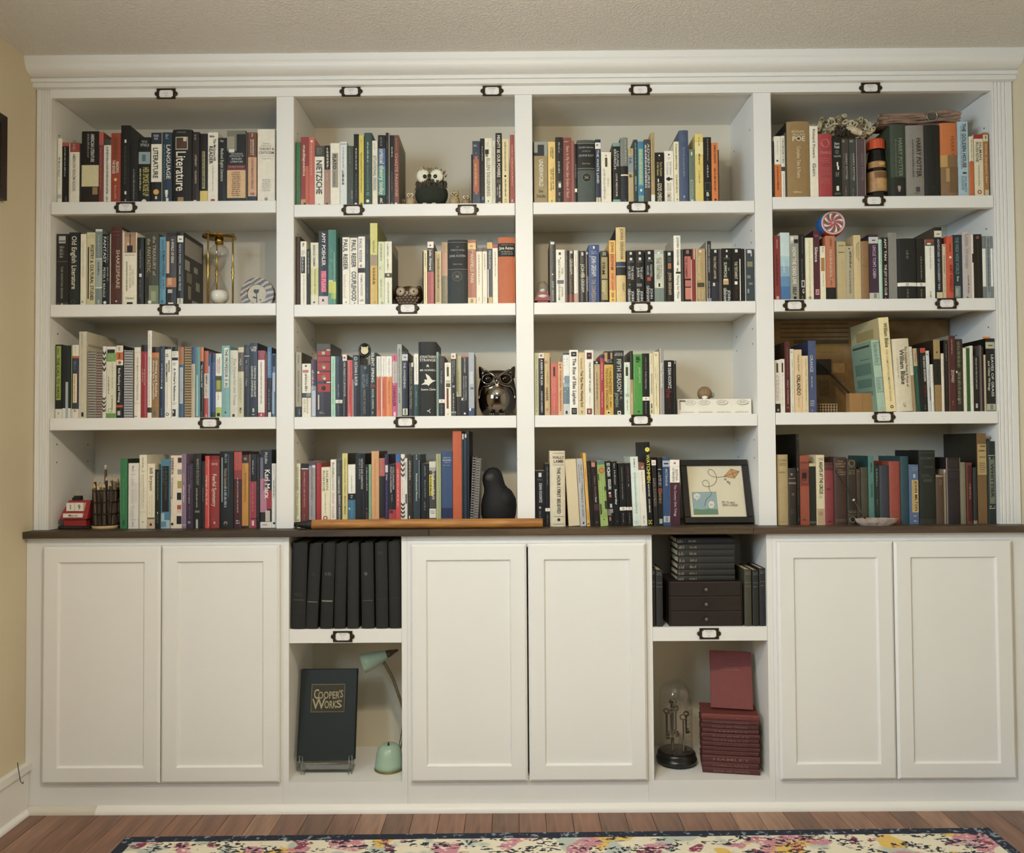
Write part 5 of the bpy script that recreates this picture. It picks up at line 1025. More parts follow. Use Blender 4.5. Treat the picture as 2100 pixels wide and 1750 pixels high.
D 1046 1116 495 2c2628 l7 w:d0ccd0
D 1122 1184 520 8c8884 l7 w:4c4846
@4 3
E 132 276 700 20222e|r 34 64 3.5 11 d0ccd0|q 14 18 18 80 778|v 22 57 40 68 d0ccd0 DEAN KOONTZ|c 48 66 12 b89088|p 72 84 40 60 776
E 278 346 590 24262c|p 6 35 42 62 888|r 0 100 71 76 EEE8E0|c 50 73.5 18 776|c 50 73.5 9 EEE8E0|p 82 98
E 348 578 400 d8ccb0 h|r 20 92 3 3.5 6a5a48|h 7 10.5 18 92 5c4c3c WALLY|h 12 15.8 24 88 5c4c3c LAMB|r 20 92 18.5 19 6a5a48|v 22 83 46 68 3a3028 THE HOUR I FIRST BELIEVED|r 20 92 86.5 87 6a5a48|c 56 91 10 3a3028|r 20 92 96.5 97 6a5a48
E 596 770 525 d8bc90 l-7 f
E 772 868 520 b8b8b8 l-7|v 8 48 58 80 8c8888 THE LEFT HAND|v 8 36 22 40 8c8888 OF DARKNESS|v 44 86 44 70 787474 URSULA K. LE GUIN|r 44 66 94 97 333
E 874 918 435 e8b050 l-8|p 22 44 36 66 a07830|p 76 92 36 66 a07830|r 30 70 96 98 443
E 926 988 550 2a211c l-7|p 6 40 40 62 5c4c40
E 990 1074 565 3c2824 l-7|r 6 70 1 8 c87c74|v 22 54 38 64 9c6c60 Hilary Mantel|v 55 63 34 64 d0c8c0 Fludd|r 10 90 66 76 5c3034|c 40 94 12 a06858
E 1078 1192 550 90ac58 l-7|b 0 6 5c7c7c|c 54 15 36 c05838|c 54 15 24 d07850|p 24 80 60 72 d0dca0|p 32 84 30 42 d0dca0|r 4 16 20 30 3c4c28|r 80 96 40 46 3c4c28|r 6 30 66 82 4c5c30|r 70 96 62 74 3c4c28|b 87 100 a0b868|c 50 90 8 4c5c30
E 1194 1288 555 1e1c1c l-7|v 3 24 32 82 ECECE8 ED MCBAIN|v 28 44 36 82 ECECE8 FIDDLERS|r 36 72 48 51 ccc|r 40 76 52 56 b86858|r 44 80 66 72 b8b4b4|r 4 60 74 84 7c7468|r 20 50 86 92 a07860|r 40 90 74 80 8c8c90
E 1290 1374 560 1c1a1c l-6|v 3 36 36 66 a8a4a8 Ian McEwan|v 43 67 36 68 ECECE8 Saturday|c 50 93 14 556
E 1384 1484 585 221f1c l-4|v 6 30 46 60 887 GRAHAM GREENE|v 32 58 46 60 aaa The Heart of the Matter|b 70 75.5 ECE4DA|c 52 72.7 16 776|c 52 72.7 8 ECE4DA|p 80 96
E 1488 1568 585 221f1c l-4|v 6 30 46 62 8c5450 JOSEPH HELLER|v 33 38 46 62 bbb Zen|b 70 75 ECE4DA|c 52 72.5 18 b08850|c 52 72.5 9 ECE4DA|p 80 96
E 1570 1686 490 dce8e0 l-5|p 2 16 44 58 555|p 23 82 38 66 b8c8c0|q 92 98 20 80 b0c0b8
E 1690 1786 585 ece4d8 l-5|b 0 3 a04030|b 3 11 7c6050|c 64 7 18 c8a090|v 14 45 46 60 998 Margaret Atwood The Blind Assassin|p 84 96
F 106 186 270 1e1c16 l-5|c 50 9 44 e8dc4c|r 36 64 8 9 a09828|v 15 49 26 86 e8dc4c WATCHMEN|v 50 65 38 62 ECECE0 ALAN MOORE|v 68 84 38 62 ECECE0 DAVE GIBBONS|h 93 98 18 90 d8d048 DC
F 208 280 540 3c302e l-4|b 0 8 EAE2DC|c 46 4.5 22 b08080|c 46 4.5 11 EAE2DC|v 27 70 60 78 8c8078 TONI MORRISON|v 27 71 24 48 a09488 BELOVED
F 282 356 500 26221e l-1|r 10 80 17 18 ccc|p 26 42 54 82 bbb|p 22 42 20 44 bbb|r 4 96 45 52 8c3828|p 52 68 20 84 a07c40|r 20 90 90 97 9ab0a8
F 358 466 495 34507c|b 5 14 b0b8c8|r 18 82 8.5 10.5 333|v 17 42 38 66 c0ccdc MCTEAGUE|r 6 96 86 95 b8b8bc|r 34 70 87 94 889
F 469 614 535 F2ECE6|b 34.5 100 5c2c44|r 0 100 10 10.3 caa|c 50 5 12 b07878|v 14 32 58 80 998 EDNA|v 12 33 24 46 998 O'BRIEN|v 38 86 42 64 d0b8c0 The Country Girls Trilogy
@4 4
G 104 266 530 b49c6c h|h 7 9 10 90 8c744c POEMS|q 11 16 15 85 8c744c|h 24 26 15 70 8c744c BROWNING|p 95 96 20 80 8c744c
G 270 388 730 4c3c30 h|c 40 11 14 8a7c60|r 4 96 18 18.8 a89c84|r 4 96 25.5 26.3 a89c84|r 4 96 27 27.8 a89c84|c 55 46 16 7c7060|c 55 46 9 4c3c30|r 24 64 73 80 6c5c4c|r 30 58 74 79 4c3c30
G 390 440 220 24221e s:16140f|p 3 8|v 15 78 30 64 5c5c50 THE BEST OF ROBERT SERVICE|r 30 60 38 40 aaa|p 92 96
G 444 582 540 a04c38|r 4 98 9 44 7c3428|r 4 98 12 20 8c4430|r 22 70 25 33 33140f|c 46 34 26 33140f|r 30 38 33 40 a04c38|r 50 58 33 40 a04c38|r 70 78 33 40 a04c38|p 92 94 20 80 6c2c20
G 586 684 660 2a3428|b 0 5 c8b890|b 94 98 6c6c54
G 688 812 535 ddd0ac|h 4 5.5 20 86 887 ANGELA|h 6.5 8 28 84 887 CARTER|v 10 56 36 76 3a3434 NIGHTS AT THE CIRCUS|q 58 62 25 70 998|r 8 92 77 99 c0a07c|c 50 84 26 a88860
G 814 948 645 8c3438 h|b 0 13 6c2c2c|r 0 100 6.5 7 9c4c44|r 20 60 42 44 6c2428|p 94 95.5 20 80 6c2428
G 952 1142 570 54362c h|h 5 7 24 70 a08868 THE|h 8.5 11 10 92 a08868 COMPLETE|h 12.5 14.5 16 84 a08868 POEMS|h 18 19.5 30 66 a08868 PAUL|h 21 23 16 92 a08868 LAURENCE|h 24.5 26.5 22 90 a08868 DUNBAR|r 8 92 92 92.5 8a7050|r 8 92 94 94.5 8a7050
G 1146 1290 595 4c3e2c h|c 50 6.5 34 847a58|c 50 6.5 26 4c3e2c|r 6 94 12.5 13 847a58|q 16 24 10 90 847a58|r 6 94 79 79.5 847a58|q 80 83 14 86 847a58|r 6 94 85 85.5 847a58|c 50 92 34 847a58|c 50 92 26 4c3e2c
G 1292 1354 745 58402c h|r 10 90 4 4.8 7c6448
G 1356 1464 720 585440 h|r 4 96 20 20.6 706c54
G 1466 1556 550 4c8078 s:2c5c5c|v 10 24 40 66 2c5450 ELMER RICE|v 40 60 40 66 2c5450 TWO PLAYS|p 76 84
G 1558 1632 690 28403a|p 6 36 30 66 7c9484|p 58 66|c 46 94 24 8aa094
G 1634 1784 690 424654 h
H 166 342 630 9c4434 h|r 6 94 80 80.5 7c3428
H 344 466 555 2c5868 h
H 472 614 680 546c94|q 4 11 30 90 98a8c4|r 46 66 16 22 b8c4d4|r 28 96 26 80 d0b070|v 28 78 56 84 4a3c20 JOHN MILTON|p 30 78 36 46 98804c|p 85 88 40 80 a8b8d0|p 93 97 40 80 a8b8d0
H 618 868 465 2c362c h s:161c16|r 6 96 3 3.6 5c6450|h 9 12.5 8 92 5c6450 WOMEN|h 21 24 26 84 5c6450 WAR|p 32 38 12 92 4c5444|r 24 76 39 43 485040|b 93 100 4c4c3c
H 874 992 825 6c5038 h|r 0 100 2 5 a89070|q 10 22 30 80 8c7050
H 994 1026 750 90806c|b 0 6 c8b8a0
H 1030 1240 575 3c2a2c h|r 0 6 0 100 8c7c74|r 94 100 0 100 8c7c74|q 4 14 20 80 5c4648|r 6 94 18 18.6 6c5854|q 21 30 20 80 5c4648
H 1244 1320 645 7c7860 h
H 1326 1426 650 7c3428 h|r 20 90 4 96 602420|p 35 60 40 70 a8805c
H 1428 1488 720 404846 h|b 94 100 8c8470
H 1492 1634 210 7c5c34 s:3c3424|r 4 98 12 46 b89c68|q 13 16 30 90 6c5838|q 18 21 14 90 6c5838|q 25 28 20 80 8c7850|q 32 44 16 88 8c7850
H 1642 1786 330 30403a h|r 12 92 17 17.8 b8b8a0|c 28 20.5 11 9c9c84|c 74 20.5 11 7c7c68|r 20 92 22 76 6c7460|v 27 68 34 72 2c3028 WHITTIER|c 28 79 11 9c9c84|c 74 79 11 7c7c68|r 12 92 81 81.8 b8b8a0
'''
cells = {}; cur = None
for ln in BOOKS.strip().split('\n'):
    if ln.startswith('@'): cur = tuple(int(x) for x in ln[1:].split()); cells[cur] = []; continue
    hd, *ops = ln.split('|'); q = hd.split()
    ox, oy, s = CROPS[cur[0]][q[0]]
    cells[cur].append(dict(x0=ox + float(q[1]) / s, x1=ox + float(q[2]) / s, yt=oy + float(q[3]) / s, col={'W': 'f0ead9', 'K': '1e1c18'}.get(q[4], q[4].lower()), fl=q[5:], ops=ops))
USED = set()
def uniq(cands):
    for c in cands:
        n = len(c.replace(',', ' ').split())
        if 4 <= n <= 16 and c not in USED: USED.add(c); return c
    c = cands[-1]; USED.add(c); return c
for (r, c), lst in cells.items():
    rnd = random.Random(r * 10 + c); z0 = basez(r, c) + .0004; lst.sort(key=lambda b: b['x0'] + b['x1'])
    for b in lst:
        b['Y'] = ((.030, .013, .008, .006)[c - 1] if r < 4 else (.030, .018, .016, .014)[c - 1]) + rnd.uniform(0, .006); b['lean'] = 0.
        for f_ in b['fl']:
            if f_[0] == 'd' and f_[1:].isdigit(): b['Y'] += int(f_[1:]) / 1000
            if f_[0] == 'l': b['lean'] = float(f_[1:])
        ym_ = (b['yt'] + (1083 if r == 4 else SHPX[r][c - 1][1])) / 2
        k = kpx(b['Y']); b['z1'] = unp((b['x0'] + b['x1']) / 2, b['yt'], b['Y']).z; b['h'] = b['z1'] - z0
        ln_ = b['lean'] * k
        b['a'] = unp(b['x0'], ym_, b['Y']).x - ln_ / 2; b['e'] = unp(b['x1'], ym_, b['Y']).x - ln_ / 2; b['ln'] = ln_
    x0, x1 = OX[c - 1]
    for b in lst: b['a'] = max(b['a'], x0 + .002); b['e'] = min(b['e'], x1 - .002)
    for p, q in zip(lst, lst[1:]):
        if p['e'] > q['a'] - .0004:
            m = (p['e'] + q['a']) / 2; p['e'] = m - .0002; q['a'] = m + .0002
    for b in lst: b['w'] = max(.0018, b['e'] - b['a'])
    for i, b in enumerate(lst):
        w, h = b['w'], b['h']; hard = 'h' in b['fl']; spiral = any(f_.startswith('w:') for f_ in b['fl'])
        dep = min(.25 - (b['Y'] - .03), max(.10, h * rnd.uniform(.66, .72)))
        noun = 'spiral notebook' if spiral else 'hardback' if hard else 'booklet' if w < .0075 else 'paperback'
        sz = ('thick ' if w > .030 else 'slim ' if w < .0115 else '') + ('tall ' if h > .235 else 'short ' if h < .165 else '')
        cn = cname(b['col']); ft = feature(b)
        pv = (cname(lst[i - 1]['col']) + ' one') if i else 'side panel'; nx_ = (cname(lst[i + 1]['col']) + ' one') if i + 1 < len(lst) else None
        loc = '%s, %s bay' % (ROWN[r], BAYS[c - 1])
        hd = '%s%s %s' % (sz, cn, noun); cands = []
        if 'f' in b['fl']: cands.append('tan book shelved with its page edges facing out, %s' % loc)
        for k in range(len(ft)): cands.append('%s with %s on %s' % (hd, ft[k], loc))
        if len(ft) > 1: cands.append('%s with %s and %s on %s' % (hd, ft[0], ft[1], loc))
        if not ft: cands.append('%s with %s on %s' % (hd, 'wire binding' if spiral else 'faint lettering' if any(o[0] in 'pq' for o in b['ops']) else 'plain spine', loc))
        if nx_: cands.append('%s between %s and %s, %s' % (hd, pv, nx_, loc))
        if ft and nx_: cands.append('%s, %s, between %s and %s, %s' % (hd, ft[0], pv.split(' one')[0], nx_.split(' one')[0], loc))
        if nx_: cands.append('%s beside %s book, %s' % (hd, nx_.replace(' one', ''), loc))
        cands.append('%s leaning against %s on %s' % (hd, pv, loc))
        kind = {'spiral notebook': 'spiral_notebook', 'hardback': 'hardback_book', 'booklet': 'booklet', 'paperback': 'paperback_book'}[noun]
        cx = (b['a'] + b['e']) / 2
        if abs(b['ln']) > 1e-4:
            px = b['a'] if b['ln'] < 0 else b['e']; ang = math.atan2(b['ln'], h); off = w / 2 if b['ln'] < 0 else -w / 2
            root = thing(kind, uniq(cands), noun.split()[-1], (px, b['Y'], z0), 'books on the %s of the %s bay' % (ROWN[r], BAYS[c - 1]), (0, ang, 0))
        else:
            off = 0; root = thing(kind, uniq(cands), noun.split()[-1], (cx, b['Y'], z0), 'books on the %s of the %s bay' % (ROWN[r], BAYS[c - 1]))
        n0 = len(COL.objects)
        build_book(root, w, h / math.cos(math.atan2(b['ln'], h)), dep, b['col'], b['fl'], b['ops'], rnd, 1 if cx < CAM.x else -1)
        if off:
            for ch in root.children: ch.location.x = off
# ------------------------------------------------------------------ ornaments on the shelves
def spot(r, c, xpx, ypx, Y): return (unp(xpx, ypx, Y).x, Y, basez(r, c) + .0004)
FUZZ = lambda h: mat(h, .95, 0, .25, 120, .8)
def label_holder(xp, yp, where, i):
    Y = -.0035 if yp < 1000 else LY - .0006
    if yp < 210: Y = -.0006
    c = unp(xp, yp, Y); t = thing('card_holder', 'dark bronze card holder on ' + where, 'card holder', (c.x, Y, c.z - .017), 'card holders on the shelf fronts')
    w, h, b = .031, .0175, .005; q = MB()
    for a in ((-w, w, h - b, h), (-w, w, -h, -h + b), (-w, -w + b + .003, -h + b, h - b), (w - b - .003, w, -h + b, h - b)): q.cbox(a[0], a[1], -.004, 0, a[2] + .0175, a[3] + .0175, .0012)
    for s in (-1, 1): q.lathe([(.0075, 0), (.0075, .002), (.004, .0035), (0, .0035)], 14, (s * w, 0, .0175), axis=(0, -1, 0))
    for s in (-1, 1):
        for v in (-1, 1): q.prism([(s * (w - .009), .0175 + v * (h - b)), (s * (w - .013), .0175 + v * (h - b)), (s * (w - .009), .0175 + v * (h - b - .004))], -.0035, 0)
    q.build('frame', mat('3c3022', .4, .6), t)
    MB().box(-w + .004, w - .004, -.0008, -.0002, .004, .031).build('card', mat('eeeae4', .7, 0, .02), t)
    f = Flat(.05, .026, 0); rn = random.Random(i)
    for a in ((15, 27, 24, 76), (38, 48, 34, 66), (70, 82, 42, 58))[0 if i % 3 else 1:]: f.dash('q', a[0], a[1], a[2], a[3], '6a6460', rn)
    o = f.mb.build('card_print', f.mats, t); o.location = (0, -.0008, .0045)
HOLD = [(341, 193, 'the fascia over the hourglass bay'), (720, 188, 'the fascia over the big craft owl'), (1009, 187, 'the fascia by the divider in chrome owl bay'), (1313, 185, 'the fascia over the kite picture bay'), (1785, 181, 'the fascia over the lollipop bay'),
        (258, 426, 'the top shelf edge of the hourglass bay'), (724, 431, 'top shelf edge under the coral paperbacks, chrome owl bay'), (958, 431, 'top shelf edge under the little owls, chrome owl bay'), (1309, 425, 'the top shelf edge of the kite picture bay'), (1792, 412, 'the shelf edge under the orange-capped bottle'),
        (347, 635, 'the second shelf edge of the hourglass bay'), (836, 633, 'the shelf edge under the brown ceramic owl'), (1314, 631, 'the second shelf edge of the kite picture bay'), (1629, 627, 'second shelf edge of lollipop bay near divider'), (1941, 623, 'second shelf edge of lollipop bay near pilaster'),
        (430, 868, 'the third shelf edge of the hourglass bay'), (831, 866, 'the third shelf edge of the chrome owl bay'), (1314, 862, 'the third shelf edge of the kite picture bay'), (1812, 856, 'the third shelf edge of the lollipop bay'), (703, 1306, 'the cubby shelf under the black volumes'), (1454, 1300, 'the cubby shelf under the little drawers')]
for i, (a, b, w) in enumerate(HOLD): label_holder(a, b, w, i)
# craft owls on the top shelf
def craft_owl():
    t = thing('owl_figurine', 'large feathered craft owl with white fluffy eye discs and dark belly', 'figurine', spot(1, 2, 885, 370, .075))
    b = MB(); b.ball((0, 0, .052), .056, .040, .050, 0, 20, 12); b.ball((0, .006, .085), .047, .036, .036, 0, 18, 10); b.build('body', FUZZ('2c3026'), t)
    h = MB(); h.ball((-.004, .006, .112), .046, .030, .032, 0, 18, 10)
    rn = random.Random(3)
    for i in range(60):
        a = rn.uniform(0, math.pi); r = rn.uniform(.5, 1); x = .046 * math.cos(a) * r; p = Vector((x, rn.uniform(-.02, .03), .122 + .018 * math.sin(a) * r))
        h.lathe([(.003, 0), (.0022, .006), (0, .013)], 5, p, axis=(math.cos(a) * .6, rn.uniform(-.3, .3), 1))
    h.build('head_feathers', FUZZ('8c7a60'), t)
    ch = MB()
    for i in range(70):
        a = rn.uniform(-1.3, 1.3); z = rn.uniform(.074, .098); p = (.050 * math.sin(a), -.036 * math.cos(a) + .004, z); ch.lathe([(.0045, 0), (.003, .008), (0, .015)], 5, p, axis=(math.sin(a), -math.cos(a), -1.6))
    ch.build('ruff', FUZZ('4c4434'), t)
    for x, s in ((-.026, -1), (.020, 1)):
        e = MB(); e.ball((x, -.026, .108), .0225, .010, .0235, 0, 18, 10)
        for i in range(46):
            a = rn.uniform(0, 6.28); rr = rn.uniform(.6, 1.02) * .0225; e.lathe([(.0016, 0), (0, .007)], 4, (x + rr * math.cos(a), -.030, .108 + rr * math.sin(a)), axis=(math.cos(a), -1.2, math.sin(a)))
        eo = e.build('eye_disc', FUZZ('e8e2cc'), t)
        MB().ball((x - s * .007 + (.003 if s > 0 else 0), -.036, .104), .0068, .004, .0068).build('pupil', mat('16120c', .15), eo)
    MB().lathe([(.007, 0), (.004, .010), (0, .016)], 8, (-.004, -.034, .108), axis=(0, -.5, -1)).build('beak', mat('2c2418', .4), t)
    MB().box(-.056, .056, -.042, .012, 0, .006).build('base', mat('1a1814', .6), t)
    for x in (-.019, .012):
        f = MB()
        for k in (-1, 0, 1): f.ball((x + k * .004, -.044, .0085), .0032, .007, .0038, 0, 8, 6)
        f.build('foot', mat('d8ccb0', .6), t)
craft_owl()
def small_owl(xpx, wpx, hpx, Y, h1, h2, label):
    k = kpx(Y); w, h = wpx * k / 2, hpx * k
    t = thing('owl_figurine', label, 'figurine', spot(1, 2, xpx, 400, Y))
    b = MB(); b.ball((0, 0, h * .375), w * .92, w * .8, h * .37); b.ball((-w * .7, .002, h * .36), w * .25, w * .5, h * .26); b.ball((w * .7, .002, h * .36), w * .25, w * .5, h * .26); b.build('body', mat(h1, .6, 0, .35, 90, .5), t)
    hd = MB(); hd.ball((0, -.001, h * .76), w * .72, w * .66, h * .22)
    for s in (-1, 1): hd.lathe([(w * .22, 0), (0, h * .14)], 6, (s * w * .48, 0, h * .88), axis=(s * .35, 0, 1))
    hd.build('head', mat(h1, .6, 0, .35, 90, .5), t)
    for s in (-1, 1):
        e = MB().ball((s * w * .33, -w * .55, h * .78), w * .33, w * .16, w * .36).build('eye_disc', mat(h2, .5), t)
        MB().ball((s * w * .30, -w * .71, h * .77), w * .13, w * .07, w * .13).build('pupil', mat('1c140c', .2), e)
    MB().lathe([(w * .12, 0), (0, w * .4)], 6, (0, -w * .66, h * .72), axis=(0, -.5, -1)).build('beak', mat('5c4428'), t)
    f = MB()
    for s in (-1, 1): f.ball((s * w * .35, -w * .6, h * .036), w * .22, w * .3, h * .035)
    f.build('feet', mat('b8a484'), t)
small_owl(827, 14, 26, .085, '8c7c5c', 'cfc4a4', 'tiniest tan owl figurine by the maroon passions paperback')
small_owl(842, 22, 35, .06, 'b49c78', 'e4d8bc', 'small tan owl with pale round face nestled against big craft owl')
small_owl(932, 24, 38, .06, 'a8946c', 'c4b48c', 'small square-headed tan owl on the bookless side of big craft owl')
small_owl(956, 21, 29, .062, '9c845c', 'e0d4b4', 'small owl with tilted cream face beside the slate blue paperback')
# hourglass
def hourglass():
    Y = .10; k = kpx(Y); t = thing('hourglass', 'brass hourglass with white sand in its lower bulb', 'hourglass', spot(2, 1, 449.7, 550, Y))
    BRS = mat('a88848', .22, 1., .1, 30); H = (623.3 - 474) * k; R = 33.7 * k
    MB().lathe([(0, 0), (R, 0), (R, .004), (0, .004)], 28).build('base_plate', BRS, t)
    MB().lathe([(0, H - .004), (R, H - .004), (R, H), (0, H)], 28).build('top_plate', BRS, t)
    for a in (0, 2.094, 4.189):
        x, y = 28 * k * math.cos(a), 28 * k * math.sin(a)
        prof = [(0, .003), (.0030, .004), (.0028, H * .40), (.0045, H * .43), (.0030, H * .46), (.0050, H * .5), (.0030, H * .54), (.0045, H * .57), (.0028, H * .6), (.0030, H), (.0055, H + .001), (.006, H + .006), (.003, H + .010), (0, H + .0105)]
        MB().lathe(prof, 12, (x, y, 0)).build('post', BRS, t)
    for z0, z1 in ((.004, .014), (H - .026, H - .004)): MB().lathe([(.0, z0), (.014, z0), (.014, z1), (.0, z1)], 18).build('cap', BRS, t)
    N = H * .5; prof = [(.011, .014), (.020, .018), (.031, .032), (.0325, .042), (.029, .062), (.017, .088), (.006, N - .006), (.0028, N), (.006, N + .006), (.017, H - .100), (.029, H - .072), (.0325, H - .054), (.030, H - .042), (.018, H - .030), (.011, H - .026)]
    MB().lathe(prof, 24, cap=False).build('glass_bulbs', GLASS, t)
    MB().lathe([(0, .015), (.010, .0155), (.019, .019), (.0298, .032), (.031, .042), (.0285, .056), (.018, .062), (0, .064)], 24).build('sand', mat('f0ece0', .9, 0, .05, 300), t)
hourglass()
# round zebra-wood dish with a rose
def rose_disc():
    Y = .07; k = kpx(Y); t = thing('wooden_disc', 'round striped wooden stand with black rose on pale centre', 'ornament', spot(2, 1, 527, 600, Y))
    m, n, l, b = newmat('zebra_wood'); tc = n.new('ShaderNodeTexCoord'); mp = n.new('ShaderNodeMapping'); mp.inputs['Rotation'].default_value = (0, .5, 0)
    wv = n.new('ShaderNodeTexWave'); wv.bands_direction = 'Z'; wv.inputs['Scale'].default_value = 20; wv.inputs['Distortion'].default_value = 4; wv.inputs['Detail Scale'].default_value = 1.2
    rp = n.new('ShaderNodeValToRGB'); rp.color_ramp.elements[0].color = lin(hexc('2c1a0e')) + (1,); rp.color_ramp.elements[1].color = lin(hexc('b89c6c')) + (1,); rp.color_ramp.elements[0].position = .35; rp.color_ramp.elements[1].position = .85
    l.new(tc.outputs['Object'], mp.inputs[0]); l.new(mp.outputs[0], wv.inputs[0]); l.new(wv.outputs['Fac'], rp.inputs[0]); l.new(rp.outputs[0], b.inputs['Base Color']); b.inputs['Roughness'].default_value = .3
    R, r, cz = 34.6 * k, 20 * k, 26.7 * k; ro = MB(); N = 48; q = []
    for i in range(N):
        a = 2 * math.pi * i / N; q.append((R * math.cos(a), max(0, cz + R * math.sin(a)), r * math.cos(a) - .001, cz + .001 + r * math.sin(a)))
    vs = [(x, y, z) for x, z, _, _ in q for y in (0,)] + [(u, 0, w) for _, _, u, w in q] + [(x, .022, z) for x, z, _, _ in q] + [(u, .006, w) for _, _, u, w in q]
    fs = []
    for i in range(N):
        j = (i + 1) % N; fs += [(i, j, N + j, N + i), (N + i, N + j, 3 * N + j, 3 * N + i), (i, 2 * N + i, 2 * N + j, j)]
    fs += [tuple(3 * N + i for i in range(N)), tuple(2 * N + i for i in reversed(range(N)))]
    ro.add(vs, fs); ro.build('rim', m, t)
    MB().lathe([(r * .98, 0), (r * .98, .001), (0, .001)], 32, (-.001, .0055, cz + .001), axis=(0, -1, 0), smooth=False).build('pale_centre', mat('c8c0ac', .5), t)
    rs = MB(); s = 1 / 7.5 * k
    def pt(x, y): return ((x - 1475) * s, (1450 - y) * s)
    for poly in ([(1415, 1190), (1440, 1172), (1470, 1180), (1492, 1170), (1500, 1190), (1488, 1225), (1455, 1238), (1425, 1225)], [(1456, 1235), (1466, 1235), (1474, 1385), (1462, 1385)], [(1395, 1288), (1430, 1285), (1466, 1300), (1462, 1318), (1420, 1310)], [(1505, 1335), (1530, 1325), (1535, 1345), (1512, 1350)]):
        rs.prism([pt(*p) for p in poly], .0028, .0042)
    rs.build('rose', mat('2c2018', .4), t)
rose_disc()
# brown ceramic owl
def ceramic_owl():
    Y = .065; k = kpx(Y); t = thing('owl_figurine', 'squat dark brown ceramic owl with wide pale ringed eyes', 'figurine', spot(2, 2, 838, 600, Y))
    m = mat('3c2e22', .25, 0, .35, 60, .6); b = MB(); b.ball((0, 0, .036), .050, .040, .035, 0, 24, 12); b.ball((0, 0, .050), .048, .036, .020, 0, 24, 10)
    for s in (-1, 1): b.lathe([(.014, 0), (.006, .010), (0, .013)], 8, (s * .034, 0, .060), axis=(s * .4, 0, 1))
    b.build('body', m, t)
    for s in (-1, 1):
        e = MB(); e.lathe([(.0165, 0), (.0165, .003), (.0130, .004), (.0120, .002)], 22, (s * .021, -.0365, .046), axis=(s * .25, -1, .1)); e.build('eye_ring', mat('7a6448', .3, 0, .2), t)
        i_ = MB().lathe([(.0125, 0), (.0125, .0025), (0, .0035)], 20, (s * .021, -.0365, .046), axis=(s * .25, -1, .1)).build('eye', mat('b8ac94', .3), t)
        MB().ball((s * .021 + s * .001, -.0405, .046), .0032, .002, .0032, 0, 10, 6).build('pupil', mat('100c08', .1), i_)
    MB().lathe([(.006, 0), (.004, .008), (0, .013)], 8, (0, -.0385, .045), axis=(0, -.4, -1)).build('beak', mat('9c8868', .3), t)
    f = MB(); rn = random.Random(5)
    for r_ in range(3):
        for i in range(7 - r_):
            a = (i - (6 - r_) / 2) * .27; f.ball((.047 * math.sin(a), -.037 * math.cos(a) - .001, .026 - r_ * .009), .0075, .004, .006, 0, 8, 5)
    f.build('feathers', mat('5c4a38', .28, 0, .3), t)
ceramic_owl()
# snow globe on a red house-shaped base
def globe():
    Y = .05; k = kpx(Y); t = thing('snow_globe', 'tiny snow globe on a red kennel-shaped base', 'snow globe', spot(2, 3, 1112.5, 600, Y))
    RED = mat('8c2024', .4)
    MB().box(-.018, .018, -.016, .016, 0, .012).build('house', RED, t)
    MB().prism([(-.027, .012), (.027, .012), (.024, .022), (.014, .040), (-.014, .040), (-.024, .022)], -.020, .020).build('roof', RED, t)
    MB().lathe([(.0, .0), (.0165, 0), (.0165, .001), (0, .0012)], 20, (0, -.0202, .0265), axis=(0, -1, 0), sx=1., sy=.32).build('name_plate', mat('e8e0d4'), t)
    MB().lathe([(.006, .040), (.0195, .050), (.0205, .060), (.017, .072), (.009, .079), (0, .081)], 22, cap=False).build('glass', GLASS, t)
    MB().lathe([(0, .041), (.010, .042), (.014, .047), (.008, .053), (.0, .056)], 16).build('snow', mat('f0ece6', .9), t)
globe()
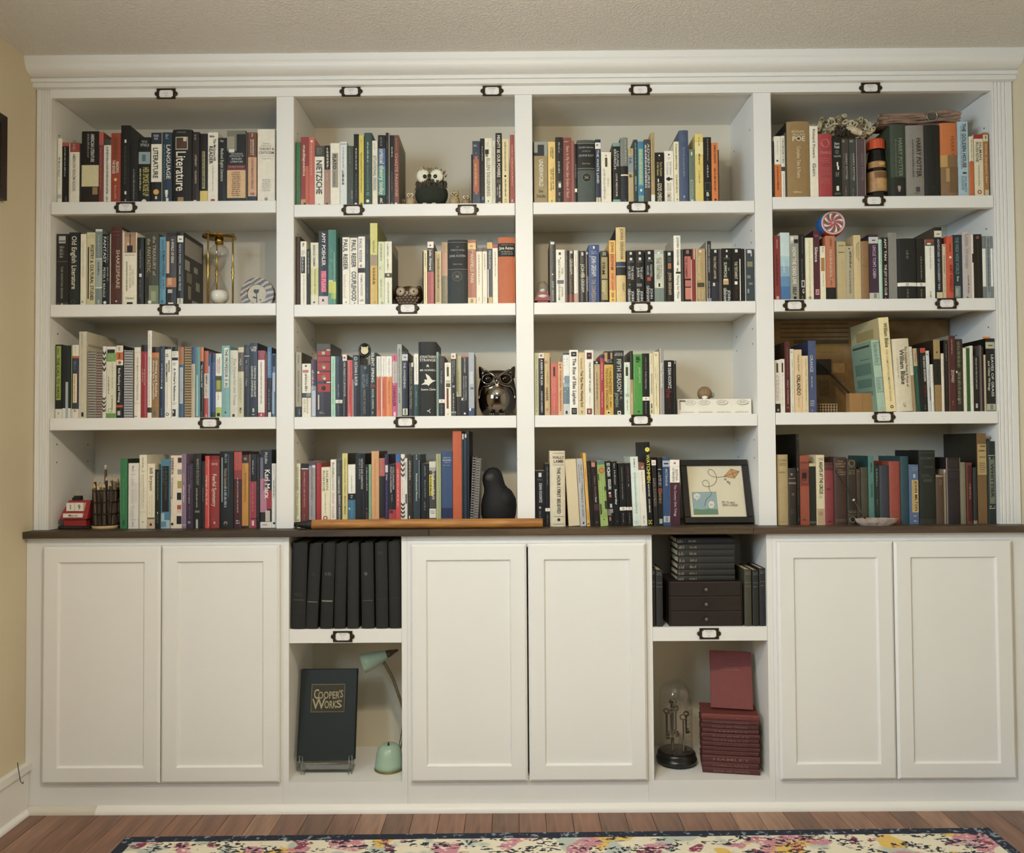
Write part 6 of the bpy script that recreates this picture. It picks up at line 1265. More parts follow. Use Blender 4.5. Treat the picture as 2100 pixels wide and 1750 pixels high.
# candy-swirl tin on the second shelf
def swirl():
    Y = .036; c = unp(1709, 457, Y); k = kpx(Y); zb = unp(1704, 484.5, Y).z; R = c.z - zb - .0006
    t = thing('lollipop_tin', 'round candy-swirl lollipop tin resting on top of the salmon book', 'ornament', (c.x, Y, zb + .0006))
    cz = c.z - zb - .0006; body = MB(); N = 32
    for y0, r0, y1, r1 in ((.001, R * .90, .012, R), (.012, R, .040, R), (.040, R, .050, R * .85)):
        for i in range(N):
            a, b = 2 * math.pi * i / N, 2 * math.pi * (i + 1) / N; mi = (i * 5 // N)
            body.add([(r0 * math.cos(a), y0, cz + r0 * math.sin(a)), (r1 * math.cos(a), y1, cz + r1 * math.sin(a)), (r1 * math.cos(b), y1, cz + r1 * math.sin(b)), (r0 * math.cos(b), y0, cz + r0 * math.sin(b))], [(0, 1, 2, 3)], mi)
    body.add([(R * .85 * math.cos(2 * math.pi * i / N), .05, cz + R * .85 * math.sin(2 * math.pi * i / N)) for i in range(N)], [tuple(range(N))], 0)
    body.build('rim', [mat('b8402c', .3), mat('4c7844', .3), mat('3464a0', .3), mat('a03a30', .3), mat('c85038', .3)], t)
    f = MB(); f.lathe([(R * .90, 0), (R * .90, .001), (R * .76, .0016), (R * .76, 0)], 36, (0, .001, cz), axis=(0, -1, 0)); f.build('pink_ring', mat('e0b4b4', .3), t)
    fd = MB(); fd.lathe([(R * .77, 0), (R * .77, .0004), (0, .0004)], 36, (0, .001, cz), axis=(0, -1, 0), smooth=False); fo = fd.build('face', mat('b85460', .3), t)
    for col, da in (('f0e8e4', 0.), ('3c7850', .30)):
        sw = MB()
        for j in range(8):
            a0 = 2 * math.pi * j / 8 + da; pts = []
            for i in range(7):
                u = i / 6; r = R * (.16 + .56 * u); a = a0 - .55 * u; pts.append((r, a - .02 - .13 * u, a + .02 + .13 * u))
            vs = [(r * math.cos(p), .00035, cz + r * math.sin(p)) for r, p, _ in pts] + [(r * math.cos(p), .00035, cz + r * math.sin(p)) for r, _, p in pts]
            sw.add(vs, [(i, i + 1, i + 8, i + 7) for i in range(6)])
        sw.build('swirl', flat(col, .3), fo)
    MB().lathe([(R * .15, 0), (R * .13, .003), (0, .004)], 20, (0, .0008, cz), axis=(0, -1, 0)).build('hub', mat('c09090', .3), t)
swirl()
# round black badge on a clear stand
def badge():
    Y = .045; zb = unp(747, 748.7, Y).z; c = unp(747.5, 719, Y); t = thing('badge', 'round black badge with cream cat-eared disc on clear stand', 'ornament', (c.x, Y, zb + .0006))
    cz = c.z - zb
    MB().box(-.016, .016, .004, .022, 0, .002).box(-.014, .014, .008, .010, .002, cz - .012).build('stand', glassmat('acrylic', (.9, .92, .9), .2), t)
    MB().lathe([(0, 0), (.0195, 0), (.021, .003), (.019, .0055), (.016, .005), (.0155, .004), (0, .004)], 28, (0, .007, cz), axis=(0, -1, 0), sx=1, sy=1.18).build('rim', mat('1a1814', .2), t)
    q = MB(); pts = [(.0125 * math.cos(a * math.pi / 12), cz - .001 + .0125 * math.sin(a * math.pi / 12)) for a in range(24)]; q.prism(pts, .0018, .003)
    for s in (-1, 1): q.prism([(s * .0115, cz + .004), (s * .004, cz + .010), (s * .0115, cz + .0145)], .0018, .003)
    q.build('cream_disc', mat('e0d4a4', .4), t)
badge()
# chrome owl
def chrome_owl():
    Y = .085; k = kpx(Y); t = thing('owl_figurine', 'shiny gunmetal chrome owl with round mirror belly', 'figurine', (-.0287 - .0655, .07, basez(3, 2) + .0004))
    CH = mat('8a8278', .07, 1., .03, 10); DK = mat('5c544a', .16, 1., .05, 20)
    prof = [(0, .0), (.040, .0), (.050, .006), (.060, .030), (.064, .060), (.0635, .090), (.058, .118), (.052, .138), (.044, .148), (.030, .153), (0, .154)]
    b = MB(); b.lathe(prof, 32, sx=1., sy=.80)
    for s in (-1, 1):
        b.lathe([(.020, 0), (.013, .016), (.005, .032), (0, .038)], 10, (s * .042, 0, .136), axis=(s * .55, 0, 1))
    b.build('body', DK, t)
    MB().ball((0, -.030, .058), .044, .030, .050, 0, 32, 18).build('belly', CH, t)
    for s in (-1, 1):
        MB().tube([(s * .028 + .0205 * math.cos(a * math.pi / 12), -.047 + abs(.0205 * math.cos(a * math.pi / 12) + s * .028) * .12, .122 + .0165 * math.sin(a * math.pi / 12)) for a in range(24)], .0026, 8, closed=True).build('eye_ring', CH, t)
        MB().ball((s * .028, -.040, .122), .0165, .010, .0135, 0, 18, 10).build('eye', mat('3c342c', .08, 1.), t)
        MB().tube([(0, -.052, .118), (s * .012, -.0515, .136), (s * .030, -.045, .146), (s * .050, -.028, .160)], [.004, .004, .0035, .002], 8).build('brow', CH, t)
        MB().tube([(s * .006, -.053, .108), (s * .025, -.051, .099), (s * .044, -.042, .098), (s * .055, -.030, .086), (s * .060, -.018, .060)], .003, 8).build('wing_edge', CH, t)
        f = MB()
        for j in (-1, 0, 1): f.ball((s * .017 + j * .006, -.048, .006), .0035, .007, .0055, 0, 10, 6)
        f.build('foot', CH, t)
    MB().lathe([(.006, 0), (.005, .009), (0, .016)], 10, (0, -.052, .121), axis=(0, -.3, -1)).build('beak', CH, t)
chrome_owl()
# white ceramic strip plaque and the round brown ornament behind it
def plaque():
    Y = .036; x0, x1 = unp(1389, 835, Y).x, unp(1541, 835, Y).x; z0 = basez(3, 3) + .0004; h = unp(1450, 818, Y).z - z0; cx = (x0 + x1) / 2; w = x1 - x0
    t = thing('ceramic_plaque', 'white ceramic plaque printed with four little comic panels', 'plaque', (cx, Y, z0))
    MB().xprism([(0, 0), (.020, 0), (.024, h), (.010, h), (.004, h - .001)], -w / 2, w / 2).build('block', mat('ece6d6', .25, 0, .03), t)
    f = Flat(w, h, 0); rn = random.Random(9)
    for i in range(4):
        u = 3 + i * 24.5; f.rect(u + 1, u + 20, 86, 87.2, '5c564c')
        uu = u + (8, 2, 2, 5)[i]; N = 18
        f.poly([(uu + 7 + 7.5 * math.cos(a * 2 * math.pi / N), 24 - 15 * math.sin(a * 2 * math.pi / N)) for a in range(N)], '6a645a'); f.layer += 1
        f.poly([(uu + 7 + 7.1 * math.cos(a * 2 * math.pi / N), 24 - 13.4 * math.sin(a * 2 * math.pi / N)) for a in range(N)], 'ece6d6'); f.layer += 1
        f.dash('q', 15, 31, uu + 2, uu + 12, '5c564c', rn)
        for j in range(7): f.rect(u + 2 + j * 2.6, u + 2.3 + j * 2.6, 82 - rn.uniform(0, 4), 86, '6a645a')
    f.rect(3, 11, 10, 16, '3c362c'); f.rect(3, 3.6, 16, 70, '5c564c')
    o = f.mb.build('panel_print', f.mats, t); o.rotation_euler = (-math.atan2(.004, h), 0, 0)
    Y2 = .082; q = thing('ball_ornament', 'round speckled brown ornament with pale blue bead behind the plaque', 'ornament', spot(3, 3, 1445, 820, Y2)); k = kpx(Y2)
    MB().lathe([(0, 0), (.022, 0), (.022, .006), (.012, .012), (.012, .052), (0, .056)], 18).build('foot', mat('d8d0c0', .5), q)
    MB().ball((0, 0, .072), .0245, .022, .0245, 0, 20, 12).build('ball', mat('8c7050', .7, 0, .5, 160, .6), q)
    MB().ball((-.004, -.020, .058), .010, .006, .006).ball((-.005, -.021, .048), .005, .005, .012).build('white_patch', mat('ece8e0', .5), q)
    MB().ball((.026, .006, .068), .009, .009, .010).build('bead', mat('8cb0b8', .4), q)
plaque()
# board, stick, packet and lattice in the lollipop bay
def rear_board():
    Y = .266; z0 = basez(3, 4) + .0004; x0, x1 = OX[3][0] + .002, unp(1945, 700, Y).x; z1 = unp(1700, 656, Y).z - .002
    m, n, l, b = newmat('engraved_brown'); tc = n.new('ShaderNodeTexCoord'); nz = n.new('ShaderNodeTexNoise'); nz.inputs['Scale'].default_value = 24; nz.inputs['Detail'].default_value = 6
    rp = n.new('ShaderNodeValToRGB'); rp.color_ramp.elements[0].color = lin(hexc('6c5232')) + (1,); rp.color_ramp.elements[1].color = lin(hexc('b08c58')) + (1,)
    l.new(tc.outputs['Object'], nz.inputs[0]); l.new(nz.outputs['Fac'], rp.inputs[0]); l.new(rp.outputs[0], b.inputs['Base Color']); b.inputs['Roughness'].default_value = .7
    t = thing('engraved_board', 'tall brown engraved board propped against the back panel', 'board', (x0, Y, z0)); w, h = x1 - x0, z1 - z0
    MB().cbox(0, w, 0, .012, 0, h, .002).build('board', m, t)
    def R(name, a, c, b_, d, col):  # photo rectangle on the board
        p, q = unp(a, c, Y), unp(b_, d, Y); return MB().box(p.x - x0, q.x - x0, -.0015, -.0002, q.z - z0, p.z - z0).build(name, mat(col, .6, 0, .3, 80), t)
    R('dark_plate', 1668, 737, 1705, 769, '30261c'); R('panel', 1672, 706, 1722, 722, '94743e'); R('panel', 1628, 698, 1740, 705, '5c4628'); R('panel', 1708, 745, 1732, 765, 'b08c58')
    R('panel', 1716, 770, 1734, 784, '8a6c3e'); R('panel', 1680, 780, 1700, 812, '7c6038')
    for i in range(4): R('rule', 1600, 664 + i * 9, 1740, 665 + i * 9, '5c4628')
    p0, p1 = unp(1741, 806, .058), unp(1679, 742, .2635)
    st = MB().tube([p0, p0.lerp(p1, .5), p1], [.0035, .0045, .003], 8).build('stick', mat('3c3024', .6)); tag(st, 'thin dark stick leaning from the paper packet to engraved board', 'stick')
    a, e = unp(1740, 826, .045), unp(1797, 826, .045); zt = unp(1768, 806.5, .045).z
    pk = thing('paper_packet', 'square brown kraft paper packet standing before the green paperback', 'packet', ((a.x + e.x) / 2, .045, z0)); w2 = min(e.x, unp(1792, 826, .045).x) - a.x
    MB().cbox(-w2 / 2, w2 / 2, 0, .03, 0, zt - z0, .001).build('body', mat('a07848', .8, 0, .12, 40), pk); MB().box(-.0004, .0004, -.0003, .0, 0, zt - z0).build('fold', mat('8a6438', .8), pk)
    a, e = unp(1676, 835, .06), unp(1717, 835, .06); zt = unp(1700, 828.5, .06).z; la = thing('lattice_box', 'small pale lattice box with dark squares near the blue paperback', 'box', ((a.x + e.x) / 2, .06, z0)); w3 = (e.x - a.x) / 2; hh = zt - z0
    MB().box(-w3 + .001, w3 - .001, .002, .05, .001, hh - .001).build('body', mat('3c2a1c', .7), la)
    q = MB()
    for i in range(8): x = -w3 + (2 * w3 - .0016) * i / 7; q.box(x, x + .0016, 0, .0018, 0, hh)
    for i in range(4): z = (hh - .0016) * i / 3; q.box(-w3, w3, .0002, .0016, z, z + .0016)
    q.build('lattice', mat('b89868', .6), la)
rear_board()
# tonic bottle and the woolly things lying on the books in the lollipop bay
def bottle():
    Y = .055; k = kpx(Y); t = thing('bottle', 'dark bottle with orange ribbed cap and embossed tan labels', 'bottle', spot(1, 4, 1796, 340, Y))
    def z(y): return (1540 - y) / 7 * k
    DKB = mat('1c1a16', .15); r = .0335
    MB().lathe([(0, .0), (r, 0), (r * 1.03, .004), (r * 1.03, z(1452)), (r * .98, z(1440)), (r * .98, z(1150)), (r * .93, z(1135)), (r * .93, z(1090)), (r * .88, z(1000)), (r * .80, z(930)), (r * .76, z(830)), (r * .70, z(812)), (0, z(812))], 28).build('glass_body', DKB, t)
    cp = MB(); N = 36; zs = [(z(812), .98), (z(800), 1.02), (z(690), 1.0), (z(665), .92), (z(652), .70)]
    vs = [(.0285 * s * (1 + .035 * (i % 2)) * math.cos(2 * math.pi * i / N), .0285 * s * (1 + .035 * (i % 2)) * math.sin(2 * math.pi * i / N), zz) for zz, s in zs for i in range(N)]
    cp.add(vs, [(j * N + i, j * N + (i + 1) % N, (j + 1) * N + (i + 1) % N, (j + 1) * N + i) for j in range(4) for i in range(N)] + [tuple(4 * N + i for i in range(N))]); cp.build('cap', mat('c8502c', .4), t)
    def wrap(name, y0, y1, a0, a1, rr, col, par, bump=.0016):
        q = MB(); n = 16; vs = []
        for zz in (z(y1), z(y0)):
            for i in range(n + 1):
                a = -math.pi / 2 + a0 + (a1 - a0) * i / n; vs.append(((rr + bump) * math.cos(a), (rr + bump) * math.sin(a), zz))
        q.add(vs, [(i, i + 1, n + 2 + i, n + 1 + i) for i in range(n)]); return q.build(name, mat(col, .5, 0, .3, 70, .5), par)
    lb = wrap('label', 1145, 1438, -1.7, 1.35, r, 'b08456', t)
    wrap('label_relief', 1190, 1420, -.35, .85, r + .0012, 'c09864', lb); wrap('label_print', 1160, 1250, -.55, 1.1, r + .0016, '7c5834', lb)
    nl = wrap('neck_label', 1000, 1088, -1.3, 1.3, r * .91, 'b08450', t); MB().ball((.006, -r * .93, z(1040)), .011, .004, .0075).build('medallion', mat('c89c60', .5, 0, .2), nl)
    wrap('foot_label', 1505, 1538, -1.4, 1.4, r * 1.03, 'c8b088', t, .0006)
bottle()
def scarf():
    Y = .075; zb = unp(1725, 282, .02).z + .0015; rn = random.Random(11)
    c = unp(1722, 262, Y); t = thing('crochet_scarf', 'tan and olive crocheted scarf heaped on top of the books', 'scarf', (c.x, Y, zb))
    for part_, n, cols in (('yarn_loops', 210, 'c0b496'), ('olive_yarn_loops', 90, '8c8062'), ('dark_yarn_loops', 34, '3c3226')):
        q = MB()
        for i in range(n):
            u = rn.uniform(-1, 1); top = .078 if u < .1 else .060; top *= (1 - max(0, abs(u) - .75) * 2.2)
            if part_[0] == 'd': x, zz, y = rn.uniform(-.035, .012), rn.uniform(.008, .030), rn.uniform(-.062, -.050)
            else: x, zz, y = u * .094, rn.uniform(.012 if abs(u) < .8 else .02, max(.020, top)), rn.uniform(-.055, .03)
            R_ = rn.uniform(.006, .011); nrm = Vector((rn.uniform(-1, 1), rn.uniform(-1.4, .2), rn.uniform(-.5, 1))).normalized(); a = nrm.orthogonal().normalized(); b = nrm.cross(a)
            q.tube([Vector((x, y, zz)) + a * R_ * math.cos(s * math.pi / 5) + b * R_ * .7 * math.sin(s * math.pi / 5) for s in range(10)], .0030, 5, closed=True)
        q.build(part_, mat(cols, .95, 0, .35, 200), t)['kind'] = 'stuff'
    MB().ball((0, -.01, .034), .088, .042, .033, 0, 20, 8).build('core', mat('9c8e70', .95, 0, .3, 90), t)
    MB().tube([(.0, -.056, .030), (.016, -.062, .022), (.034, -.062, .014), (.046, -.060, .010)], [.007, .011, .011, .008], 10).build('striped_tassel', mat('c8b898', .9, 0, .5, 120), t)
scarf()
def strap():
    Y = .07; a = unp(1870, 250, Y); zb = unp(1840, 257.5, .02).z + .002
    t = thing('leather_belt', 'folded mottled brown leather strap with round steel buckle on books', 'belt', (a.x, Y, zb)); q = MB()
    for lay in range(4):
        pts = [(-.136 + .272 * i / 16, -.048 + .006 * math.sin(i * .9 + lay * 1.7), .008 + lay * .0075 + .0025 * math.sin(i * .7 + lay * 2) + .012 * i / 16 * (.6 + lay * .12)) for i in range(17)]
        q.tube(pts, [.0060 + .0012 * math.sin(i * 1.3 + lay) for i in range(17)], 8)
    q.build('strap', mat('8c7260', .85, 0, .5, 55, .7), t)['kind'] = 'stuff'
    MB().box(-.13, .13, -.040, .03, .0015, .022).build('folded_leather', mat('7c6250', .85, 0, .4, 40, .6), t)
    MB().tube([(.036 + .017 * math.cos(s * math.pi / 12), -.062, .024 + .017 * math.sin(s * math.pi / 12)) for s in range(24)], .0014, 6, closed=True).build('buckle', mat('b8b4ac', .25, 1.), t)
    MB().box(.020, .052, -.0605, -.058, .014, .034).build('buckle_plate', mat('4c4a44', .4), t)
strap()
# ------------------------------------------------------------------ countertop things
def calendar():
    Y = .035; k = kpx(Y); s = k / 7.292; t = thing('perpetual_calendar', 'red kennel-shaped perpetual calendar showing 19 March', 'calendar', (unp(152, 1060, Y).x, Y, ZCT + .0004))
    RED = mat('9c2c2c', .45, 0, .1, 40)
    MB().cbox(-.052, .052, -.004, .072, 0, .010, .002).build('base', mat('1c1a18', .4), t)
    hs = MB(); hs.box(-.035, .038, .004, .066, .010, .036); ho = hs.build('house', RED, t)
    for i in range(3): MB().box(-.0352, .0382, .0030, .0036, .013 + i * .0075, .0185 + i * .0075).build('board', RED, ho)
    rf = MB(); x0, x1 = -.046, .046
    v = [(x0, -.006, .034), (x1, -.006, .034), (x1 - .004, .026, .093), (x0 + .014, .026, .093), (x0, .076, .034), (x1, .076, .034), (x1 - .004, .044, .093), (x0 + .014, .044, .093)]
    rf.add(v, [(0, 1, 2, 3), (5, 4, 7, 6), (3, 2, 6, 7), (0, 3, 7, 4), (1, 5, 6, 2), (0, 4, 5, 1)]); ro = rf.build('roof', RED, t)
    def fy(z): return -.006 + (z - .034) / .059 * .032
    for i, ch in enumerate('19'):
        xa = -.028 + i * .029; c_ = MB().box(xa, xa + .0278, fy(.058) - .004, fy(.058) + .02, .059, .086).build('number_block', mat('e4dccc', .5), t)
        f = Flat(.0278, .027, 0); f.text('h', 22, 80, 34, 66, '2c2824', ch); o = f.mb.build('number', f.mats, c_); o.location = (xa + .0139, fy(.058) - .004, .059)
    m_ = MB().box(-.034, .030, fy(.040) - .003, fy(.04) + .01, .0385, .0515).build('month_block', mat('e8e0d0', .5), t)
    f = Flat(.064, .013, 0); f.text('h', 22, 78, 28, 76, '6a645c', 'March'); o = f.mb.build('month_lettering', f.mats, m_); o.location = (-.002, fy(.04) - .003, .0385)
    f = Flat(.09, .009, 0); f.dash('q', 25, 80, 8, 92, '6a665e', random.Random(2)); o = f.mb.build('base_lettering', f.mats, t); o.location = (-.004, -.0042, .0005)
    tw = MB().box(-.020, .006, .024, .044, .0932, .103).box(-.018, .004, .030, .046, .103, .108).build('typewriter', mat('1a1816', .35), t)
    MB().box(-.016, -.004, .041, .042, .108, .122).build('paper_sheet', mat('a89c80', .8), tw)
calendar()
def pencil_cup():
    Y = .06; k = kpx(Y); r = 24.5 * k; hgt = .128; x = unp(217, 1060, Y).x
    t = thing('wire_pencil_cup', 'rusty wire grid pencil cup on pale wooden disc', 'pencil cup', (x, Y, ZCT + .0004)); WR = mat('2c221a', .5, .5)
    MB().lathe([(0, 0), (r * 1.06, 0), (r * 1.06, .010), (0, .010)], 28).build('wooden_base', mat('c4a47c', .6, 0, .15, 40), t)
    for i in range(4):
        z = .012 + (hgt - .014) * i / 3; MB().tube([(r * math.cos(a * math.pi / 14), r * math.sin(a * math.pi / 14), z) for a in range(28)], .0018, 6, closed=True).build('ring', WR, t)
    for i in range(14): a = 2 * math.pi * i / 14; MB().tube([(r * math.cos(a), r * math.sin(a), .010), (r * math.cos(a), r * math.sin(a), hgt)], .0015, 6).build('upright', WR, t)
    rn = random.Random(8); cols = ['54463a', '6c5a46', '3c332c', '5c4e42', '4a4038', '7a684e', '382e28']; names = ['grey-brown', 'tan', 'charcoal', 'taupe', 'slate brown', 'honey', 'dark brown']
    pos = [(0, 0)] + [(.016 * math.cos(i * 1.05), .016 * math.sin(i * 1.05)) for i in range(6)] + [(.030 * math.cos(i * .483 + .2), .030 * math.sin(i * .483 + .2)) for i in range(13)]
    for i, (dx, dy) in enumerate(pos):
        L = rn.uniform(.135, .165); L = .20 if i == 3 else L; ci = i % 7
        p = thing('pencil', names[ci] + ' hexagonal pencil standing point up in the wire cup' if i != 3 else 'tallest pencil with pale eraser in the wire pencil cup', 'pencil', (x + dx, Y + dy, ZCT + .0112), 'pencils in the wire cup')
        tip = Vector((dx * .28, dy * .28, L)); d = tip.normalized()
        MB().lathe([(.0048, .0), (.0048, L - .016)], 6, axis=d, smooth=False).build('shaft', mat(cols[ci], .5), p)
        if i == 3: MB().lathe([(.0044, L - .016), (.0044, L - .004), (.003, L), (0, L)], 10, axis=d).build('eraser', mat('c8b8a8', .7), p)
        else:
            MB().lathe([(.0047, L - .016), (.0014, L - .003)], 6, axis=d, smooth=False).build('wood_cone', mat('c8a878', .7), p); MB().lathe([(.0014, L - .003), (0, L)], 6, axis=d).build('lead', mat('2c2824', .5), p)
pencil_cup()
def stick():
    Yc = -.022; r = 9.8 * kpx(Yc); x0, x1 = unp(640, 1074, Yc).x, unp(1113, 1074, Yc).x; xa = unp(604, 1078, Yc).x
    t = thing('walking_stick', 'thick varnished wooden stick with black end lying along the countertop', 'stick', ((x0 + x1) / 2, Yc, ZCT + .0003)); cx = (x0 + x1) / 2
    MB().lathe([(0, 0), (r * .97, 0), (r, .004), (r, x1 - x0 - .004), (r * .96, x1 - x0), (0, x1 - x0)], 24, (x0 - cx, 0, r), axis=(1, 0, 0)).build('shaft', wood_mat('varnished_wood', '8a5626', 'bc8440', (3, 30, 30)), t)
    MB().lathe([(0, 0), (r * .5, 0), (r * .62, .02), (r * .9, .045), (r * 1.0, x0 - xa), (0, x0 - xa)], 18, (xa - cx, 0, r), axis=(1, 0, 0)).build('black_grip', mat('1a1814', .6, 0, .2, 90, .6), t)
    MB().tube([(xa - cx + .012, -.008, r * .8), (xa - cx + .008, -.018, .006), (xa - cx + .022, -.024, .003), (xa - cx + .04, -.02, .004)], .003, 8).build('cord_loop', mat('24201a', .7), t)
stick()
def raven():
    Y = .075; t = thing('raven_figurine', 'matt black raven figurine with rounded grey face', 'figurine', (-.0287 - .0685, Y, ZCT + .0004))
    m = mat('0c0b0a', .75, 0, .2, 60, .4); q = MB(); N = 28
    sec = [(0, 0, 0), (.040, .004, 0), (.050, .005, .008), (.058, .005, .035), (.060, .006, .065), (.057, .007, .088), (.049, .005, .108), (.041, -.002, .122), (.037, -.009, .136), (.036, -.013, .152), (.033, -.014, .168), (.026, -.013, .182), (.014, -.012, .192), (0, -.012, .195)]
    vs = [(r * math.cos(2 * math.pi * i / N) + cx_, .82 * r * math.sin(2 * math.pi * i / N) + cx_ * .3, z) for r, cx_, z in sec for i in range(N)]
    q.add(vs, [(j * N + i, j * N + (i + 1) % N, (j + 1) * N + (i + 1) % N, (j + 1) * N + i) for j in range(len(sec) - 1) for i in range(N)], 0, True); q.build('body', m, t)
    MB().ball((.026, -.004, .082), .034, .042, .046, 0, 20, 12).build('wing', m, t)
    MB().ball((-.021, -.026, .160), .0175, .012, .0165, 0, 20, 12).build('face', mat('34322e', .6), t)
raven()
def kite_frame():
    Y = .040; k = kpx(Y); x = unp(1476, 1070, Y).x; t = thing('framed_print', 'black framed print of an orange kite leaning back', 'framed print', (x, Y, ZCT + .0066), None, (-math.radians(19), 0, 0))
    w = 141 * k / 2; h = 136 * k; b = .021; q = MB()
    for i, a in enumerate(((-w, w, h - b, h), (-w, w, 0, b), (-w, -w + b, b, h - b), (w - b, w, b, h - b))):
        MB().cbox(a[0], a[1], 0, .018, a[2], a[3], .0015).build('frame_rail', mat('14120f', .35), t)
    MB().box(-w + .006, w - .006, .010, .016, .006, h - .006).build('backing', mat('2c2620', .8), t)
    MB().box(-w + b - .002, w - b + .002, .008, .0095, b - .002, h - b + .002).build('mat_board', mat('ece2c4', .8, 0, .03), t)
    iw, ih = 2 * (w - b), h - 2 * b; f = Flat(iw, ih, 0)
    def U(x_, y_):  # crop pixel to percent of the picture
        v = (y_ - 650) / (1400 - 650) * 100; xl = 705 + (780 - 705) * v / 100; xr = 1535 + (1620 - 1535) * v / 100
        return ((x_ - xl) / (xr - xl) * 100, v)
    def poly(pts, col): f.layer += 1; f.poly([U(*p) for p in pts][::-1], col)
    poly([(795, 1037), (1160, 1032), (1197, 1360), (828, 1362)], '3c4438'); poly([(799, 1041), (1157, 1036), (1193, 1356), (832, 1358)], '94b4bc')
    poly([(822, 1285), (870, 1275), (950, 1290), (1050, 1275), (1185, 1285), (1193, 1356), (832, 1358)], '5c9068')
    poly([(925 + 0, 1105)] and [(873 + 50 * math.cos(a * math.pi / 10), 1095 - 42 * math.sin(a * math.pi / 10)) for a in range(20)][::-1], 'f0ece0'); poly([(1090 + 45 * math.cos(a * math.pi / 10), 1218 - 52 * math.sin(a * math.pi / 10)) for a in range(20)][::-1], 'f0ece0')
    poly([(858, 1132), (880, 1132), (868, 1165)], 'f0ece0')
    rn = random.Random(1); u, v = U(848, 1085); f.dash('q', v, v + 4.5, u, u + 7, '6a665c', rn); u, v = U(1062, 1205); f.dash('q', v, v + 4.5, u, u + 7, '6a665c', rn)
    poly([(1265, 812), (1383, 692), (1508, 732), (1437, 835)], '4a3820'); poly([(1274, 811), (1384, 699), (1500, 735), (1434, 829)], 'dc9c54')
    def line(pts, wd, col):
        f.layer += 1
        for (a, b_), (c, d) in zip(pts, pts[1:]):
            L = math.hypot(c - a, d - b_) or 1; nx_, ny_ = -(d - b_) / L * wd, (c - a) / L * wd
            f.poly([U(a + nx_, b_ + ny_), U(c + nx_, d + ny_), U(c - nx_, d - ny_), U(a - nx_, b_ - ny_)], col)
    line([(1383, 692), (1437, 835)], 3, '4a3820'); line([(1265, 812), (1508, 732)], 3, '4a3820')
    st = [(1265, 812), (1160, 818), (1090, 800), (1045, 765), (1038, 720), (1070, 700), (1115, 722), (1150, 775), (1165, 830), (1155, 880), (1125, 925), (1070, 950), (1010, 955), (965, 930), (955, 890), (985, 862), (1025, 870), (1050, 905), (1050, 960), (1065, 1010), (1088, 1050), (1075, 1090), (1020, 1140), (997, 1190), (992, 1240)]
    sm = []
    for i in range(len(st) - 1):
        p0, p1, p2, p3 = [Vector(st[max(0, min(len(st) - 1, i + d))]) for d in (-1, 0, 1, 2)]
        for j in range(5):
            u = j / 5; sm.append(tuple(.5 * ((2 * p1) + (p2 - p0) * u + (2 * p0 - 5 * p1 + 4 * p2 - p3) * u * u + (3 * p1 - p0 - 3 * p2 + p3) * u ** 3)))
    line(sm + [st[-1]], 3.2, '55503c')
    line([(1275, 840), (1310, 855), (1330, 885), (1355, 895), (1370, 935)], 2.5, '55503c')
    for a, b_ in ((1295, 850), (1335, 888), (1360, 905)): line([(a - 14, b_ + 12), (a + 14, b_ - 12)], 5, '55503c')
    for txt, x0, y0, x1, y1 in (('TRY.', 1245, 1205, 1300, 1168), ('Try again.', 1312, 1200, 1445, 1172), ('REPEAT as NEEDED.', 1255, 1243, 1492, 1212)):
        vs, fs, L = text2d(txt); f.layer += 1; f.poly([U(x0 + p / L * (x1 - x0), y0 + q_ * (y1 - y0)) for p, q_ in vs], '7a7464', fs)
    o = f.mb.build('kite_print', f.mats, t); o.location = (0, .008, b)
    MB().box(-w + b - .001, w - b + .001, .0015, .0022, b - .001, h - b + .001).build('glazing', GLASS, t)
kite_frame()
def incense():
    a, e = unp(1754, 1072, -.01), unp(1842, 1072, -.01); t = thing('stone_tray', 'small rough grey stone dish on the countertop edge', 'dish', ((a.x + e.x) / 2, -.008, ZCT + .0003)); w = (e.x - a.x) / 2
    q = MB(); N = 28; rn = random.Random(2); rings = [(.74, 0.), (.92, .010), (1.0, .022), (.93, .022), (.80, .014), (0.05, .012)]
    vs = [(w * s * math.cos(2 * math.pi * i / N) + rn.uniform(-.0012, .0012), .026 * s * math.sin(2 * math.pi * i / N) + rn.uniform(-.001, .001), max(0, z + (rn.uniform(-.001, .001) if z else 0))) for s, z in rings for i in range(N)]
    q.add(vs, [(j * N + i, j * N + (i + 1) % N, (j + 1) * N + (i + 1) % N, (j + 1) * N + i) for j in range(5) for i in range(N)] + [tuple(reversed(range(N)))] + [tuple(5 * N + i for i in range(N))])
    q.build('bowl', mat('a8988c', .7, 0, .55, 90, .8), t)
    bx = unp(1777, 1062, -.014); p0 = Vector((bx.x, -.014, ZCT + .0155)); p1 = unp(1713, 965, .0065)
    s = thing('quill_pen', 'long thin brown pen leaning from the stone dish onto old books', 'pen', p0)
    d = p1 - p0; MB().tube([(0, 0, 0), d * .5, d], [.0030, .0022, .0012], 8).build('shaft', mat('33281e', .5), s)
    MB().tube([d * .40, d * .43], .0042, 10).build('white_collar', mat('d0ccc8', .4), s); MB().tube([d * .01, d * .07], [.0042, .0036], 10).build('brass_ferrule', mat('c0a050', .25, 1.), s)
incense()
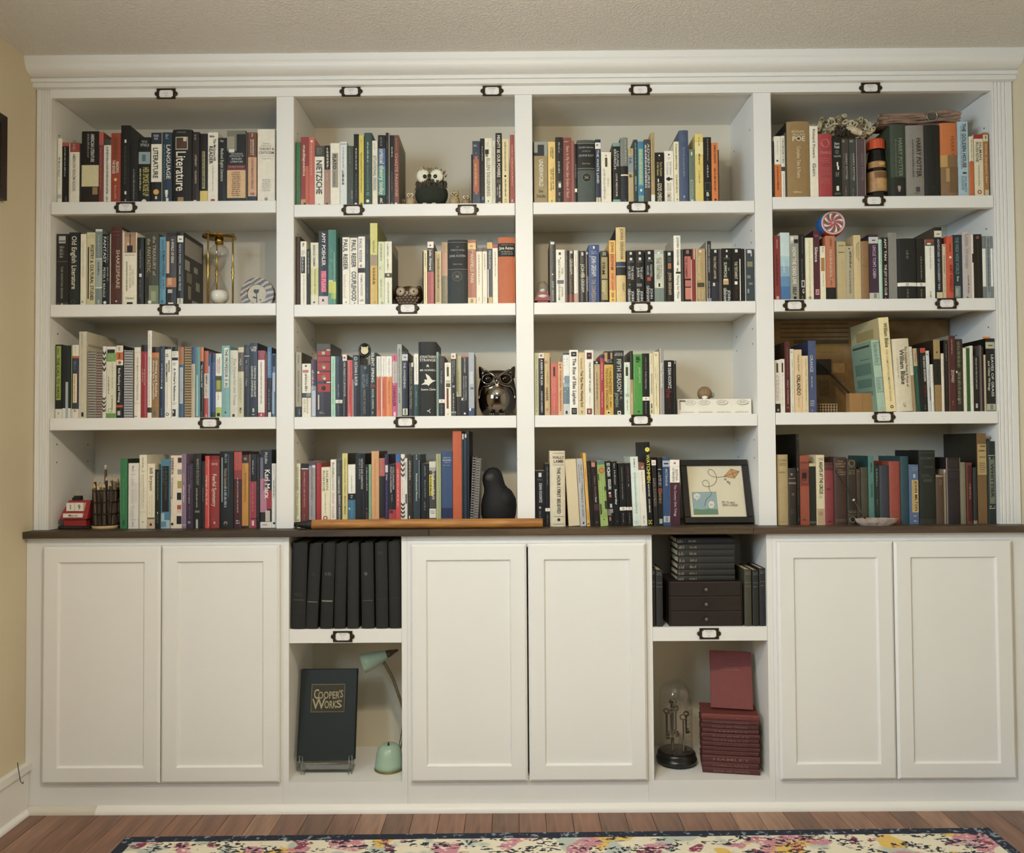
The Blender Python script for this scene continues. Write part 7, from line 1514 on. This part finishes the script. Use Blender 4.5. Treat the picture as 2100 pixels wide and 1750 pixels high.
# ------------------------------------------------------------------ open cubbies
G1 = 'black cloth volumes in the open cubby'
for i, (x0, x1, xt, yt, ln) in enumerate([(105, 342, 0, 238, 5), (352, 528, 0, 252, 9), (552, 738, 0, 240, 6), (744, 912, 0, 248, 4), (926, 1092, 0, 246, 1), (1122, 1308, 0, 240, -2), (1328, 1508, 0, 238, -2), (1518, 1704, 0, 222, -2)]):
    Y = LY + .008; k = kpx(Y); ymid = 1080 + 860 / 7; l_ = ln * k; a = unp(580 + x0 / 7, ymid, Y).x - l_ / 2; e = unp(580 + x1 / 7, ymid, Y).x - l_ / 2; h = unp(700, 1080 + yt / 7, Y).z - zs1; a = max(a, CX[0] + .0025 + .0008 * i); e = min(e, CX[1] - .003); w = e - a
    mk = [['q 58 62 15 80 55554c', 'r 10 90 66 66.6 66645a', 'q 86 94 20 80 3c3c36'], ['c 45 36 12 44443c', 'r 10 90 68 69 77756a'], ['q 34 38 20 80 77756a', 'r 8 92 67 68.5 88867a'], ['r 10 90 68 68.5 3c3c36'], ['r 10 90 68 68.4 40403a'], ['c 40 36 14 66645a', 'r 10 90 67 67.8 66645a'], ['q 10 14 20 70 55554c', 'r 10 90 66 66.6 44443e'], ['r 10 90 65 65.6 44443e']][i]
    lab = ['thickest black cloth volume against the cubby side panel', 'black cloth volume with faint round emblem beside the thickest one', 'black cloth volume with brightest worn gilt bands on its spine', 'plain black cloth volume leaning beside the brightest gilt one', 'smooth faded black volume without any gilt marks in cubby', 'black cloth volume with pale emblem next to the faded one', 'black cloth volume with faint specks near its head in cubby', 'black cloth volume at the cubby panel nearest the middle doors'][i]
    ang = math.atan2(l_, h); off = (w / 2 if l_ < 0 else -w / 2)
    t = thing('hardback_book', lab, 'hardback', (a if l_ < 0 else e, Y, zs1 + .0005), G1, (0, ang, 0))
    build_book(t, w - .001, h, .20, ['24261f', '2a2c27', '22241f', '24261f', '30322e', '262823', '282a25', '22241f'][i], ['h'], mk, random.Random(i), 1)
    for ch in t.children: ch.location.x = off
def vol(name, lab, cat, x0, x1, yt, col, ops, grp):
    Y = LY + .012; ymid = 1080 + 1030 / 7; a, e = unp(1320 + x0 / 7, ymid, Y).x, unp(1320 + x1 / 7, ymid, Y).x; h = unp(1450, 1080 + yt / 7, Y).z - zs1
    a = max(a, CX[2] + .001); t = thing(name, lab, cat, ((a + e) / 2, Y, zs1 + .0005), grp); build_book(t, e - a, h, .13, col, ['h'], ops, random.Random(x0), -1)
G2 = 'dark grey set volumes in the drawer box cubby'
BND = ['q 4 10 10 90 7a756a', 'q 22 24 10 90 8a857a', 'q 29 31 10 90 8a857a']
vol('hardback_book', 'dark grey volume tight against the panel left of drawer box', 'hardback', 112, 168, 605, '35332f', BND, G2)
vol('hardback_book', 'worn dark grey volume between its twin and the drawer box', 'hardback', 178, 274, 620, '3c3c3c', BND, G2)
vol('hardback_book', 'olive grey volume touching the drawer box', 'hardback', 1448, 1550, 622, '55523f', BND, G2)
vol('hardback_book', 'blackish volume between olive one and cubby side', 'hardback', 1564, 1652, 630, '33352f', BND, G2)
vol('hardback_book', 'slate volume at the cubby side past the drawer box', 'hardback', 1662, 1750, 608, '383c42', BND, G2)
def drawers():
    Y = LY + .012; a, e = unp(1320 + 368 / 7, 1240, Y).x, unp(1320 + 1418 / 7, 1240, Y).x; zt = unp(1450, 1080 + 797 / 7, Y).z; w, h = e - a, zt - zs1 - .0005; x = (a + e) / 2
    t = thing('drawer_box', 'small dark leather box with three knobbed drawers', 'drawer box', (x, Y, zs1 + .0005)); D = mat('241a16', .45, 0, .2, 60); ED = mat('5c4a38', .5, 0, .3, 90)
    MB().box(-w / 2, w / 2, .012, .17, 0, h).box(-w / 2, -w / 2 + .003, .001, .012, 0, h).box(w / 2 - .003, w / 2, .001, .012, 0, h).build('case', D, t)
    n = 3; hh = h / n
    for i in range(n):
        z = i * hh; d = MB().cbox(-w / 2 + .004, w / 2 - .004, 0, .0115, z + .0016, z + hh - .0016, .001).build('drawer', D, t)
        MB().box(-w / 2 + .0035, w / 2 - .0035, .0006, .003, z + hh - .0014, z + hh - .0004).build('worn_edge', ED, d)
        MB().lathe([(.003, 0), (.003, .003), (.0062, .006), (.006, .010), (.003, .012), (0, .0124)], 16, (.0, 0, z + hh * .5), axis=(0, -1, 0)).build('knob', mat('6a6456', .4, .4), d)
    # seven volumes lying on the box
    bounds = [797, 722, 634, 542, 447, 352, 264, 180]; xs_ = [(478, 1306), (480, 1306), (485, 1300), (492, 1304), (482, 1302), (488, 1312), (470, 1302)]
    labs = ['dark grey volume lying directly on the drawer box', 'dark grey volume second up from the drawer box', 'dark grey volume third up from the drawer box', 'dark grey volume in the very middle of the seven stacked', 'dark grey volume third down from the top of stack', 'dark grey volume second down, jutting furthest from the stack', 'darkest volume topping the stack on the drawer box']
    zc_ = zs1 + .0005 + h + .0004
    for i in range(7):
        Yb = LY + .030; k = kpx(Yb); wv_ = (bounds[i] - bounds[i + 1]) / 7 * k - .0006; xa, xb = unp(1320 + xs_[i][0] / 7, 1150, Yb).x, unp(1320 + xs_[i][1] / 7, 1150, Yb).x
        b = thing('hardback_book', labs[i], 'hardback', (xb, Yb, zc_ + wv_ / 2), 'dark volumes stacked on the drawer box', (0, -math.pi / 2, 0))
        build_book(b, wv_, xb - xa, .118, ['3a3a36', '383a36', '3c3c38', '44423f', '44433f', '484844', '33363a'][i], ['h'], ['p 2 12 15 80 8a8070', 'p 21 34 25 70 8a8070', 'r 5 95 15 15.6 55504a', 'r 5 95 38 38.6 55504a'], random.Random(i), 1)
        zc_ += wv_ + .0006
drawers()
def red_stack():
    ys = [1597, 1530, 1468, 1388, 1336, 1288, 1236, 1185, 1132, 1080, 1022, 977, 905]; T = ['ANTONY AND CLEOPATRA', 'CORIOLANUS', 'HAMLET', None, None, None, 'OTHELLO', 'SONNETS', 'TEMPEST', 'TROILUS AND CRESSIDA', 'TWELFTH NIGHT', None]
    labs = ['lowest red volume of the stack on the cubby floor', 'red volume second from the floor in the stack', 'thick red volume third from the floor in the stack', 'red volume fourth from the floor in the stack', 'red volume fifth from the floor in the stack', 'red volume sixth from the floor in the stack', 'red volume seventh from the floor in the stack', 'red volume eighth from the floor in the stack', 'red volume ninth from the floor in the stack', 'red volume third beneath the leaning red book', 'red volume second beneath the leaning red book', 'thick red volume directly beneath the leaning red book']
    g = unz(1500, 1310 + 1597 / 5.645, zcf); Y = g.y + .002; k = kpx(Y); z = zcf + .0008; rn = random.Random(6)
    for i in range(12):
        xa, xb = unp(1320 + (694 + rn.uniform(-8, 6)) / 5.645, 1530, Y).x, min(unp(1320 + (1340 + rn.uniform(-10, 10)) / 5.645, 1530, Y).x, CX[3] - .0205); w = (ys[i] - ys[i + 1]) / 5.645 * k * .985 - .0006
        b = thing('hardback_book', labs[i], 'hardback', (xb, Y + rn.uniform(0, .004), z + w / 2), 'red volumes stacked in the key dome cubby', (0, -math.pi / 2, -math.radians(9)))
        op = ['v 18 82 30 66 8c5c50 ' + T[i]] if T[i] else ['p 22 78 34 60 84524a']
        build_book(b, w, xb - xa, .115, ['6c2c28', '6e2e2a', '702e2a', '6a2a28', '682a28', '6c2c2a', '6a2c2c', '702e2c', '6c2e2c', '682c2a', '6c2e2a', '74322c'][i], ['h'], op, rn, 1); z += w + .0006
    p = unp(1320 + 1010 / 5.645, 1460, Y + .05); zb = z + .0006; wv_ = 83 * kpx(Y + .05); hv = .185; th = .016
    b = thing('hardback_book', 'red cloth volume leaning upright on top of the red stack', 'hardback', (p.x + .004, Y + .050, zb + .0065), None, (-math.radians(20), 0, -math.radians(12)))
    MB().cbox(-wv_ / 2, wv_ / 2, 0, .0025, 0, hv, .0008).box(-wv_ / 2, wv_ / 2, th - .0025, th, 0, hv).box(-wv_ / 2 - .001, -wv_ / 2 + .0015, 0, th, 0, hv).build('cover', mat('74322c', .6, 0, .12, 60), b)
    MB().box(-wv_ / 2 + .0015, wv_ / 2 - .004, .0026, th - .0026, .004, hv - .004).build('page_block', PAGE, b)
    f = Flat(wv_, hv, 0)
    for a in ((14, 16, 34, 66), (19, 21, 28, 72), (25, 26.5, 42, 58)): f.dash('q', a[0], a[1], a[2], a[3], '5c2620', rn)
    f.dash('q', 28.5, 30.5, 30, 72, '9c7058', rn); f.rect(24, 72, 33, 33.5, '9c7058'); f.mb.build('lettering', f.mats, b)
red_stack()
def dome():
    g = unz(1388, 1310 + 1500 / 5.645, zcf); Y = g.y + .045; k = kpx(Y); x = unp(1387.5, 1560, Y).x
    t = thing('glass_dome', 'glass cloche dome on a turned black wooden base', 'glass dome', (x, Y, zcf + .0004)); R = 41 * k
    MB().lathe([(0, 0), (R * .82, 0), (R * .86, .004), (R * .97, .008), (R, .016), (R * .97, .022), (R * .90, .025), (R * .93, .030), (R * .93, .036), (R * .86, .041), (R * .82, .043), (0, .043)], 36).build('base', mat('14120f', .3), t)
    r = 32.7 * k; z1 = unp(1388, 1394, Y).z - zcf; pts = [(r, .043), (r, z1 - r)] + [(r * math.cos(a * math.pi / 20), z1 - r + r * math.sin(a * math.pi / 20)) for a in range(1, 11)]
    MB().lathe(pts, 32, cap=False).build('glass', GLASS, t)
    stn = MB().tube([(-.012, .004, .043), (-.012, .004, z1 - .075)], .006, 10).build('display_post', mat('3c342c', .5), t)
    rn = random.Random(3); KY = [mat('5c5448', .4, .8, .2, 80), mat('463e34', .45, .8, .2, 80), mat('7a7264', .35, .8, .2, 80)]
    spots = [(-.012, -.010, .235, .120, 'largest old key at the top of the dome post'), (-.034, -.006, .185, .105, 'old iron key hanging before the dome post'), (-.022, -.018, .190, .100, 'ring-bowed old key on the side of dome post'), (-.004, -.014, .200, .110, 'bright steel key hanging on the dome post'), (.002, .014, .185, .100, 'dark key hanging behind the dome post'), (-.028, .014, .175, .09, 'thin key hung on the far side of dome post'), (.022, -.012, .168, .118, 'tall loop-headed key standing apart inside the dome'), (.034, .002, .172, .075, 'small dark key near the dome glass')]
    for i, (dx, dy, zt, L, lab) in enumerate(spots):
        zt = min(zt, z1 - .06); q = thing('old_key', lab, 'key', (x + dx, Y + dy, zcf + .0445 if i == 6 else zcf + zt - L), 'old keys under the glass dome')
        L = zt - .0445 if i == 6 else L; m = KY[i % 3]; rb = .0110 if i in (0, 6) else .0085
        MB().tube([(rb * math.cos(a * math.pi / 8), 0, L - rb + rb * .8 * math.sin(a * math.pi / 8)) for a in range(16)], .0024, 6, closed=True).build('bow', m, q)
        MB().tube([(0, 0, L - 1.8 * rb), (0, 0, 0)], .0028, 8).lathe([(.0028, -.002), (.0045, 0), (.0028, .002)], 10, (0, 0, L - 2.4 * rb)).build('shank', m, q)
        MB().box(.0008, .0115, -.0014, .0014, .002, .009).box(.0008, .0085, -.0014, .0014, .012, .016).build('bit', m, q)
dome()
def cooper():
    g = unz(650, 1310 + 1590 / 5.645, zcf); Y = max(g.y, LY + .02) + .018; k = kpx(Y); z0 = zcf + .0004; x = unp(671, 1500, Y).x
    AC = glassmat('clear_acrylic', (.86, .88, .86), .35)
    e = thing('book_easel', 'clear acrylic easel holding the dark green book', 'easel', (x, Y, z0)); zb = .040
    for s in (-1, 1):
        xx = s * .076
        MB().tube([(xx - s * .004, -.014, .002), (xx, .002, .026), (xx, -.004, zb - .003), (xx, -.020, zb + .004), (xx, -.022, zb + .024), (xx + s * .010, -.022, zb + .026), (xx + s * .010, -.020, zb + .004), (xx + s * .008, -.002, zb - .006), (xx + s * .006, -.010, .002)], .0028, 8).build('hook', AC, e)
    MB().box(-.088, .088, .002, .0045, .012, zb - .006).box(-.080, .080, .0045, .07, .0005, .0025).build('cradle', AC, e)
    t = thing('hardback_book', 'large dark green book with embossed title panel on easel', 'hardback', (x - .002, Y - .016, z0 + zb + .0072), None, (-math.radians(12), 0, math.radians(1)))
    w, h, th = .186, .288, .030; C = mat('141e1c', .55, 0, .15, 60)
    MB().cbox(-w / 2, w / 2, 0, .003, 0, h, .001).box(-w / 2, w / 2, th - .003, th, 0, h).box(-w / 2 - .001, -w / 2 + .002, .0005, th - .0005, 0, h).build('cover', C, t)
    MB().box(-w / 2 + .002, w / 2 - .005, .0032, th - .0032, .005, h - .005).build('page_block', mat('8c6a54', .8, 0, .1, 300), t)
    px0, px1, pz0, pz1 = -w / 2 + w * .20, -w / 2 + w * .80, h * (1 - .475), h * (1 - .165)
    pn = MB().cbox(px0, px1, -.0012, 0, pz0, pz1, .0008).build('title_panel', mat('4a4636', .3, .5, .3, 60), t)
    fr = MB(); d = .002
    for a in ((px0, px1, pz1 - d, pz1), (px0, px1, pz0, pz0 + d), (px0, px0 + d, pz0, pz1), (px1 - d, px1, pz0, pz1)): fr.box(a[0], a[1], -.0022, -.001, a[2], a[3])
    fr.build('gilt_frame', mat('8c8468', .3, .7), pn)
    f = Flat(px1 - px0, pz1 - pz0, 0)
    for ch, u0, u1, v0, v1 in (('C', 7, 24, 18, 52), ('OOPER', 20, 84, 27, 52), ("'S", 82, 95, 22, 48), ('W', 4, 42, 52, 88), ('ORK', 40, 76, 60, 86), ('S', 74, 93, 58, 84)): f.text('h', v0, v1, u0, u1, 'a89c78', ch)
    o = f.mb.build('title', f.mats, pn); o.location = ((px0 + px1) / 2, -.0013, pz0)
cooper()
def mint_lamp():
    g = unz(797, 1310 + 1575 / 5.645, zcf); Y = g.y + .048; k = kpx(Y); x = unp(798, 1560, Y).x; R = 29.5 * k; H = 50 * k
    t = thing('desk_lamp', 'mint green gooseneck desk lamp with cone shade', 'lamp', (x, Y, zcf + .0004)); M = mat('a4bca4', .3, 0, .05, 20)
    MB().lathe([(0, 0), (R * 1.01, 0), (R * 1.01, .004), (R, .005), (0, .005)], 32).build('brass_rim', mat('9c8448', .3, .9), t)
    MB().lathe([(0, .005), (R * .98, .005), (R * .96, .020), (R * .86, H * .62), (R * .74, H * .85), (R * .52, H * .97), (R * .2, H), (0, H)], 32).build('base', M, t)
    MB().lathe([(.004, 0), (.003, .003), (.0024, .009), (.003, .010), (0, .0105)], 12, (0, -R * .25, H * .985)).build('switch', mat('3c3020', .3, .6), t)
    def L(px, py, yy): p = unp(px, py, yy); return (p.x - x, yy - Y, p.z - zcf)
    Yn = .165; pts = [(R * .60, .030, H * .5), (R * .72, .05, H * 1.0)] + [L(828, 1480, Yn), L(826, 1452, Yn), L(817, 1424, Yn - .01), L(806, 1393, Yn - .02), L(795, 1372, Yn - .03), L(786, 1357, Yn - .04)]
    n = MB(); sm = []
    V = [Vector(p) for p in pts]
    for i in range(len(V) - 1):
        p0, p1, p2, p3 = [V[max(0, min(len(V) - 1, i + d))] for d in (-1, 0, 1, 2)]
        for j in range(6): u = j / 6; sm.append(.5 * ((2 * p1) + (p2 - p0) * u + (2 * p0 - 5 * p1 + 4 * p2 - p3) * u * u + (3 * p1 - p0 - 3 * p2 + p3) * u ** 3))
    sm.append(V[-1]); n.tube(sm, [.0050 + .0006 * (i % 2) for i in range(len(sm))], 10); n.build('gooseneck', mat('8c8470', .25, .8), t)
    ys = Yn - .045; a = Vector(L(795, 1342, ys)); b_ = Vector(L(744, 1362, ys - .012)); ax = (b_ - a).normalized(); ln_ = (b_ - a).length
    MB().lathe([(.012, 0), (.020, ln_ * .25), (.028, ln_ * .7), (.0325, ln_), (.031, ln_), (.026, ln_ * .7), (.018, ln_ * .25), (.010, .002)], 28, a, axis=ax, cap=False).build('shade', M, t)
    MB().lathe([(.013, -.004), (.013, .004), (.010, -.012), (.005, -.026), (.0035, -.036), (0, -.037)][1:] if False else [(0, .004), (.0135, .004), (.011, -.010), (.006, -.024), (.004, -.036), (0, -.038)], 16, a, axis=ax).build('shade_tip', mat('4c3828', .5), t)
mint_lamp()
